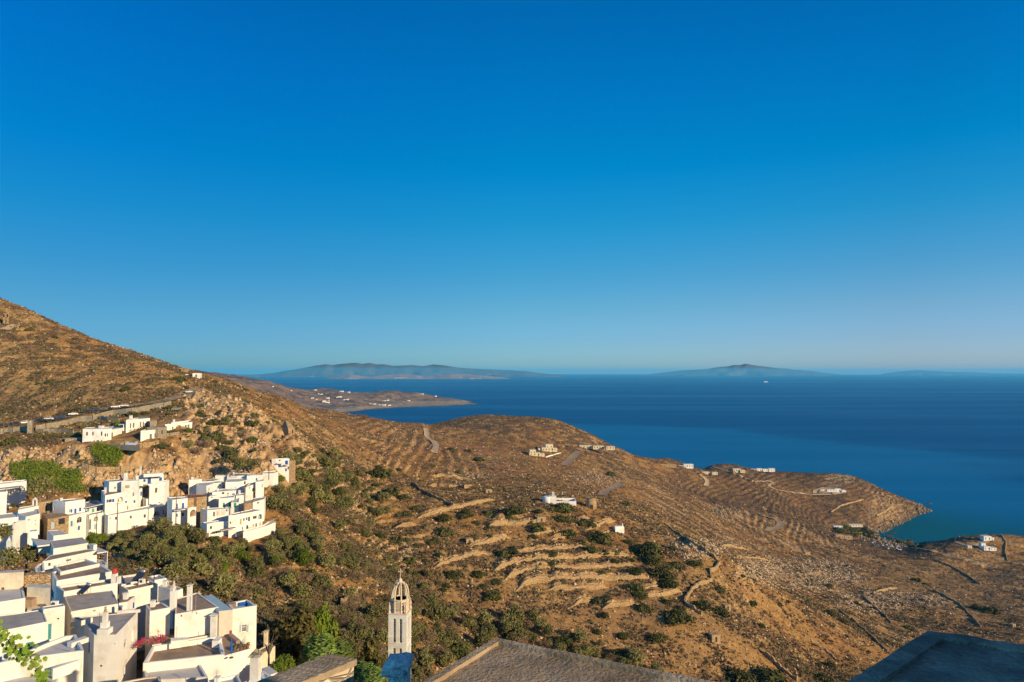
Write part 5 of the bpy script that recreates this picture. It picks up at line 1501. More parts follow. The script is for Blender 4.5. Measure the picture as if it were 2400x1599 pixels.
wall_on('E8', [(1790, 760), (1830, 690), (1900, 620), (1960, 550)], 1.2, 1.0, 'grey path wall climbing along the edge of the white spur')
# walls around the modern houses
wall_on('C2', [(480, 640), (760, 598), (1080, 520), (1260, 500), (1430, 455), (1540, 428), (1880, 388), (2120, 340), (2323, 300)], 2.7, .8, 'high grey stone retaining wall carrying the parked cars', 'grey stone walls of the modern estate', GREYSTONE, 'retaining_wall', dmin=300, jit=.05, step=12)
wall_on('C2', [(-30, 685), (180, 660), (370, 640)], 2.5, .8, 'grey stone road wall left of the square tower stub', 'grey stone walls of the modern estate', GREYSTONE, 'retaining_wall', dmin=300, jit=.05, step=12)
wall_on('C2', [(500, 660), (760, 655), (1000, 680)], 1.6, .6, 'lower grey stone wall behind the hedge of green shrubs', 'grey stone walls of the modern estate', GREYSTONE, 'retaining_wall', dmin=290, jit=.05, step=12)
wall_on('C2', [(1180, 480), (1300, 480), (1620, 520)], 1.6, .6, 'stepped grey stone garden wall behind the porch house', 'grey stone walls of the modern estate', GREYSTONE, 'retaining_wall', dmin=290, jit=.05, step=12)
wall_on('F1', [(800, 860), (1100, 855), (1440, 820), (1500, 790)], 1.8, .8, 'rough stone wall along the cliff edge below the pool', 'grey stone walls of the modern estate', DRYSTONE, 'retaining_wall', dmin=280, jit=.05, step=12)
wall_on('F1', [(1490, 640), (1700, 640), (1880, 610)], 1.2, .6, 'low stone wall in front of the arched porch house', 'grey stone walls of the modern estate', GREYSTONE, 'retaining_wall', dmin=290, jit=.05, step=12)
wall_on('F1', [(100, 1240), (350, 1310), (700, 1310), (1090, 1270)], 2.2, .8, 'thick stone wall along the ledge above the mid village', 'grey stone walls of the modern estate', STONE, 'retaining_wall', dmin=255, jit=.05, step=12)
wall_on('C4', [(690, 560), (685, 400), (690, 180)], 1.0, .4, 'low alley wall beside the shaded house side', mat=CREAM, name='alley_wall', dmin=88)
wall_on('E7', [(1600, 1500), (1900, 1420), (2352, 1340)], .7, .4, 'low street wall in front of the white houses', mat=CREAM, name='street_wall', dmin=200)


# ---- roads draped on the land
ROADMAT = mat_noise('pale_asphalt', (0.30, 0.215, 0.14), (0.22, 0.16, 0.105), 0.5, 0.95)
DIRTMAT = mat_noise('pale_dirt_track', (0.50, 0.36, 0.22), (0.40, 0.28, 0.17), 0.3, 0.95)
def road(name, label, crop, pts, w, mat, lift=.35, step=6, dmin=90, kind='structure'):
    Q = []
    for (x0, y0), (x1, y1) in zip(pts, pts[1:]):
        a, b = px(crop, x0, y0), px(crop, x1, y1); n = max(1, int(math.hypot(b[0] - a[0], b[1] - a[1]) / step))
        for i in range(n): Q.append((a[0] + (b[0] - a[0]) * i / n, a[1] + (b[1] - a[1]) * i / n))
    Q.append(px(crop, *pts[-1]))
    P = [hit(u, v, dmin) for u, v in Q]; P = [p for p in P if p is not None]
    out = [P[0]]
    for p in P[1:]:
        if 0.5 < (p - out[-1]).length < 0.2 * p.y + 10: out.append(p)
    S = [sum((out[max(0, min(len(out) - 1, i + k))] for k in (-2, -1, 0, 1, 2)), Vector()) / 5 for i in range(len(out))]
    m = MB(); L = []
    for i, p in enumerate(S):
        d = S[min(i + 1, len(S) - 1)] - S[max(i - 1, 0)]; d.z = 0
        if d.length < 1e-4: d = Vector((0, 1, 0))
        s_ = Vector((d.y, -d.x, 0)).normalized()
        row = []
        for k in (-1, -.5, 0, .5, 1):
            q = p + s_ * (w / 2) * k
            row.append(Vector((q.x, q.y, max(float(ground(q.x, q.y)), float(ground(p.x, p.y)) - .3) + lift - .12 * abs(k))))
        L.append(row)
    vs = [v for r in L for v in r]; fs = []
    for i in range(len(L) - 1):
        for k in range(4): fs.append((i * 5 + k, i * 5 + k + 1, i * 5 + k + 6, i * 5 + k + 5))
    m.mesh(vs, fs)
    o = m.build(name, mat, smooth=True)
    tag(o, label, kind='structure')
    return S


hill_road = road('road', 'asphalt road along the hillside under the bare slope', 'C2', [(-60, 592), (370, 545), (480, 525), (760, 490), (1100, 412), (1430, 358), (1700, 320), (1880, 297), (2323, 222), (2480, 170), (2640, 100), (2720, 60)], 6.5, ROADMAT, .5, 5, 300)
road('road', 'grey road past the cream villas', 'D7', [(690, 545), (760, 490), (830, 420), (900, 350), (930, 330)], 11, ROADMAT, .8, 4, 400)
road('road', 'grey road bend above the tiny chapel', 'D7', [(1180, 925), (1260, 890), (1370, 850), (1460, 800), (1500, 770), (1480, 755), (1430, 765)], 9, ROADMAT, .8, 4, 400)
road('road', 'grey road bend at the foot of the peninsula', 'D8', [(745, 395), (800, 402), (845, 418), (868, 440), (860, 460), (800, 480), (760, 492)], 10, ROADMAT, .9, 4, 600)
road('path', 'pale zigzag track on the saddle', 'D2', [(565, 475), (590, 495), (570, 520), (585, 545), (625, 570), (650, 585), (640, 620), (630, 655)], 7, DIRTMAT, .9, 4, 400)
road('path', 'pale track on the peninsula', 'D8', [(430, 85), (560, 125), (700, 185), (800, 180), (830, 185), (780, 205), (840, 235), (960, 255), (1060, 262), (1180, 262)], 6, DIRTMAT, .9, 4, 600)
road('path', 'short pale track above the cove', 'D8', [(360, 135), (400, 160), (420, 190), (400, 215)], 7, DIRTMAT, .9, 4, 600)
road('path', 'dusty track behind the dunes by the car park', 'F4', [(700, 310), (850, 320), (1000, 345), (1180, 385)], 8, DIRTMAT, .7, 4, 600)
road('path', 'pale track beside the right white villas', 'F4', [(1400, 235), (1550, 290), (1720, 290), (1900, 200), (1980, 180)], 7, DIRTMAT, .7, 4, 600)
road('path', 'dirt loop around the white compound', 'D8', [(1180, 262), (1250, 250), (1230, 228), (1130, 222), (1060, 240), (1080, 258)], 7, DIRTMAT, .9, 4, 600)
road('path', 'pale patch of track high on the left hillside', 'C1', [(30, 455), (90, 420), (140, 405), (175, 420)], 6, DIRTMAT, .6, 4, 380)
road('street', 'narrow village street below the white houses', 'E7', [(1480, 1540), (1700, 1490), (2000, 1420), (2352, 1360)], 3.2, PALEROOF, .25, 5, 200)


# ---- buildings too far to need roof outlines: boxes with windows, given where their base shows
def tiny_house(u, v, D_or_hit, boxes, label, group=None, name='house', cat='house', wall=None, roof=None, yaw=0.0, sink=1.0, win=True):
    p = D_or_hit if isinstance(D_or_hit, Vector) else (hit(u, v, D_or_hit) or at(u, v, D_or_hit))
    r = empty(name, p, yaw); tag(r, label, cat, group)
    wall = wall or WHITE2
    for (x, y, w, d, h, z0) in boxes:
        m = MB(); m.box(x - w / 2, y - d / 2, z0 - sink, x + w / 2, y + d / 2, z0 + h); m.build('wall', wall, r, loc=Vector())
        m = MB(); m.box(x - w / 2 + .25, y - d / 2 + .25, z0 + h - .2, x + w / 2 - .25, y + d / 2 - .25, z0 + h + .03); m.build('roof', roof or PALEROOF, r, loc=Vector())
        if win:
            k = max(1, int(w / 4))
            for i in range(k):
                m = MB(); xx = x - w / 2 + w * (i + .5) / k
                m.box(xx - .55, y - d / 2 - .06, z0 + h * .25, xx + .55, y - d / 2 + .1, z0 + h * .75); m.build('window', GLASS if i % 2 else PAINT['grey'], r, loc=Vector())
    return r


FH = [(731, 934, 1), (742, 937, 0), (767, 934, 2), (770, 939, 0), (760, 943, 2), (768, 944, 1), (795, 931, 2), (812, 937, 2), (806, 938, 0), (683, 916, 0), (738, 915, 1), (752, 925, 1), (800, 918, 2), (816, 920, 1), (900, 940, 1), (908, 939, 1), (957, 940, 1), (899, 950, 2), (876, 948, 1), (890, 950, 0), (912, 951, 1), (988, 924, 2), (1020, 929.5, 1), (758, 941, 1), (640, 907, 0), (868, 947, 0), (747, 924, 0), (790, 932, 0)]
for i, (u, v, k) in enumerate(FH):
    rr = random.Random(i); p = head_hit(u, v)
    up = u > 970
    lab = 'white house on the crest of the far headland near its tip' if up else 'tiny white house by the shore of the far headland' if v > 944 else 'tiny white house in the cluster on the far grey headland' if u > 725 else 'tiny white house alone on the far grey slope'
    bx = [(0, 0, 11 + 4 * k, 8, 4.5, 0)] + ([(8 + 3 * k, 2, 8, 8, 6.5, 0)] if k else []) + ([(-11, -3, 7, 7, 4, 0)] if k > 1 else [])
    tiny_house(u, v, p, bx, lab, {'white house on the crest of the far headland near its tip': 'white houses on the far headland crest', 'tiny white house by the shore of the far headland': 'white houses by the far headland shore', 'tiny white house in the cluster on the far grey headland': 'white houses clustered on the far headland', 'tiny white house alone on the far grey slope': 'white houses scattered on the far slope'}[lab], yaw=rr.uniform(-.4, .6), sink=4, win=False)

CREAMV = mat_noise('cream_villa_render', (0.62, 0.52, 0.33), (0.54, 0.45, 0.28), .3)
tiny_house(1252, 1068, 500, [(0, 0, 14, 9, 4, 0), (-2, 2, 8, 7, 7.5, 0), (9, -2, 7, 7, 3, 0)], 'left cream villa above the plain', 'cream villas', 'villa', 'villa', CREAMV, yaw=.15)
tiny_house(1282, 1057, 500, [(0, 0, 16, 10, 5, 0), (3, 2, 10, 8, 9, 0), (-9, 1, 7, 8, 4, 0), (10, -2, 6, 7, 4, 0)], 'right cream villa above the plain, larger and higher up', 'cream villas', 'villa', 'villa', CREAMV, yaw=.15)
tiny_house(1372, 1050, 700, [(0, 0, 18, 8, 4, 0), (18, -6, 16, 8, 4, 0), (34, -14, 12, 8, 4, 0)], 'row of low pale houses on the cliff edge over the sea', None, wall=CREAMV)
tiny_house(1612, 1096, 700, [(0, 0, 16, 10, 6, 0), (-13, 0, 12, 8, 4, 0)], 'white house at the near end of the peninsula skyline')
tiny_house(1565, 1094, 700, [(0, 0, 26, 8, 4, 0)], 'low stone coloured house left of the white skyline house', None, wall=STONE, roof=STONE)
tiny_house(1725, 1106, 700, [(0, 0, 13, 9, 6, 0), (10, -3, 9, 8, 4, 0)], 'small cream house below the peninsula skyline', None, wall=CREAMV)
tiny_house(1778, 1104, 700, [(0, 0, 10, 8, 5, 0), (12, 1, 9, 8, 4, 0), (24, 0, 12, 8, 5, 0), (-11, 1, 8, 8, 4, 0)], 'string of white cubes on the peninsula skyline')
tiny_house(1945, 1152, 700, [(0, 0, 14, 8, 4, 0), (14, 3, 10, 9, 5, 0), (-13, 2, 10, 8, 3.5, 0), (24, 0, 8, 8, 3, 0)], 'white courtyard compound alone on the brown peninsula', None, 'villa', 'villa')
tiny_house(1928, 1154, 700, [(0, 0, 16, 6, 2.5, 0)], 'low stone outbuilding beside the white courtyard compound', None, 'outbuilding', 'outbuilding', STONE, STONE)
tiny_house(2310, 1266, 600, [(0, 0, 11, 9, 6.5, 0), (8, 1, 5, 7, 4, 0)], 'upper white villa at the right shore', 'white villas at the right shore', 'villa', 'villa')
tiny_house(2309, 1288, 600, [(0, 0, 9, 9, 5, 0), (-2, 3, 6, 6, 8.5, 0), (8, -1, 9, 8, 3.5, 0)], 'lower stepped white villa at the right shore', 'white villas at the right shore', 'villa', 'villa')
tiny_house(2276, 1251, 600, [(0, 0, 16, 9, 3.5, 0), (2, 2, 8, 7, 5.5, 0)], 'pinkish house on the dark point above the cove', None, wall=CREAM)
tiny_house(2270, 1284, 600, [(0, 0, 6, 6, 3.5, 0)], 'little cream hut left of the lower stepped villa', None, 'hut', 'hut', CREAMV)
tiny_house(1975, 1262, 600, [(-6, 0, 12, 8, 6, 0), (7, 1, 12, 9, 4, 0)], 'roofless stone building by the beach trees', None, 'ruin', 'ruin', STONE, STONE)
tiny_house(1962, 1237, 600, [(0, 0, 14, 8, 3.5, 0)], 'pale flat roofed taverna under the beach trees', 'beach buildings', 'taverna', 'taverna')
tiny_house(1998, 1233, 600, [(0, 0, 30, 8, 3, 0)], 'long pale beach building under the trees', 'beach buildings', 'taverna', 'taverna', CREAM)
tiny_house(1653, 1110, 600, [(0, 0, 12, 8, 3, 0), (14, -4, 9, 8, 3, 0)], 'pair of half built stone houses above the pale track', None, 'ruin', 'ruin', CREAM, CREAM)
tiny_house(462, 886, 455, [(0, 0, 5.2, 6, 3.6, 0), (-2.4, .5, 3, 5, 3.0, 0)], 'lone white house on the hill crest against the sea', None, yaw=.3) if False else None
p = at(462, 887, 452); tiny_house(0, 0, p, [(0, 0, 4.6, 5, 3.4, 0), (-7.6, 0, 3.6, 4, 2.2, .6)], 'lone white house on the hill crest against the sea', yaw=.2, sink=4)
p = at(447, 868, 458); tiny_house(0, 0, p, [(-4, 0, 3.5, 3, 1.6, 0)], 'broken stone walls above the lone crest house', None, 'ruin', 'ruin', STONE, STONE, sink=3)

# chapel with its round apse and yard
c = hit(1290, 1180, 250); c = c + Vector((0, 2, 0))
r = empty('chapel', c); tag(r, 'white chapel with a round apse and a long walled yard', 'chapel')
m = MB(); m.lathe([(2.9, -2), (2.9, 3.6), (2.7, 3.75), (0.1, 3.9)], (-1.5, 0, 0), 20); m.build('apse', WHITE2, r, True, loc=Vector())
m = MB(); m.box(-1, -2.6, -2, 3.4, 3.4, 4.0); m.build('wall', WHITE2, r, loc=Vector())
m = MB(); m.box(-.7, -2.3, 3.95, 3.1, 3.1, 4.06); m.build('roof', CREAM, r, loc=Vector())
m = MB(); m.box(1.1, -.3, 4, 1.45, .3, 5.8); m.box(1.9, -.3, 4, 2.25, .3, 5.8); m.box(1.0, -.35, 5.8, 2.35, .35, 6.1); m.box(1.6, -.05, 6.1, 1.75, .05, 6.9); m.build('belfry', WHITE2, r, loc=Vector())
m = MB(); m.box(3.3, -1.4, -2, 15, -1.0, 1.1); m.box(3.3, 7, -2, 15, 7.4, 1.4); m.box(14.6, -1, -2, 15, 7, 1.2); m.build('yard_wall', WHITE2, r, loc=Vector())
c = hit(1450, 1246, 250)
r = empty('chapel', c, .25); tag(r, 'tiny plain white chapel with a vaulted roof and bell gable', 'chapel')
m = MB(); m.box(-2.6, -1.6, -1, 2.6, 1.6, 2.2); m.build('wall', WHITE2, r, loc=Vector())
m = MB(); N = 8
vs = [(x, -1.6 * math.cos(math.pi * k / N), 2.2 + .9 * math.sin(math.pi * k / N)) for x in (-2.6, 2.6) for k in range(N + 1)]
m.mesh(vs, [(k, N + 1 + k, N + 2 + k, k + 1) for k in range(N)] + [tuple(range(N + 1)), tuple(range(N + 1, 2 * N + 2))[::-1]]); m.build('vault', WHITE2, r, loc=Vector())
m = MB(); m.box(2.0, -.35, 3, 2.4, .35, 4.3); m.build('bell_gable', WHITE2, r, loc=Vector())
m = MB(); m.box(2.6, -.45, -.2, 2.64, .45, 1.7); m.build('door', PAINT['grey'], r, loc=Vector())

# ruined windmill, stone huts
c = hit(1386, 1190, 250); r = empty('windmill_stump', c); tag(r, 'round stone stump of a ruined windmill below the road', 'windmill')
m = MB(); m.lathe([(3.2, -1.5), (3.0, 2.5), (2.8, 5.2)], n=18); m.build('wall', STONE, r, True, loc=Vector())
m = MB(); m.box(-.6, -3.2, 0, .6, -2.6, 2.2); m.build('doorway', PAINT['dark'], r, loc=Vector())
HUTS = [('D5', 455, 838, 4, 3, 2.6, 'ochre stone field hut with a dark door on the flat brown field'), ('D5', 530, 645, 3, 2.6, 2.0, 'small stone hut behind the bushes right of the curved field wall'), ('D4', 670, 445, 3.4, 3, 2.2, 'little square stone hut on the broken terrace'), ('D4', 1235, 272, 5, 3, 2.2, 'stone doorway ruin between two terrace walls'),
        ('D5', 2285, 755, 3.6, 3, 2.4, 'square stone hut at the right edge above the shadowed roof'), ('D2', 1000, 915, 4, 3, 2.2, 'broken stone hut left of the chapel'), ('D5', 1020, 310, 7, 5, 2.5, 'ochre stone sheepfold on the heath'), ('D5', 600, 330, 5, 4, 2, 'ochre stone enclosure near the winding field wall')]
for cr, x, y, w, d, hh, lab in HUTS:
    c = hit(*px(cr, x, y), 200)
    tiny_house(0, 0, c, [(0, 0, w, d, hh, 0)], lab, 'stone field huts', 'stone_hut', 'hut', STONE, STONE, yaw=.3, win=False)
    o = COL.objects[-1]
    m = MB(); m.box(-.4, -d / 2 - .05, -.3, .4, -d / 2 + .05, hh * .7); rt = [q for q in bpy.data.objects if q.get('label') == lab][0]; m.build('doorway', PAINT['dark'], rt, loc=Vector())
tiny_house(14, 752, at(14, 752, 472), [(-1.2, 0, .8, 1, 4.5, 0), (1.2, 0, .8, 1, 4.5, 0), (0, 0, 3.4, 1, .8, 4.5)], 'stone gate arch high on the left hillside', None, 'stone_gate', 'gate', STONE, STONE, sink=2, win=False)

# ---- poles
def pole(u, v, D, h, label, arms=1):
    p = D if isinstance(D, Vector) else (hit(u, v, D) or at(u, v, D))
    r = empty('utility_pole', p, .5); tag(r, label, 'pole', 'utility poles')
    m = MB(); m.tube([(0, 0, -.5), (0, 0, h * .5), (0, 0, h)], [.2, .17, .13], 6); m.build('pole', POLEWOOD, r, loc=Vector())
    for k in range(arms):
        m = MB(); m.box(-.9, -.07, h - .5 - .9 * k, .9, .07, h - .38 - .9 * k); m.build('crossarm', POLEWOOD, r, loc=Vector())
pole(93, 776, 400, 13, 'tall double armed pole standing out against the sky', 2)
pole(126, 962, 320, 11, 'leaning pole on the slope above the parked white car'); pole(138, 788, 400, 9, 'dark pole on the hillside below the skyline'); pole(292, 842, 400, 8, 'short dark pole below the skyline near the crest')
pole(252, 955, 320, 10, 'thin pole rising from the road between the cars'); pole(274, 1250, at(274, 1252, 232), 10.5, 'dark pole in front of the long white wall'); pole(572, 1195, at(572, 1195, 245), 8.5, 'tall pole in the middle of the white spur'); pole(630, 1108, at(630, 1122, 287), 6.5, 'pole by the walled yard at the end of the spur')
pole(412, 1228, at(412, 1232, 240), 10, 'pole in front of the blue balcony doors'); pole(8, 1020, 290, 7, 'short pole at the left edge by the road wall')

# ---- cars
CARP = {}
def car_proto(col):
    key = col
    if key in CARP: return CARP[key]
    body = {'white': WHITE2, 'dark': mat_noise('dark_car_paint', (0.02, 0.022, 0.03), (0.03, 0.032, 0.04), 1, .25, spec=.5), 'grey': mat_noise('grey_car_paint', (0.22, 0.23, 0.24), (0.18, 0.19, 0.2), 1, .3, spec=.5), 'blue': mat_noise('blue_car_paint', (0.03, 0.06, 0.16), (0.025, 0.05, 0.13), 1, .25, spec=.5)}[col]
    m = MB()
    prof = [(-2.1, .35), (-2.1, .8), (-1.9, .95), (-1.0, 1.0), (-.5, 1.45), (.9, 1.48), (1.7, 1.0), (2.1, .9), (2.15, .35)]
    n = len(prof)
    vs = [(x, -.85, z) for x, z in prof] + [(x, .85, z) for x, z in prof]
    m.mesh(vs, [tuple(range(n)), tuple(range(n, 2 * n))[::-1]] + [(i, i + n, (i + 1) % n + n, (i + 1) % n) for i in range(n)])
    b = m.me('body', body)
    m = MB(); 
    for s_ in (-1, 1): m.mesh([(-.95, s_ * .87, 1.0), (1.5, s_ * .87, 1.02), (.85, s_ * .86, 1.4), (-.5, s_ * .86, 1.38)], [(0, 1, 2, 3) if s_ < 0 else (3, 2, 1, 0)])
    m.mesh([(-1.03, -.75, 1.0), (-1.03, .75, 1.0), (-.53, .7, 1.42), (-.53, -.7, 1.42)], [(0, 3, 2, 1)])
    m.mesh([(1.72, -.75, 1.02), (1.72, .75, 1.02), (.96, .7, 1.44), (.96, -.7, 1.44)], [(0, 1, 2, 3)])
    g = m.me('windows', GLASS)
    m = MB(); m.lathe([(.32, -.1), (.33, 0), (.32, .1)], n=12); m.v = [(x, z, y) for x, y, z in m.v]
    w = m.me('wheel', DARKMETAL)
    CARP[key] = (b, g, w); return CARP[key]
def car(p, yaw, col, label, group, parts=True):
    b, g, w = car_proto(col)
    r = empty('car', p, yaw); tag(r, label, 'car', group)
    link(bpy.data.objects.new('body', b), r)
    if parts:
        link(bpy.data.objects.new('window', g), r)
        for x in (-1.3, 1.35):
            for y in (-.85, .85):
                o = bpy.data.objects.new('wheel', w); o.location = (x, y, .33); link(o, r)
CARS = [(8, 992, 'dark', 'dark car at the left edge of the row on the hill road'), (34, 990, 'dark', 'second dark car on the hill road, left of the tower stub'), (55, 989, 'white', 'white car partly behind the square tower stub'), (97, 983, 'dark', 'long dark car just right of the tower stub'), (122, 979, 'white', 'white car in front of the leaning pole'), (143, 975, 'blue', 'dark blue car between two white cars'),
        (168, 971, 'white', 'white car above the big green garden shrub'), (205, 963, 'dark', 'dark car left of the last pair on the hill road'), (225, 960, 'blue', 'dark blue car right of its dark neighbour on the hill road'), (270, 952, 'white', 'white car right of the round stone bay'), (287, 948, 'dark', 'dark car beside the white pickup at the wall pillar'), (294, 946, 'white', 'white pickup beside the pale wall pillar'), (435, 920, 'white', 'white car parked by the dark bush at the road bend')]
HR = hill_road
for u, v, cc, lab in CARS:
    j = min(range(len(HR)), key=lambda i: abs(uv_of(HR[i])[0] - u))
    p = HR[j].copy(); d = HR[min(j + 1, len(HR) - 1)] - HR[max(j - 1, 0)]
    s_ = Vector((d.y, -d.x, 0)).normalized(); p += s_ * 1.6; p.z = float(ground(HR[j].x, HR[j].y)) + .5
    car(p, math.atan2(d.y, d.x), cc, lab, 'cars parked along the hill road')
p = hit(412, 962, 300); car(p + Vector((0, 0, .05)), .5, 'grey', 'grey car on the sloping drive below the road wall', 'cars on the estate drive')
rr = random.Random(5)
for k in range(34):
    t_ = rr.random(); x = 200 + t_ * 480; y = 265 + t_ * 60 + rr.choice([0, 22, 42, -20]) * (1 - .3 * t_)
    p = hit(*px('F4', x, y), 500)
    if p is not None: car(p, rr.uniform(.9, 1.2), rr.choice(['white', 'grey', 'blue', 'dark', 'white', 'grey']), 'tiny car in the shaded beach car park', 'cars in the beach car park', False)

# ---- ferry
p = at(1795, 897, 16500); p.z = SEA
r = empty('ferry', p, .1); tag(r, 'white ferry with a foam wake far out on the sea', 'ferry')
m = MB()
q = [(-55, -8), (40, -8), (58, 0), (40, 8), (-55, 8)]
m.prism(q, -2, 9); m.build('hull', WHITE2, r, loc=Vector())
m = MB(); m.box(-50, -7, 9, 30, 7, 17); m.box(5, -6, 17, 24, 6, 22); m.build('superstructure', WHITE2, r, loc=Vector())
m = MB(); m.box(-30, -3, 17, -20, 3, 27); m.build('funnel', PAINT['blue'], r, loc=Vector())
m = MB(); m.mesh([(-55, -10, .3), (-55, 10, .3), (-150, 16, .3), (-150, -14, .3)], [(0, 3, 2, 1)]); o = m.build('wake', WHITE2, None); o.location = o.location + p; tag(o, 'short white wake behind the far ferry', kind='structure')
# rock off the cape
M = MB(); p = at(2178, 1181, 0.001); 
a_, t_ = ray(2178, 1181); D_ = -SEA / t_
M.lathe([(7, -2), (6, .6), (3, 1.8), (.5, 2.2)], (0, 0, 0), 9)
M.v = [(x * (1 + .3 * math.sin(5 * y)), y * .6, z) for x, y, z in M.v]
o = M.build('rock', DARKMETAL, None, loc=Vector((a_ * D_, D_, SEA))); tag(o, 'single dark rock in the sea off the cape', 'rock')
# ------------------------------------------------------------------ bell tower
MARBLE = mat_noise('grey_white_marble', (0.66, 0.645, 0.59), (0.57, 0.555, 0.50), 0.8, 0.7, 0.08, 4.0, c3=(0.50, 0.48, 0.42), s3=.5)
DOMESTONE = mat_noise('cream_carved_stone', (0.62, 0.52, 0.38), (0.52, 0.42, 0.30), 1.2, 0.85, 0.2, 6.0)
c = at(*px('G', 563, 615), 130)
TZ = c.z
W_ = 3.5; yaw = -.11
Mr = Matrix.Rotation(yaw, 4, 'Z')
ctr = c + Mr @ Vector((-W_ / 2, W_ / 2, 0))
base = float(ground(ctr.x, ctr.y)) - 1
HT = TZ - base
T = empty('bell_tower', (ctr.x, ctr.y, base), yaw); tag(T, 'tall white marble bell tower with arched openings and an openwork cream dome', 'bell tower')
sh = MB(); bands = MB()
h2 = W_ / 2
for k in range(4):
    M4 = Matrix.Rotation(k * math.pi / 2, 4, 'Z')
    Wp = lambda s_, z_, d_=0.0: M4 @ Vector((s_ - h2, -h2 + d_, z_))
    loops = [[Vector((0, 0, 0)), Vector((W_, 0, 0)), Vector((W_, HT, 0)), Vector((0, HT, 0))]]
    for tier in range(3):
        zt = HT - .75 - tier * 5.42
        for x0 in (.92, 2.12):
            r_ = .28; zb_ = zt - 4.45
            pts = [(x0, zb_), (x0 + 2 * r_, zb_)] + [(x0 + r_ + r_ * math.cos(q * math.pi / 8), zt - r_ + r_ * math.sin(q * math.pi / 8)) for q in range(9)]
            loops.append([Vector((x, y, 0)) for x, y in pts][::-1])
            for q in range(len(pts)):
                a0, a1 = pts[q], pts[(q + 1) % len(pts)]
                if abs(a0[0] - a1[0]) + abs(a0[1] - a1[1]) > 1e-6: sh.poly([Wp(*a0), Wp(*a0, .55), Wp(*a1, .55), Wp(*a1)])
    flat = [v for l in loops for v in l]
    for tri in tessellate_polygon(loops):
        a_, b_, c_ = [flat[q] for q in tri]
        if (b_.x - a_.x) * (c_.y - a_.y) - (b_.y - a_.y) * (c_.x - a_.x) < 0: b_, c_ = c_, b_
        sh.poly([Wp(v.x, v.y) for v in (a_, b_, c_)])
    for tier in range(3):
        for zz, t_ in ((HT - 1.42 - tier * 5.42, .09), (HT - 4.25 - tier * 5.42, .09), (HT - 5.35 - tier * 5.42, .14)):
            for x0, x1 in ((0, .92), (1.48, 2.12), (2.68, W_)) if t_ < .1 else ((0, W_),):
                p = [Wp(x0 - (.0 if x0 else .06), zz, -.07), Wp(x1 + (.06 if x1 == W_ else 0), zz, -.07), Wp(x1 + (.06 if x1 == W_ else 0), zz, .02), Wp(x0 - (0 if x0 else .06), zz, .02)]
                q = [v + Vector((0, 0, t_)) for v in p]
                bands.mesh(p + q, [(0, 3, 2, 1), (4, 5, 6, 7), (0, 1, 5, 4), (1, 2, 6, 5), (3, 0, 4, 7)])
sh.mesh([(-1.1, -1.1, 0), (1.1, -1.1, 0), (1.1, 1.1, 0), (-1.1, 1.1, 0), (-1.1, -1.1, HT), (1.1, -1.1, HT), (1.1, 1.1, HT), (-1.1, 1.1, HT)], [(0, 1, 5, 4), (1, 2, 6, 5), (2, 3, 7, 6), (3, 0, 4, 7)])
sh.build('shaft', MARBLE, T, loc=Vector()); bands.build('string_course', MARBLE, T, loc=Vector())
m = MB(); m.box(-h2 - .12, -h2 - .12, HT, h2 + .12, h2 + .12, HT + .16); m.build('cornice', DOMESTONE, T, loc=Vector())
z0 = HT + .16; RD = 1.62
for k in range(8):
    a_ = math.pi / 8 + k * math.pi / 4
    m = MB(); ca, sa = math.cos(a_), math.sin(a_)
    m.tube([(RD * ca, RD * sa, z0), (RD * ca, RD * sa, z0 + 2.3)], .16, 6)
    pr = [(RD * math.cos(t_ * math.pi / 2) ** .62 if t_ < 1 else 0.12, z0 + 2.3 + 3.0 * math.sin(t_ * math.pi / 2)) for t_ in [q / 9 for q in range(10)]]
    m.tube([(max(r_, .2) * ca, max(r_, .2) * sa, z_) for r_, z_ in pr], [.17 - .004 * q for q in range(10)], 6)
    m.build('rib', DOMESTONE, T, loc=Vector())
    b_ = a_ + math.pi / 8; rr_ = RD * math.cos(math.pi / 8)
    m = MB(); M5 = Matrix.Rotation(b_ + math.pi / 2, 4, 'Z'); M5.translation = Vector((rr_ * math.cos(b_), rr_ * math.sin(b_), z0))
    for q in range(6):
        for w_ in range(3): m.box(-.48 + .3 * w_ + .15 * (q % 2), -.04, .26 + .28 * q, -.24 + .3 * w_ + .15 * (q % 2), .04, .46 + .28 * q, 0, M5)
    m.box(-.62, -.05, 0, .62, .05, .26, 0, M5); m.box(-.62, -.05, 1.95, .62, .05, 2.2, 0, M5)
    m.build('lattice_screen', DOMESTONE, T, loc=Vector())
m = MB(); m.lathe([(RD + .2, 2.25), (RD + .24, 2.34), (RD + .2, 2.42), (RD - .18, 2.42), (RD - .18, 2.25)], (0, 0, z0), 16); m.build('ring', DOMESTONE, T, loc=Vector())
m = MB(); m.lathe([(.5, 5.0), (.34, 5.2), (.42, 5.5), (.36, 5.8), (.12, 6.1)], (0, 0, z0), 12); m.build('lantern', DOMESTONE, T, True, loc=Vector())
m = MB(); m.tube([(0, 0, z0 + 6.0), (0, 0, z0 + 7.9)], .07, 6); m.box(-.42, -.05, z0 + 7.25, .42, .05, z0 + 7.36); m.box(-.36, -.05, z0 + 7.13, -.28, .05, z0 + 7.48); m.box(.28, -.05, z0 + 7.13, .36, .05, z0 + 7.48); m.build('cross', DOMESTONE, T, loc=Vector())
for sx in (-1, 1):
    for sy in (-1, 1):
        m = MB(); m.lathe([(.24, 0), (.24, .35), (.12, .5), (.22, .9), (.2, 1.2), (.07, 1.7), (.1, 1.85), (.02, 2.05)], (sx * (h2 - .15), sy * (h2 - .15), z0), 8); m.build('pinnacle', DOMESTONE, T, loc=Vector())

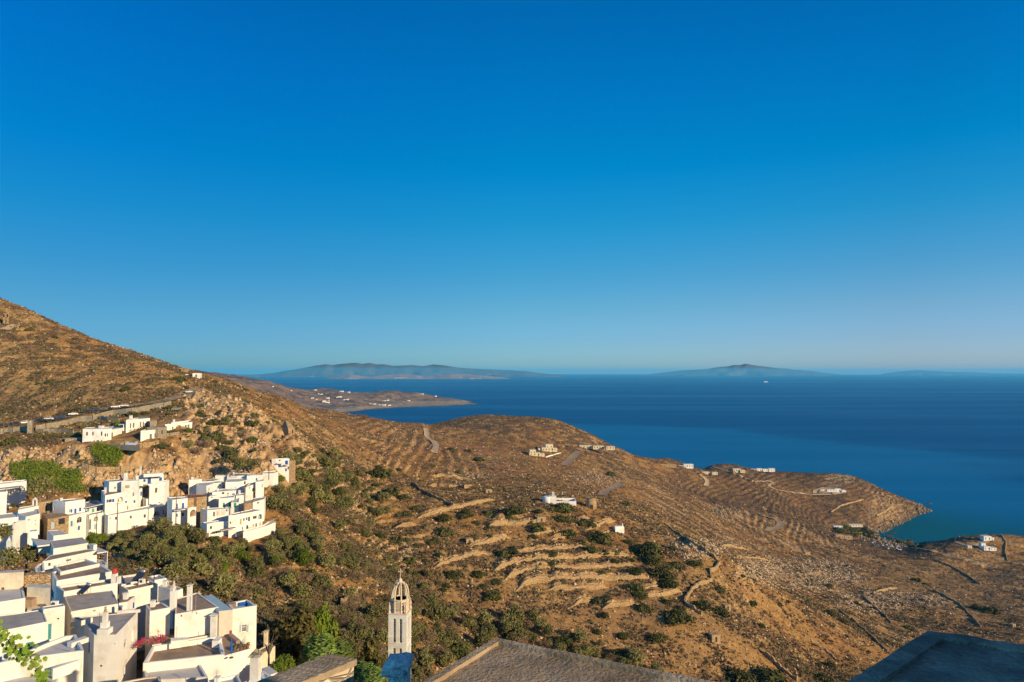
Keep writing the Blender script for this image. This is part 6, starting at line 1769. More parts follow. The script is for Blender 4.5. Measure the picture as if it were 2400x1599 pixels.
# ------------------------------------------------------------------ foreground roofs, wall and post
CONCRETE = mat_noise('lichen_spotted_concrete', (0.37, 0.27, 0.165), (0.17, 0.125, 0.08), 1.1, 0.95, 0.5, 14.0, detail=9.0, c3=(0.42, 0.33, 0.22), s3=.6)
CONCRETE2 = mat_noise('rough_dark_concrete', (0.34, 0.27, 0.19), (0.17, 0.135, 0.10), 2.2, 0.95, 0.8, 18.0, detail=9.0, c3=(0.44, 0.35, 0.25), s3=.8)
RUBBLE = masonry('whitewashed_rubble', (0.48, 0.38, 0.27), (0.66, 0.57, 0.44), (0.36, 0.27, 0.18), 1.5)
BLUESTONE = mat_noise('pale_rough_stone', (0.66, 0.63, 0.58), (0.44, 0.42, 0.39), 5.0, 0.95, 0.8, 12.0, detail=8.0)


def fg_roof(name, label, apex, l, r, D, ext, zdrop, mat, lip=True):
    A = at(*apex, D); z = A.z
    Lp = on_z('', *l, z); Rp = on_z('', *r, z)
    L2 = A + (Lp - A) * ext[0]; R2 = A + (Rp - A) * ext[1]
    B = L2 + (R2 - A)
    P = [A, L2, B, R2]
    if area2(P) < 0: P = P[::-1]
    c_ = sum(P, Vector()) / 4
    r_ = empty(name, (c_.x, c_.y, z - zdrop)); tag(r_, label, 'roof')
    m = MB()
    # subdivided top with slight sag and grain
    m.prism([(p.x, p.y) for p in inset(P, .25)], z - zdrop, z - .35); m.build('wall', RUBBLE, r_)
    q = inset(P, .16)
    n = 46; vs = []; fs = []
    for i in range(n + 1):
        for j in range(n + 1):
            a_, b_ = i / n, j / n
            v = (q[0] * (1 - a_) + q[1] * a_) * (1 - b_) + (q[3] * (1 - a_) + q[2] * a_) * b_
            vs.append((v.x, v.y, z - .05 + (vnoise(np.array(v.x * 3.1), np.array(v.y * 3.1), 5) - .5) * .035))
    for i in range(n):
        for j in range(n): fs.append((i * (n + 1) + j, (i + 1) * (n + 1) + j, (i + 1) * (n + 1) + j + 1, i * (n + 1) + j + 1))
    m = MB(); m.mesh(vs, fs); m.build('roof_slab', mat, r_)
    m = MB()
    for i in range(4):
        p0, p1 = P[i], P[(i + 1) % 4]; q0, q1 = q[i], q[(i + 1) % 4]; k = 40
        def pt(a, b, t_, dz, amp): 
            v = a + (b - a) * t_; w = (vnoise(np.array(v.x * 9), np.array(v.y * 9), 8) - .5) * amp * .35
            return Vector((v.x + w, v.y + w, z + dz + w))
        up = .03 if lip else -.02
        for j in range(k):
            t0, t1 = j / k, (j + 1) / k
            m.poly([pt(p0, p1, t0, up, .04), pt(p0, p1, t1, up, .04), pt(q0, q1, t1, up, .04), pt(q0, q1, t0, up, .04)])
            m.poly([pt(p0, p1, t0, -.36, .04), pt(p0, p1, t1, -.36, .04), pt(p0, p1, t1, up, .04), pt(p0, p1, t0, up, .04)])
            m.poly([pt(q0, q1, t0, up, .04), pt(q0, q1, t1, up, .04), pt(q0, q1, t1, -.1, .04), pt(q0, q1, t0, -.1, .04)])
    m.build('rim', mat, r_)
    return r_


fg_roof('flat_roof', 'large sunlit brownish concrete roof corner just below the viewpoint', (1161.7, 1498), (998, 1598), (1599, 1586), 15.0, (2.6, 2.4), 6, CONCRETE)
fg_roof('flat_roof', 'dark concrete roof corner lying in deep blue shadow', (2174.8, 1472.5), (1974, 1598.6), (2399, 1505), 6.5, (3.0, 3.4), 4, CONCRETE2, lip=False)
A = at(*px('C7', 1240, 1280), 15.0); z = A.z
Bp, Cp, Dp = on_z('C7', 880, 1215, z), on_z('C7', 0, 1560, z), on_z('C7', 560, 1564, z)
r = empty('stone_wall', (A.x, A.y, z - 3)); tag(r, 'thick whitewashed rubble wall with a flat concrete top near the viewpoint', 'wall')
e1, e2 = A + (Dp - A) * 3, Bp + (Cp - Bp) * 2.2
m = MB(); P = [A, Bp, e2, e1]
P = P if area2(P) > 0 else P[::-1]
m.prism([(p.x, p.y) for p in inset(P, .04)], z - 4, z - .1); m.build('masonry', RUBBLE, r)
m = MB(); k = 40
for i in range(k):
    a0, a1, b0, b1 = A + (e1 - A) * (i / k), A + (e1 - A) * ((i + 1) / k), Bp + (e2 - Bp) * (i / k), Bp + (e2 - Bp) * ((i + 1) / k)
    def jt(v, s): return v + Vector((math.sin(v.x * 31 + s) * .012, math.cos(v.y * 27 + s) * .012, math.sin(v.x * 23 + v.y * 17) * .010))
    a0, a1, b0, b1 = jt(a0, 0), jt(a1, 0), jt(b0, 3), jt(b1, 3); dn = Vector((0, 0, .13))
    m.mesh([a0, a1, b1, b0, a0 - dn, a1 - dn, b1 - dn, b0 - dn], [(0, 3, 2, 1), (0, 1, 5, 4), (2, 3, 7, 6)] + ([(3, 0, 4, 7)] if i == 0 else []))
m.build('coping', CONCRETE, r)


def rough_block(m, c, w, d, h, seed, k=3, amp=.04):
    bm = bmesh.new(); bmesh.ops.create_cube(bm, size=1.0); bmesh.ops.subdivide_edges(bm, edges=bm.edges[:], cuts=5, use_grid_fill=True)
    rr = random.Random(seed); ox = rr.random() * 50
    vs = []
    for v in bm.verts:
        p = v.co.copy(); q = p.normalized() * .62; p = p.lerp(q, .22)
        nz = (vnoise(np.array(p.x * 4 + ox), np.array(p.y * 4 + p.z * 5), seed) - .5) * amp * 2.2
        vs.append((c[0] + p.x * w + nz, c[1] + p.y * d + nz, c[2] + p.z * h + nz * .8))
    m.mesh(vs, [tuple(v.index for v in f.verts) for f in bm.faces]); bm.free()


c = at(935, 1545, 8.0)
r = empty('stone_post', (c.x, c.y, c.z - 1.5)); tag(r, 'rough stone gatepost with two capstones standing in blue shadow', 'post')
m = MB(); rough_block(m, (c.x + .01, c.y, c.z - .85), .25, .25, 1.5, 3, amp=.010); m.build('shaft', BLUESTONE, r, True)
m = MB(); rough_block(m, (c.x - .035, c.y - .02, c.z - .095), .27, .30, .085, 5, amp=.012); m.build('capstone', BLUESTONE, r, True)
m = MB(); rough_block(m, (c.x + .012, c.y, c.z - .03), .28, .28, .10, 8, amp=.013); m.build('capstone', BLUESTONE, r, True)
# unseen thin wall, added and shaped to shade the dark roof and the post
r = empty('yard_wall', (12.8, -6, -9)); tag(r, 'unseen white shadow-casting wall added behind and to the right of the viewpoint', 'wall')
m = MB(); m.prism([(12.6, -14), (13.1, -14), (13.1, .55), (12.6, .55)], -10, 2.4); m.build('wall', WHITE, r)
m = MB(); m.prism([(12.55, -14.1), (13.15, -14.1), (13.15, .55), (12.55, .55)], 2.4, 2.5); m.build('roof', CONCRETE, r)


# ------------------------------------------------------------------ plants
def crown_mesh(name, seed, rx, ry, rz, n, leaf, mat, lobes=9, low=.25, aspect=2.0, up=0.0):
    """leaf clumps spread over and inside several lobes; unit: metres, base of the crown at z=0."""
    rr = np.random.default_rng(seed)
    lc = rr.normal(0, 1, (lobes, 3)); lc /= np.linalg.norm(lc, axis=1)[:, None]
    lc *= rr.uniform(.35, .75, (lobes, 1)); lc[:, 2] = np.abs(lc[:, 2]) * .9 + low - .1
    lr = rr.uniform(.28, .5, lobes)
    k = rr.integers(0, lobes, n)
    d = rr.normal(0, 1, (n, 3)); d /= np.linalg.norm(d, axis=1)[:, None]
    rad = lr[k] * rr.uniform(.55, 1.08, n) ** .6
    p = lc[k] + d * rad[:, None]
    p[:, 2] = np.maximum(p[:, 2], .02 * rr.random(n))
    p = p * np.array([rx, ry, rz])
    nrm = d * .8 + rr.normal(0, .55, (n, 3)); nrm /= np.linalg.norm(nrm, axis=1)[:, None]
    t1 = np.cross(nrm, rr.normal(0, 1, (n, 3)) + np.array([0, 0, up])); t1 /= np.linalg.norm(t1, axis=1)[:, None] + 1e-9
    t2 = np.cross(nrm, t1)
    s = leaf * rr.uniform(.6, 1.35, n)[:, None]
    a, b = t1 * s, t2 * s / aspect
    V = np.stack([p - a, p - b * .9, p + a, p + b * 1.1], 1).reshape(-1, 3)
    Fc = np.arange(n * 4).reshape(n, 4)
    return np_mesh(name, V, Fc, 4, mat)


def trunk_mesh(name, seed, h, r, spread, limbs=4):
    rr = random.Random(seed); m = MB()
    m.tube([(0, 0, -.6), (rr.uniform(-.1, .1), 0, h * .4), (rr.uniform(-.15, .15), rr.uniform(-.15, .15), h * .75)], [r, r * .8, r * .6], 6)
    for k in range(limbs):
        a_ = 2 * math.pi * k / limbs + rr.uniform(-.4, .4); s_ = spread * rr.uniform(.6, 1)
        m.tube([(0, 0, h * .6), (math.cos(a_) * s_ * .45, math.sin(a_) * s_ * .45, h * 1.15), (math.cos(a_) * s_, math.sin(a_) * s_, h * 1.65)], [r * .55, r * .4, r * .15], 5)
    return m.me(name, BARK)


PROTO = {}
def protos(kind):
    if kind in PROTO: return PROTO[kind]
    L = []
    for i in range(5):
        sd = hash(kind) % 0 if False else sum(map(ord, kind)) * 10 + i
        rr = random.Random(sd); f = rr.uniform(.85, 1.15)
        if kind == 'olive': c_ = crown_mesh('crown', sd, 2.6 * f, 2.4, 2.6 * f, 1300, .24, LEAF_OLIVE, 11); t_ = trunk_mesh('trunk', sd, 1.3, .22, 1.6); zc = .75
        elif kind == 'dry': c_ = crown_mesh('crown', sd, 2.5 * f, 2.3, 2.1 * f, 1000, .20, LEAF_DRY, 13, aspect=4.5); t_ = trunk_mesh('trunk', sd, .9, .13, 1.7, 6); zc = .3
        elif kind == 'dark': c_ = crown_mesh('crown', sd, 2.5 * f, 2.3, 1.7, 1300, .26, LEAF_DARK, 12, low=.1); t_ = trunk_mesh('trunk', sd, .6, .16, 1.2); zc = .1
        elif kind == 'tall': c_ = crown_mesh('crown', sd, 2.3 * f, 2.2, 6.0 * f, 3200, .30, LEAF_CYPRESS, 22, low=.25); t_ = trunk_mesh('trunk', sd, 2.6, .3, 1.3); zc = .6
        elif kind == 'green': c_ = crown_mesh('crown', sd, 2.3 * f, 2.2, 3.2, 3600, .19, LEAF_GREEN, 16); t_ = trunk_mesh('trunk', sd, 1.2, .2, 1.3); zc = .4
        elif kind == 'reed': c_ = crown_mesh('crown', sd, 2.6, 2.2, 3.0, 3000, .40, LEAF_REED, 14, aspect=6.0, up=6); t_ = trunk_mesh('trunk', sd, .8, .08, 1.2, 7); zc = .1
        L.append((c_, t_, zc))
    PROTO[kind] = L
    return L


CNT = [0]
def plant(kind, p, k, label, group, name=None, cat=None, parts=True, flat=1.0):
    if p is None: return
    CNT[0] += 1; rr = random.Random(CNT[0] * 13)
    c_, t_, zc = protos(kind)[rr.randrange(5)]
    nm = name or {'olive': 'olive_tree', 'dry': 'dry_bush', 'dark': 'evergreen_bush', 'tall': 'evergreen_tree', 'green': 'green_tree', 'reed': 'reed_clump'}[kind]
    ct = cat or {'olive': 'tree', 'dry': 'bush', 'dark': 'bush', 'tall': 'tree', 'green': 'tree', 'reed': 'reeds'}[kind]
    if not parts:
        o = bpy.data.objects.new(nm, c_); o.location = p + Vector((0, 0, zc * k - .1)); o.scale = (k * rr.uniform(.85, 1.15), k, k * flat); o.rotation_euler = (0, 0, rr.uniform(0, 6.28))
        link(o); return tag(o, label, ct, group)
    r = empty(nm, p, rr.uniform(0, 6.28)); r.scale = (k, k, k); tag(r, label, ct, group)
    o = bpy.data.objects.new('crown', c_); o.location = (0, 0, zc); o.scale = (rr.uniform(.88, 1.14), rr.uniform(.88, 1.14), rr.uniform(.85, 1.15) * flat); link(o, r)
    o = bpy.data.objects.new('trunk', t_); link(o, r)
    return r


def inside(pt, poly):
    x, y = pt; c_ = False; n = len(poly)
    for i in range(n):
        (x0, y0), (x1, y1) = poly[i], poly[i - 1]
        if (y0 > y) != (y1 > y) and x < (x1 - x0) * (y - y0) / (y1 - y0) + x0: c_ = not c_
    return c_


FOOT = []
for h in HOUSES:
    for b in h.blocks:
        xs = [p.x for p in b['P']]; ys = [p.y for p in b['P']]
        FOOT.append((min(xs) - 1.2, max(xs) + 1.2, min(ys) - 1.2, max(ys) + 1.2))
def free(p, m=0.0): return not any(a - m < p.x < b + m and c - m < p.y < d + m for a, b, c, d in FOOT)


def thicket(poly, n, kinds, size, lab, dmin=95, gap=.45, seed=1):
    rr = random.Random(seed); us = [q[0] for q in poly]; vs = [q[1] for q in poly]
    got = []; tries = 0
    while len(got) < n and tries < n * 30:
        tries += 1
        u, v = rr.uniform(min(us), max(us)), rr.uniform(min(vs), max(vs))
        if not inside((u, v), poly): continue
        p = hit(u, v, dmin)
        if p is None or not free(p, .8): continue
        k = size[0] * .75 + (size[1] * 1.12 - size[0] * .75) * rr.random() ** 1.5
        if any((p - q).length < (k + kq) * 2.4 * gap for q, kq in got): continue
        got.append((p, k))
        kd = rr.choices([x[0] for x in kinds], [x[1] for x in kinds])[0]
        plant(kd, p, k, lab[kd][0], lab[kd][1])


A1 = {'olive': ('grey green tree in the thicket down the right side of the white spur', 'trees in the thicket beside the white spur'), 'dry': ('brown leafless bush in the thicket beside the white spur', 'dry bushes beside the white spur'), 'dark': ('dark green bush in the thicket beside the white spur', 'dark bushes beside the white spur')}
thicket([(690, 1060), (740, 1050), (800, 1090), (850, 1120), (830, 1180), (800, 1230), (760, 1225), (715, 1190), (660, 1220), (625, 1190), (640, 1120)], 100, [('olive', 6), ('dry', 3), ('dark', 2)], (1.0, 1.95), A1, gap=.34, seed=2)
A2 = {'olive': ('olive tree in the gardens below the mid village', 'olive trees in the gardens below the village'), 'green': ('fresh green tree in the gardens below the mid village', 'fresh green trees below the village'), 'dark': ('low dark shrub in the gardens below the mid village', 'dark shrubs below the village'), 'dry': ('brown bush in the gardens below the mid village', 'brown bushes below the village')}
thicket([(250, 1262), (330, 1238), (470, 1236), (480, 1268), (560, 1275), (650, 1240), (730, 1215), (760, 1270), (740, 1320), (640, 1350), (500, 1345), (420, 1372), (340, 1330), (250, 1310)], 120, [('olive', 6), ('dark', 2.5), ('green', 1.3), ('dry', 1.0)], (.75, 1.35), A2, dmin=140, gap=.34, seed=3)
A3 = {'olive': ('olive coloured tree on the brown slope above the near houses', 'olive trees on the slope above the near houses'), 'dry': ('dry brown bush on the slope above the near houses', 'dry bushes on the slope above the near houses'), 'dark': ('dark bush on the slope above the near houses', 'dark bushes on the slope above the near houses')}
thicket([(420, 1385), (520, 1352), (640, 1345), (760, 1330), (880, 1320), (940, 1350), (910, 1420), (900, 1560), (800, 1560), (740, 1440), (610, 1480), (600, 1430)], 125, [('olive', 2.4), ('dry', 7), ('dark', 1.2)], (.75, 1.35), A3, dmin=118, gap=.34, seed=4)
A4 = {'olive': ('olive green tree in the ravine thicket behind the bell tower', 'trees in the ravine thicket'), 'dry': ('brown twiggy bush in the ravine thicket behind the bell tower', 'dry bushes in the ravine thicket'), 'dark': ('dark green bush in the ravine thicket behind the bell tower', 'dark bushes in the ravine thicket')}
thicket([(965, 1395), (1060, 1425), (1120, 1450), (1180, 1440), (1330, 1478), (1420, 1520), (1520, 1560), (1560, 1599), (1420, 1599), (1250, 1535), (1160, 1500), (1090, 1545), (1010, 1599), (960, 1599)], 130, [('olive', 6), ('dry', 4), ('dark', 1)], (.85, 1.6), A4, dmin=130, gap=.34, seed=5)
A5 = {'olive': ('lone olive tree scattered along the upper ravine', 'scattered trees of the upper ravine'), 'dry': ('dry bush scattered along the upper ravine', 'scattered dry bushes of the upper ravine'), 'dark': ('dark bush scattered along the upper ravine', 'scattered dark bushes of the upper ravine')}
thicket([(840, 1130), (900, 1180), (930, 1260), (980, 1330), (1060, 1380), (1000, 1400), (900, 1330), (800, 1300), (780, 1240), (830, 1190)], 46, [('olive', 4), ('dry', 3), ('dark', 3)], (.8, 1.6), A5, seed=6)
A6 = {'dark': ('dark shrub clinging to the ochre cliff above the spur', 'shrubs on the cliff above the spur'), 'dry': ('brown scrub bush on the cliff above the spur', 'scrub on the cliff above the spur'), 'olive': ('olive shrub on the cliff above the spur', 'olive shrubs on the cliff above the spur')}
thicket([(430, 1010), (500, 990), (560, 960), (640, 985), (640, 1080), (560, 1090), (470, 1080), (440, 1050)], 46, [('dark', 3), ('dry', 3), ('olive', 3)], (.6, 1.5), A6, dmin=255, seed=7)
A7 = {'dark': ('dark green garden shrub between the modern white houses', 'garden shrubs of the modern estate'), 'green': ('bright garden tree between the modern white houses', 'bright garden trees of the modern estate'), 'olive': ('young olive tree between the modern white houses', 'olive trees of the modern estate')}
thicket([(80, 1030), (190, 1020), (200, 985), (300, 965), (400, 945), (480, 950), (470, 1020), (400, 1030), (300, 1040), (180, 1035)], 40, [('dark', 5), ('olive', 2), ('green', .6)], (.35, .7), A7, dmin=285, seed=8)
A8 = {'dark': ('dark tree in the grove behind the beach', 'trees behind the beach'), 'dry': ('grey tamarisk tree in the grove behind the beach', 'tamarisks behind the beach'), 'olive': ('grey green tree in the grove behind the beach', 'grey green trees behind the beach')}
thicket([(1955, 1240), (2045, 1236), (2060, 1258), (1980, 1262)], 46, [('dark', 5), ('olive', 2)], (1.8, 2.8), A8, dmin=600, seed=9)
thicket([(2080, 1252), (2140, 1268), (2200, 1282), (2170, 1290), (2090, 1272)], 46, [('dry', 3), ('dark', 5)], (1.6, 2.6), A8, dmin=600, seed=10)

# dark round bushes that stand apart on the walled terraces: (photo x, y of the base, photo width)
TB = [('D4', x, y, w) for x, y, w in [(160, 235, 105), (250, 180, 90), (145, 95, 95), (470, 268, 150), (480, 385, 165), (390, 452, 115), (255, 478, 75), (100, 440, 110), (175, 430, 70), (645, 240, 140), (725, 293, 70), (815, 222, 105), (990, 258, 80), (1030, 215, 190), (1145, 290, 75), (1215, 210, 100), (825, 338, 70), (835, 400, 55), (1215, 345, 130), (1335, 332, 50), (1170, 405, 75),
      (1420, 200, 180), (1410, 275, 150), (1570, 300, 110), (1640, 320, 100), (1450, 392, 160), (1570, 455, 90), (1680, 440, 220), (1640, 515, 120), (1740, 530, 90), (1820, 535, 80), (930, 545, 120), (1020, 520, 90), (1330, 550, 85), (1225, 640, 90), (1320, 630, 90), (1710, 702, 95), (1815, 598, 75), (1945, 590, 70), (1985, 690, 135), (1980, 825, 170), (2015, 885, 150), (2045, 985, 140), (2225, 922, 90), (1725, 1032, 105), (1740, 905, 110), (1665, 915, 90),
      (435, 545, 70), (325, 592, 60), (540, 720, 150), (735, 710, 120), (885, 770, 110), (850, 890, 170), (775, 800, 80), (350, 885, 90), (2080, 545, 280), (2020, 520, 150), (2120, 610, 170), (2290, 650, 140), (2180, 710, 190), (2240, 795, 170), (2290, 1065, 190), (2330, 970, 90), (700, 415, 55), (1925, 450, 90), (2110, 475, 90), (2280, 495, 80), (1680, 1160, 100), (2140, 1220, 160), (1880, 1200, 120)]]
TB += [('D5', x, y, w) for x, y, w in [(690, 625, 85), (490, 545, 90), (855, 625, 50), (905, 605, 40), (375, 640, 130), (250, 720, 190), (340, 380, 90), (490, 680, 110), (630, 450, 45), (1170, 1012, 95), (1095, 1000, 55), (1110, 1090, 120), (905, 980, 50), (1640, 770, 60), (1240, 730, 60), (1170, 690, 100), (1270, 820, 40), (1160, 515, 60), (1330, 620, 50), (700, 475, 40), (1700, 480, 60), (1750, 500, 45), (1495, 390, 35), (2160, 670, 90), (2060, 650, 80), (775, 1092, 240), (620, 1092, 190), (1400, 915, 40), (740, 760, 60), (1230, 1080, 50)]]
TB += [('D2', x, y, w) for x, y, w in [(320, 772, 70), (385, 765, 55), (250, 745, 60), (240, 810, 190), (230, 870, 70), (345, 930, 130), (420, 955, 85), (300, 808, 80), (860, 640, 60), (740, 635, 80), (935, 700, 90), (1840, 800, 90), (1940, 1000, 60), (620, 740, 60), (800, 780, 60)]]
TB += [('C1', x, y, w) for x, y, w in [(455, 930, 85), (350, 945, 60), (1160, 1000, 110), (270, 450, 90), (1640, 920, 150), (1700, 985, 90), (500, 515, 60), (690, 530, 50), (1440, 780, 40), (620, 1195, 70), (700, 1190, 90), (930, 1260, 80), (1545, 1170, 95), (1640, 1150, 60), (1840, 1240, 120), (1970, 930, 80), (2060, 1030, 60), (1990, 1070, 60), (80, 1500, 190), (1480, 1530, 130), (1990, 1480, 150), (2030, 1540, 120), (2250, 1000, 60), (2180, 1250, 80), (2020, 1210, 90), (1850, 1150, 80), (1240, 1230, 110), (1330, 1220, 90)]]
TL2 = {'D4': ('dark rounded evergreen bush standing on the walled terraces opposite', 'dark bushes on the terraces'), 'D5': ('dark bush on the rocky slope above the shadowed roof', 'dark bushes on the rocky slope'), 'D2': ('dark bush on the brown slope between ravine and villas', 'dark bushes on the brown upper slope'), 'C1': ('dark shrub dotted on the left hillside and around the modern houses', 'dark shrubs on the left hillside')}
SPECIAL = {(480, 385): 'largest ball shaped dark bush on the upper terraces', (2080, 545): 'widest spreading dark bush below the tiny plain chapel', (850, 890): 'tall dark green tree bush at the foot of the terraces', (1680, 440): 'long dark bush left of the tiny plain chapel', (1225, 640): 'left of two joined round bushes on a middle terrace', (1320, 630): 'right of two joined round bushes on a middle terrace', (1725, 1032): 'single greener ball shaped bush on the bare lower field', (250, 720): 'large dark bush inside the curve of the field wall', (80, 1500): 'big brown green bush at the left edge below the road wall', (1480, 1530): 'round dark bush at the cliff edge below the small villas'}
for cr, x, y, w in TB:
    p = hit(*px(cr, x, y), 200)
    if p is None: continue
    s_ = CROP[cr][2]
    k = (w / s_) * p.y / F / 4.3
    sp = SPECIAL.get((x, y))
    plant('dark', p + Vector((0, .4 * k, 0)), k, sp or TL2[cr][0], None if sp else TL2[cr][1], parts=bool(sp) or w / s_ > 30, flat=.85)

# trees of the near foreground and village, one by one
def one(kind, u, v, D, k, label, name=None, flat=1.0):
    p = at(u, v, D); plant(kind, p, k, label, None, name=name, flat=flat)
one('olive', 93, 1168, 243, 2.1, 'big round grey green olive tree among the houses under the cliff')
one('olive', 20, 1330, 138, 1.15, 'full olive tree at the left edge above the old cream house'); one('olive', 62, 1325, 142, 1.1, 'second full olive tree at the left edge, beside the porch'); one('olive', 5, 1265, 160, .9, 'small tree against the white houses at the left edge')
one('green', 216, 1278, 215, 1.1, 'bright green broad leaved tree behind the grey flat roof'); one('green', 242, 1268, 220, .8, 'smaller bright green tree beside the broad leaved one')
one('tall', 690, 1562, 121, 1.45, 'tallest dark evergreen tree right of the big cream house'); one('tall', 655, 1562, 123, 1.15, 'shorter dark evergreen tree against the big cream house')
one('green', 748, 1530, 128, 1.35, 'bright green conical tree beside the tallest evergreen', flat=1.75); one('tall', 868, 1575, 124, .98, 'very dark evergreen tree left of the bell tower'); one('tall', 890, 1600, 121, .7, 'low dark evergreen touching the bell tower')
one('reed', 745, 1560, 112, 1.35, 'blue green feathery clump below the conical tree'); one('reed', 790, 1560, 116, 1.1, 'feathery green clump above the thick rubble wall'); one('reed', 845, 1590, 100, .85, 'yellow green reeds at the end of the rubble wall'); one('reed', 870, 1610, 96, .8, 'yellow green reeds beside the bell tower foot')
one('green', 640, 1590, 100, .8, 'low green shrub below the ruined cream cottage'); one('green', 670, 1580, 104, .7, 'green shrub between the evergreen and the rubble wall'); one('dark', 600, 1480, 128, 1.0, 'dark bush hugging the wall of the big cream house')
one('dark', 725, 1250, 262, 1.6, 'large dense dark green tree on the slope right of the spur'); one('green', 655, 1130, 300, .9, 'small bright tree in front of the narrow blue shuttered house')
one('olive', 560, 1105, 292, 1.6, 'broad dark olive tree above the top row of spur houses'); one('olive', 590, 1100, 298, 1.4, 'brownish tree right of the broad olive above the spur')
one('green', 30, 1190, 250, .35, 'tiny slim tree below the blue shuttered awning house', flat=1.6)
one('olive', 650, 1300, 235, .8, 'pruned olive tree with a bare pale trunk by the yellow wall'); one('green', 645, 1325, 222, .8, 'rounded lush green bush below the pruned olive')
# dry leafless tree by the cottage
p = at(630, 1545, 106); r = empty('dead_tree', p); tag(r, 'bare grey dead tree beside the ruined cream cottage', 'tree')
m = MB(); rr = random.Random(4)
for k in range(12):
    a_ = rr.uniform(0, 6.28); q = Vector((math.cos(a_), math.sin(a_), 0)) * rr.uniform(.8, 2.2)
    m.tube([(0, 0, .5), q * .4 + Vector((0, 0, 1.6 + rr.random())), q + Vector((0, 0, 2.2 + 1.5 * rr.random()))], [.09, .06, .02], 5)
m.build('branches', BARK, r, loc=Vector()); m = MB(); m.tube([(0, 0, -1), (0, 0, 1.2)], [.18, .12], 6); m.build('trunk', BARK, r, loc=Vector())
# bougainvillea on the terrace
p = on_z('C6', 400, 1040, zt1 - .3); r = empty('bougainvillea', p); tag(r, 'magenta flowering bougainvillea spilling over the terrace wall', 'plant')
for i, (xx, yy, k) in enumerate(((0, 0, .5), (-1.4, -1.2, .5), (.6, .4, .35), (-2.0, -2.4, .35))):
    o = bpy.data.objects.new('blossom', crown_mesh('blossom', 900 + i, 1.6, 1.5, 1.6, 160, .13, LEAF_PINK, 6)); o.location = (xx, yy, .2); o.scale = (k + .3,) * 3; link(o, r)
    o = bpy.data.objects.new('foliage', crown_mesh('foliage', 950 + i, 1.5, 1.4, 1.4, 130, .13, LEAF_OLIVE, 6)); o.location = (xx, yy, .1); o.scale = (k + .3,) * 3; link(o, r)


# ivy and hedges that cover banks: leaf sheets lying on the ground
def carpet(poly, n, leaf, mat, name, label, cat, thick=.8, dmin=200, seed=0):
    rr = random.Random(seed); us = [q[0] for q in poly]; vs = [q[1] for q in poly]; V = []
    pts = []; tries = 0
    while len(pts) < n and tries < 12 * n:
        tries += 1
        u, v = rr.uniform(min(us), max(us)), rr.uniform(min(vs), max(vs))
        if inside((u, v), poly): pts.append((u, v))
    for u, v in pts:
        p = hit(u, v, dmin)
        if p is None: continue
        for q in range(4):
            c_ = p + Vector((rr.gauss(0, leaf * 1.6), rr.gauss(0, leaf * 1.6) - .2, rr.uniform(0, thick)))
            d = Vector((rr.gauss(0, 1), rr.gauss(-.4, 1), rr.gauss(.6, 1))).normalized(); t1 = d.orthogonal().normalized(); t1 = Matrix.Rotation(rr.uniform(0, 6.28), 3, d) @ t1; t2 = d.cross(t1)
            s_ = leaf * rr.uniform(.6, 1.3)
            V += [c_ - t1 * s_, c_ - t2 * s_ * .5, c_ + t1 * s_, c_ + t2 * s_ * .5]
    V = np.array([tuple(v) for v in V]); o0 = V.mean(0); o0[2] = V[:, 2].min()
    o = bpy.data.objects.new(name, np_mesh(name, V - o0, np.arange(len(V)).reshape(-1, 4), 4, mat)); o.location = o0; link(o)
    return tag(o, label, cat)
carpet([(28, 1092), (60, 1086), (130, 1090), (150, 1108), (188, 1108), (192, 1160), (150, 1150), (60, 1135), (25, 1118)], 2400, .34, LEAF_GREEN, 'creeper', 'wide bright green creeper carpet on the cliff at the left', 'creeper', 2.2, seed=1)
carpet([(214, 1060), (225, 1046), (245, 1050), (262, 1056), (284, 1058), (286, 1080), (270, 1098), (235, 1085), (222, 1075)], 1300, .34, LEAF_GREEN, 'creeper', 'round bright green creeper on the cliff under the largest modern house', 'creeper', 2.6, seed=2)
carpet([(150, 1140), (230, 1140), (225, 1150), (140, 1160)], 300, .3, LEAF_OLIVE, 'creeper', 'darker green creeper strip behind the mid village roofs', 'creeper', seed=3)
carpet([(215, 1080), (270, 1090), (275, 1106), (200, 1100), (165, 1075), (170, 1062)], 350, .3, LEAF_DARK, 'creeper', 'dark scrub strip on the ledge below the round creeper', 'creeper', seed=4)
carpet([(80, 1024), (185, 1020), (186, 1028), (80, 1030)], 320, .3, LEAF_DARK, 'hedge', 'clipped dark hedge left of the largest modern house', 'hedge', 1.4, 280, 5)
carpet([(292, 1006), (340, 1000), (345, 1008), (292, 1014)], 180, .25, LEAF_DARK, 'hedge', 'low green hedge in front of the porch house', 'hedge', .9, 280, 6)
carpet([(390, 1012), (430, 1008), (425, 1016), (390, 1018)], 160, .25, LEAF_DARK, 'hedge', 'low hedge before the arched porch house', 'hedge', .7, 280, 7)
carpet([(460, 1300), (560, 1285), (575, 1300), (480, 1322)], 700, .22, LEAF_GREEN, 'hedge', 'long row of fresh green vines on the garden terrace', 'hedge', 1.3, 150, 8)

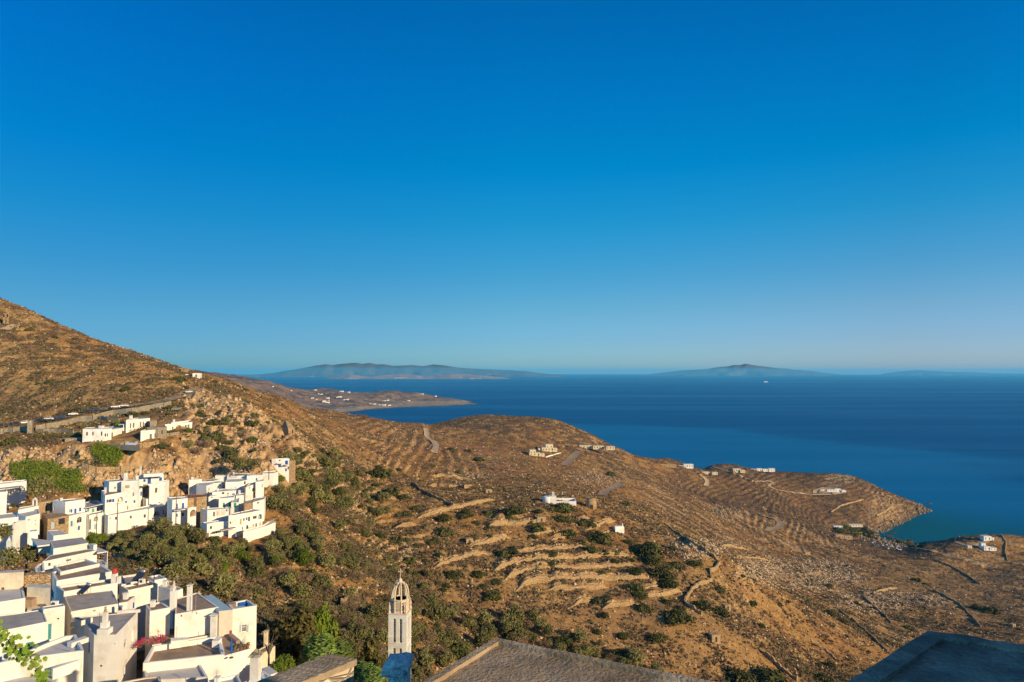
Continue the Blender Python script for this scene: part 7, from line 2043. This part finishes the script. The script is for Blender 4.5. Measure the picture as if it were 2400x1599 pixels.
# the vine hanging in at the lower left corner, close to the viewer
vp = [at(*px('E4', x, y), 25.0) for x, y in ((-260, 250), (-60, 420), (120, 560), (330, 700), (560, 830), (680, 960), (790, 1130), (860, 1300), (960, 1430), (1040, 1540), (1080, 1640))]
r = empty('vine_branch', vp[0]); tag(r, 'leafy vine branch hanging into view at the lower left corner', 'vine')
m = MB(); m.tube(vp, [.02] * 5 + [.012] * 6, 5); m.tube([vp[0], vp[0] + Vector((-.3, -.3, -2)), vp[0] + Vector((-.3, -.6, -6))], [.03, .05, .06], 6); m.build('stem', BARK, r)
VLEAF = leaf_mat('vine_leaves', (0.10, 0.17, 0.015), (0.20, 0.30, 0.03), 6.0, 0)
m = MB(); rr = random.Random(9)
for i in range(len(vp) - 1):
    for k in range(24 if i < 5 else 13):
        c_ = vp[i].lerp(vp[i + 1], rr.random()) + Vector((rr.gauss(0, .15 if i < 5 else .075), rr.gauss(0, .16), rr.gauss(0, .15 if i < 5 else .08) - (.2 * rr.random() if i < 4 else 0)))
        d = Vector((rr.gauss(.5, .5), rr.gauss(-.8, .5), rr.gauss(.5, .5))).normalized(); t1 = Matrix.Rotation(rr.uniform(0, 6.28), 3, d) @ d.orthogonal().normalized(); t2 = d.cross(t1); s_ = rr.uniform(.07, .115)
        lobes_ = [(0, -.9), (.35, -.75), (.8, -.55), (.62, -.1), (1.0, .35), (.5, .4), (.3, 1.0), (0, .75), (-.3, 1.0), (-.5, .4), (-1.0, .35), (-.62, -.1), (-.8, -.55), (-.35, -.75)]
        m.poly([c_ + t1 * x * s_ + t2 * y * s_ + d * (.25 * s_ * (x * x)) for x, y in lobes_])
m.build('leaves', VLEAF, r)

# ------------------------------------------------------------------ scrub and stones too many to count
def scatter(name, label, n, mat, sel, size, quads, seed, flat=.55, aspect=1.6, stone_=False, tallness=1.0):
    rg = np.random.default_rng(seed)
    w = (sel * (GL2 * 0 + 1)).ravel().copy()
    w /= w.sum()
    idx = rg.choice(w.size, n, p=w)
    x = GX.ravel()[idx] + rg.normal(0, 1, n) * GD.ravel()[idx] * .002; y = GY.ravel()[idx] + rg.normal(0, 1, n) * GD.ravel()[idx] * .003
    ok = np.ones(n, bool)
    for a, b, c_, d in FOOT: ok &= ~((x > a) & (x < b) & (y > c_) & (y < d))
    x, y = x[ok], y[ok]; n = len(x); z = ground(x, y)
    s = size(y, rg)
    base = np.stack([x, y, z], -1)
    if stone_:
        t = np.array([[1, 1, 1], [-1, -1, 1], [-1, 1, -1], [1, -1, -1], [0, 0, 1.5]], float)
        q = rg.normal(0, 1, (n, 6, 3)); q /= np.linalg.norm(q, axis=2)[..., None]
        oct_ = np.array([[1, 0, 0], [0, 1, 0], [-1, 0, 0], [0, -1, 0], [0, 0, .9], [0, 0, -.6]])[None] * rg.uniform(.6, 1.3, (n, 6, 1)) + rg.normal(0, .15, (n, 6, 3))
        V = base[:, None] + oct_ * s[:, None, None] * np.array([1, 1, tallness])
        f = np.array([[0, 1, 4], [1, 2, 4], [2, 3, 4], [3, 0, 4], [1, 0, 5], [2, 1, 5], [3, 2, 5], [0, 3, 5]])
        Fc = (np.arange(n)[:, None, None] * 6 + f[None]).reshape(-1, 3); per = 3
    else:
        d = rg.normal(0, 1, (n, quads, 3)); d /= np.linalg.norm(d, axis=2)[..., None]; d[..., 2] = np.abs(d[..., 2])
        p = base[:, None] + d * (s[:, None, None] * rg.uniform(.6, 1.0, (n, quads, 1))) * np.array([1, 1, flat * 1.3])
        nn = d + rg.normal(0, .45, d.shape); nn /= np.linalg.norm(nn, axis=2)[..., None]
        t1 = np.cross(nn, rg.normal(0, 1, d.shape)); t1 /= np.linalg.norm(t1, axis=2)[..., None] + 1e-9; t2 = np.cross(nn, t1)
        h_ = s[:, None, None] * rg.uniform(.35, .6, (n, quads, 1))
        V = np.stack([p - t1 * h_, p - t2 * h_ / aspect, p + t1 * h_, p + t2 * h_ / aspect], 2)
        Fc = np.arange(n * quads * 4).reshape(-1, 4); per = 4
    o = bpy.data.objects.new(name, np_mesh(name, V.reshape(-1, 3), Fc, per, mat)); link(o)
    return tag(o, label, kind='stuff')


SCRUB_A = mat_noise('brown_heath', (0.10, 0.068, 0.042), (0.17, 0.115, 0.066), .12, .9, lo=.4, hi=.6)
SCRUB_B = mat_noise('olive_heath', (0.085, 0.075, 0.034), (0.14, 0.115, 0.055), .12, .9, lo=.4, hi=.6)
GRASSDRY = mat_noise('straw_grass', (0.31, 0.19, 0.07), (0.41, 0.27, 0.11), .2, .9, lo=.4, hi=.6)
STONEBIT = mat_noise('loose_stones', (0.42, 0.31, 0.19), (0.52, 0.40, 0.27), .3, .95, lo=.4, hi=.6)
vis = (GU > -60) & (GU < 2460) & (GD > 118) & (GZ > -265)
vis = vis * 1.0
open_ = 1 - np.clip(cliff * 1.0, 0, .8)
grow = vis * (0.10 + sstep(.44, .60, n2 * .6 + n1 * .4)) * open_
scatter('heath_scrub', 'low brown heath scrub scattered over the hillsides', 60000, SCRUB_A, grow * (GD < 620), lambda y, g: g.uniform(.25, .75, len(y)) * (1 + y / 900), 9, 31)
scatter('heath_scrub', 'low olive scrub scattered over the hillsides', 34000, SCRUB_B, grow * (GD < 700) * (0.3 + ravine + (n4 > .5)), lambda y, g: g.uniform(.3, .95, len(y)) * (1 + y / 900), 10, 32)
scatter('heath_scrub', 'dark heath covering the far slopes and the peninsula', 60000, SCRUB_A, vis * (GD > 560) * (0.25 + heath), lambda y, g: g.uniform(.6, 1.5, len(y)) * (y / 900), 7, 33, flat=.45)
scatter('dry_grass', 'dry straw grass tufts over the slopes', 36000, GRASSDRY, vis * (GD < 560) * open_ * (0.2 + (1 - sstep(.45, .6, n2))), lambda y, g: g.uniform(.25, .55, len(y)) * (1 + y / 800), 6, 34)
scatter('rock_outcrops', 'ochre rock outcrops breaking out of the cliffs', 380, mat_noise('ochre_rock', (0.42, 0.27, 0.14), (0.54, 0.38, 0.21), .3, .95, .5, 2.0), vis * cliff * (GD < 460) * sstep(.3, .8, slope), lambda y, g: g.uniform(.5, 1.7, len(y)), 0, 36, stone_=True, tallness=1.7)
scatter('shore_rocks', 'dark ochre rocks along the waterline of the cape and cove', 900, mat_noise('shore_rock', (0.16, 0.11, 0.07), (0.34, 0.24, 0.14), .2, .9, .4, 1.0), (GZ > -270.5) * (GZ < -263.5) * (GU > 1960) * (GU < 2420) * (GD < 1450) * 1.0, lambda y, g: g.uniform(.5, 1.0, len(y)) ** 2 * 3.4, 0, 37, stone_=True)
scatter('loose_stones', 'pale loose stones lying over the slopes', 26000, STONEBIT, vis * (GD < 1100) * (0.12 + 1.3 * rocky + 1.2 * stone + .6 * cliff), lambda y, g: g.uniform(.15, .6, len(y)) ** 1.3 * (1 + y / 500), 0, 35, stone_=True)
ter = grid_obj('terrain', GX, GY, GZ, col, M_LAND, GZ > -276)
tag(ter, 'dry terraced hillside dropping to the sea', kind='structure')
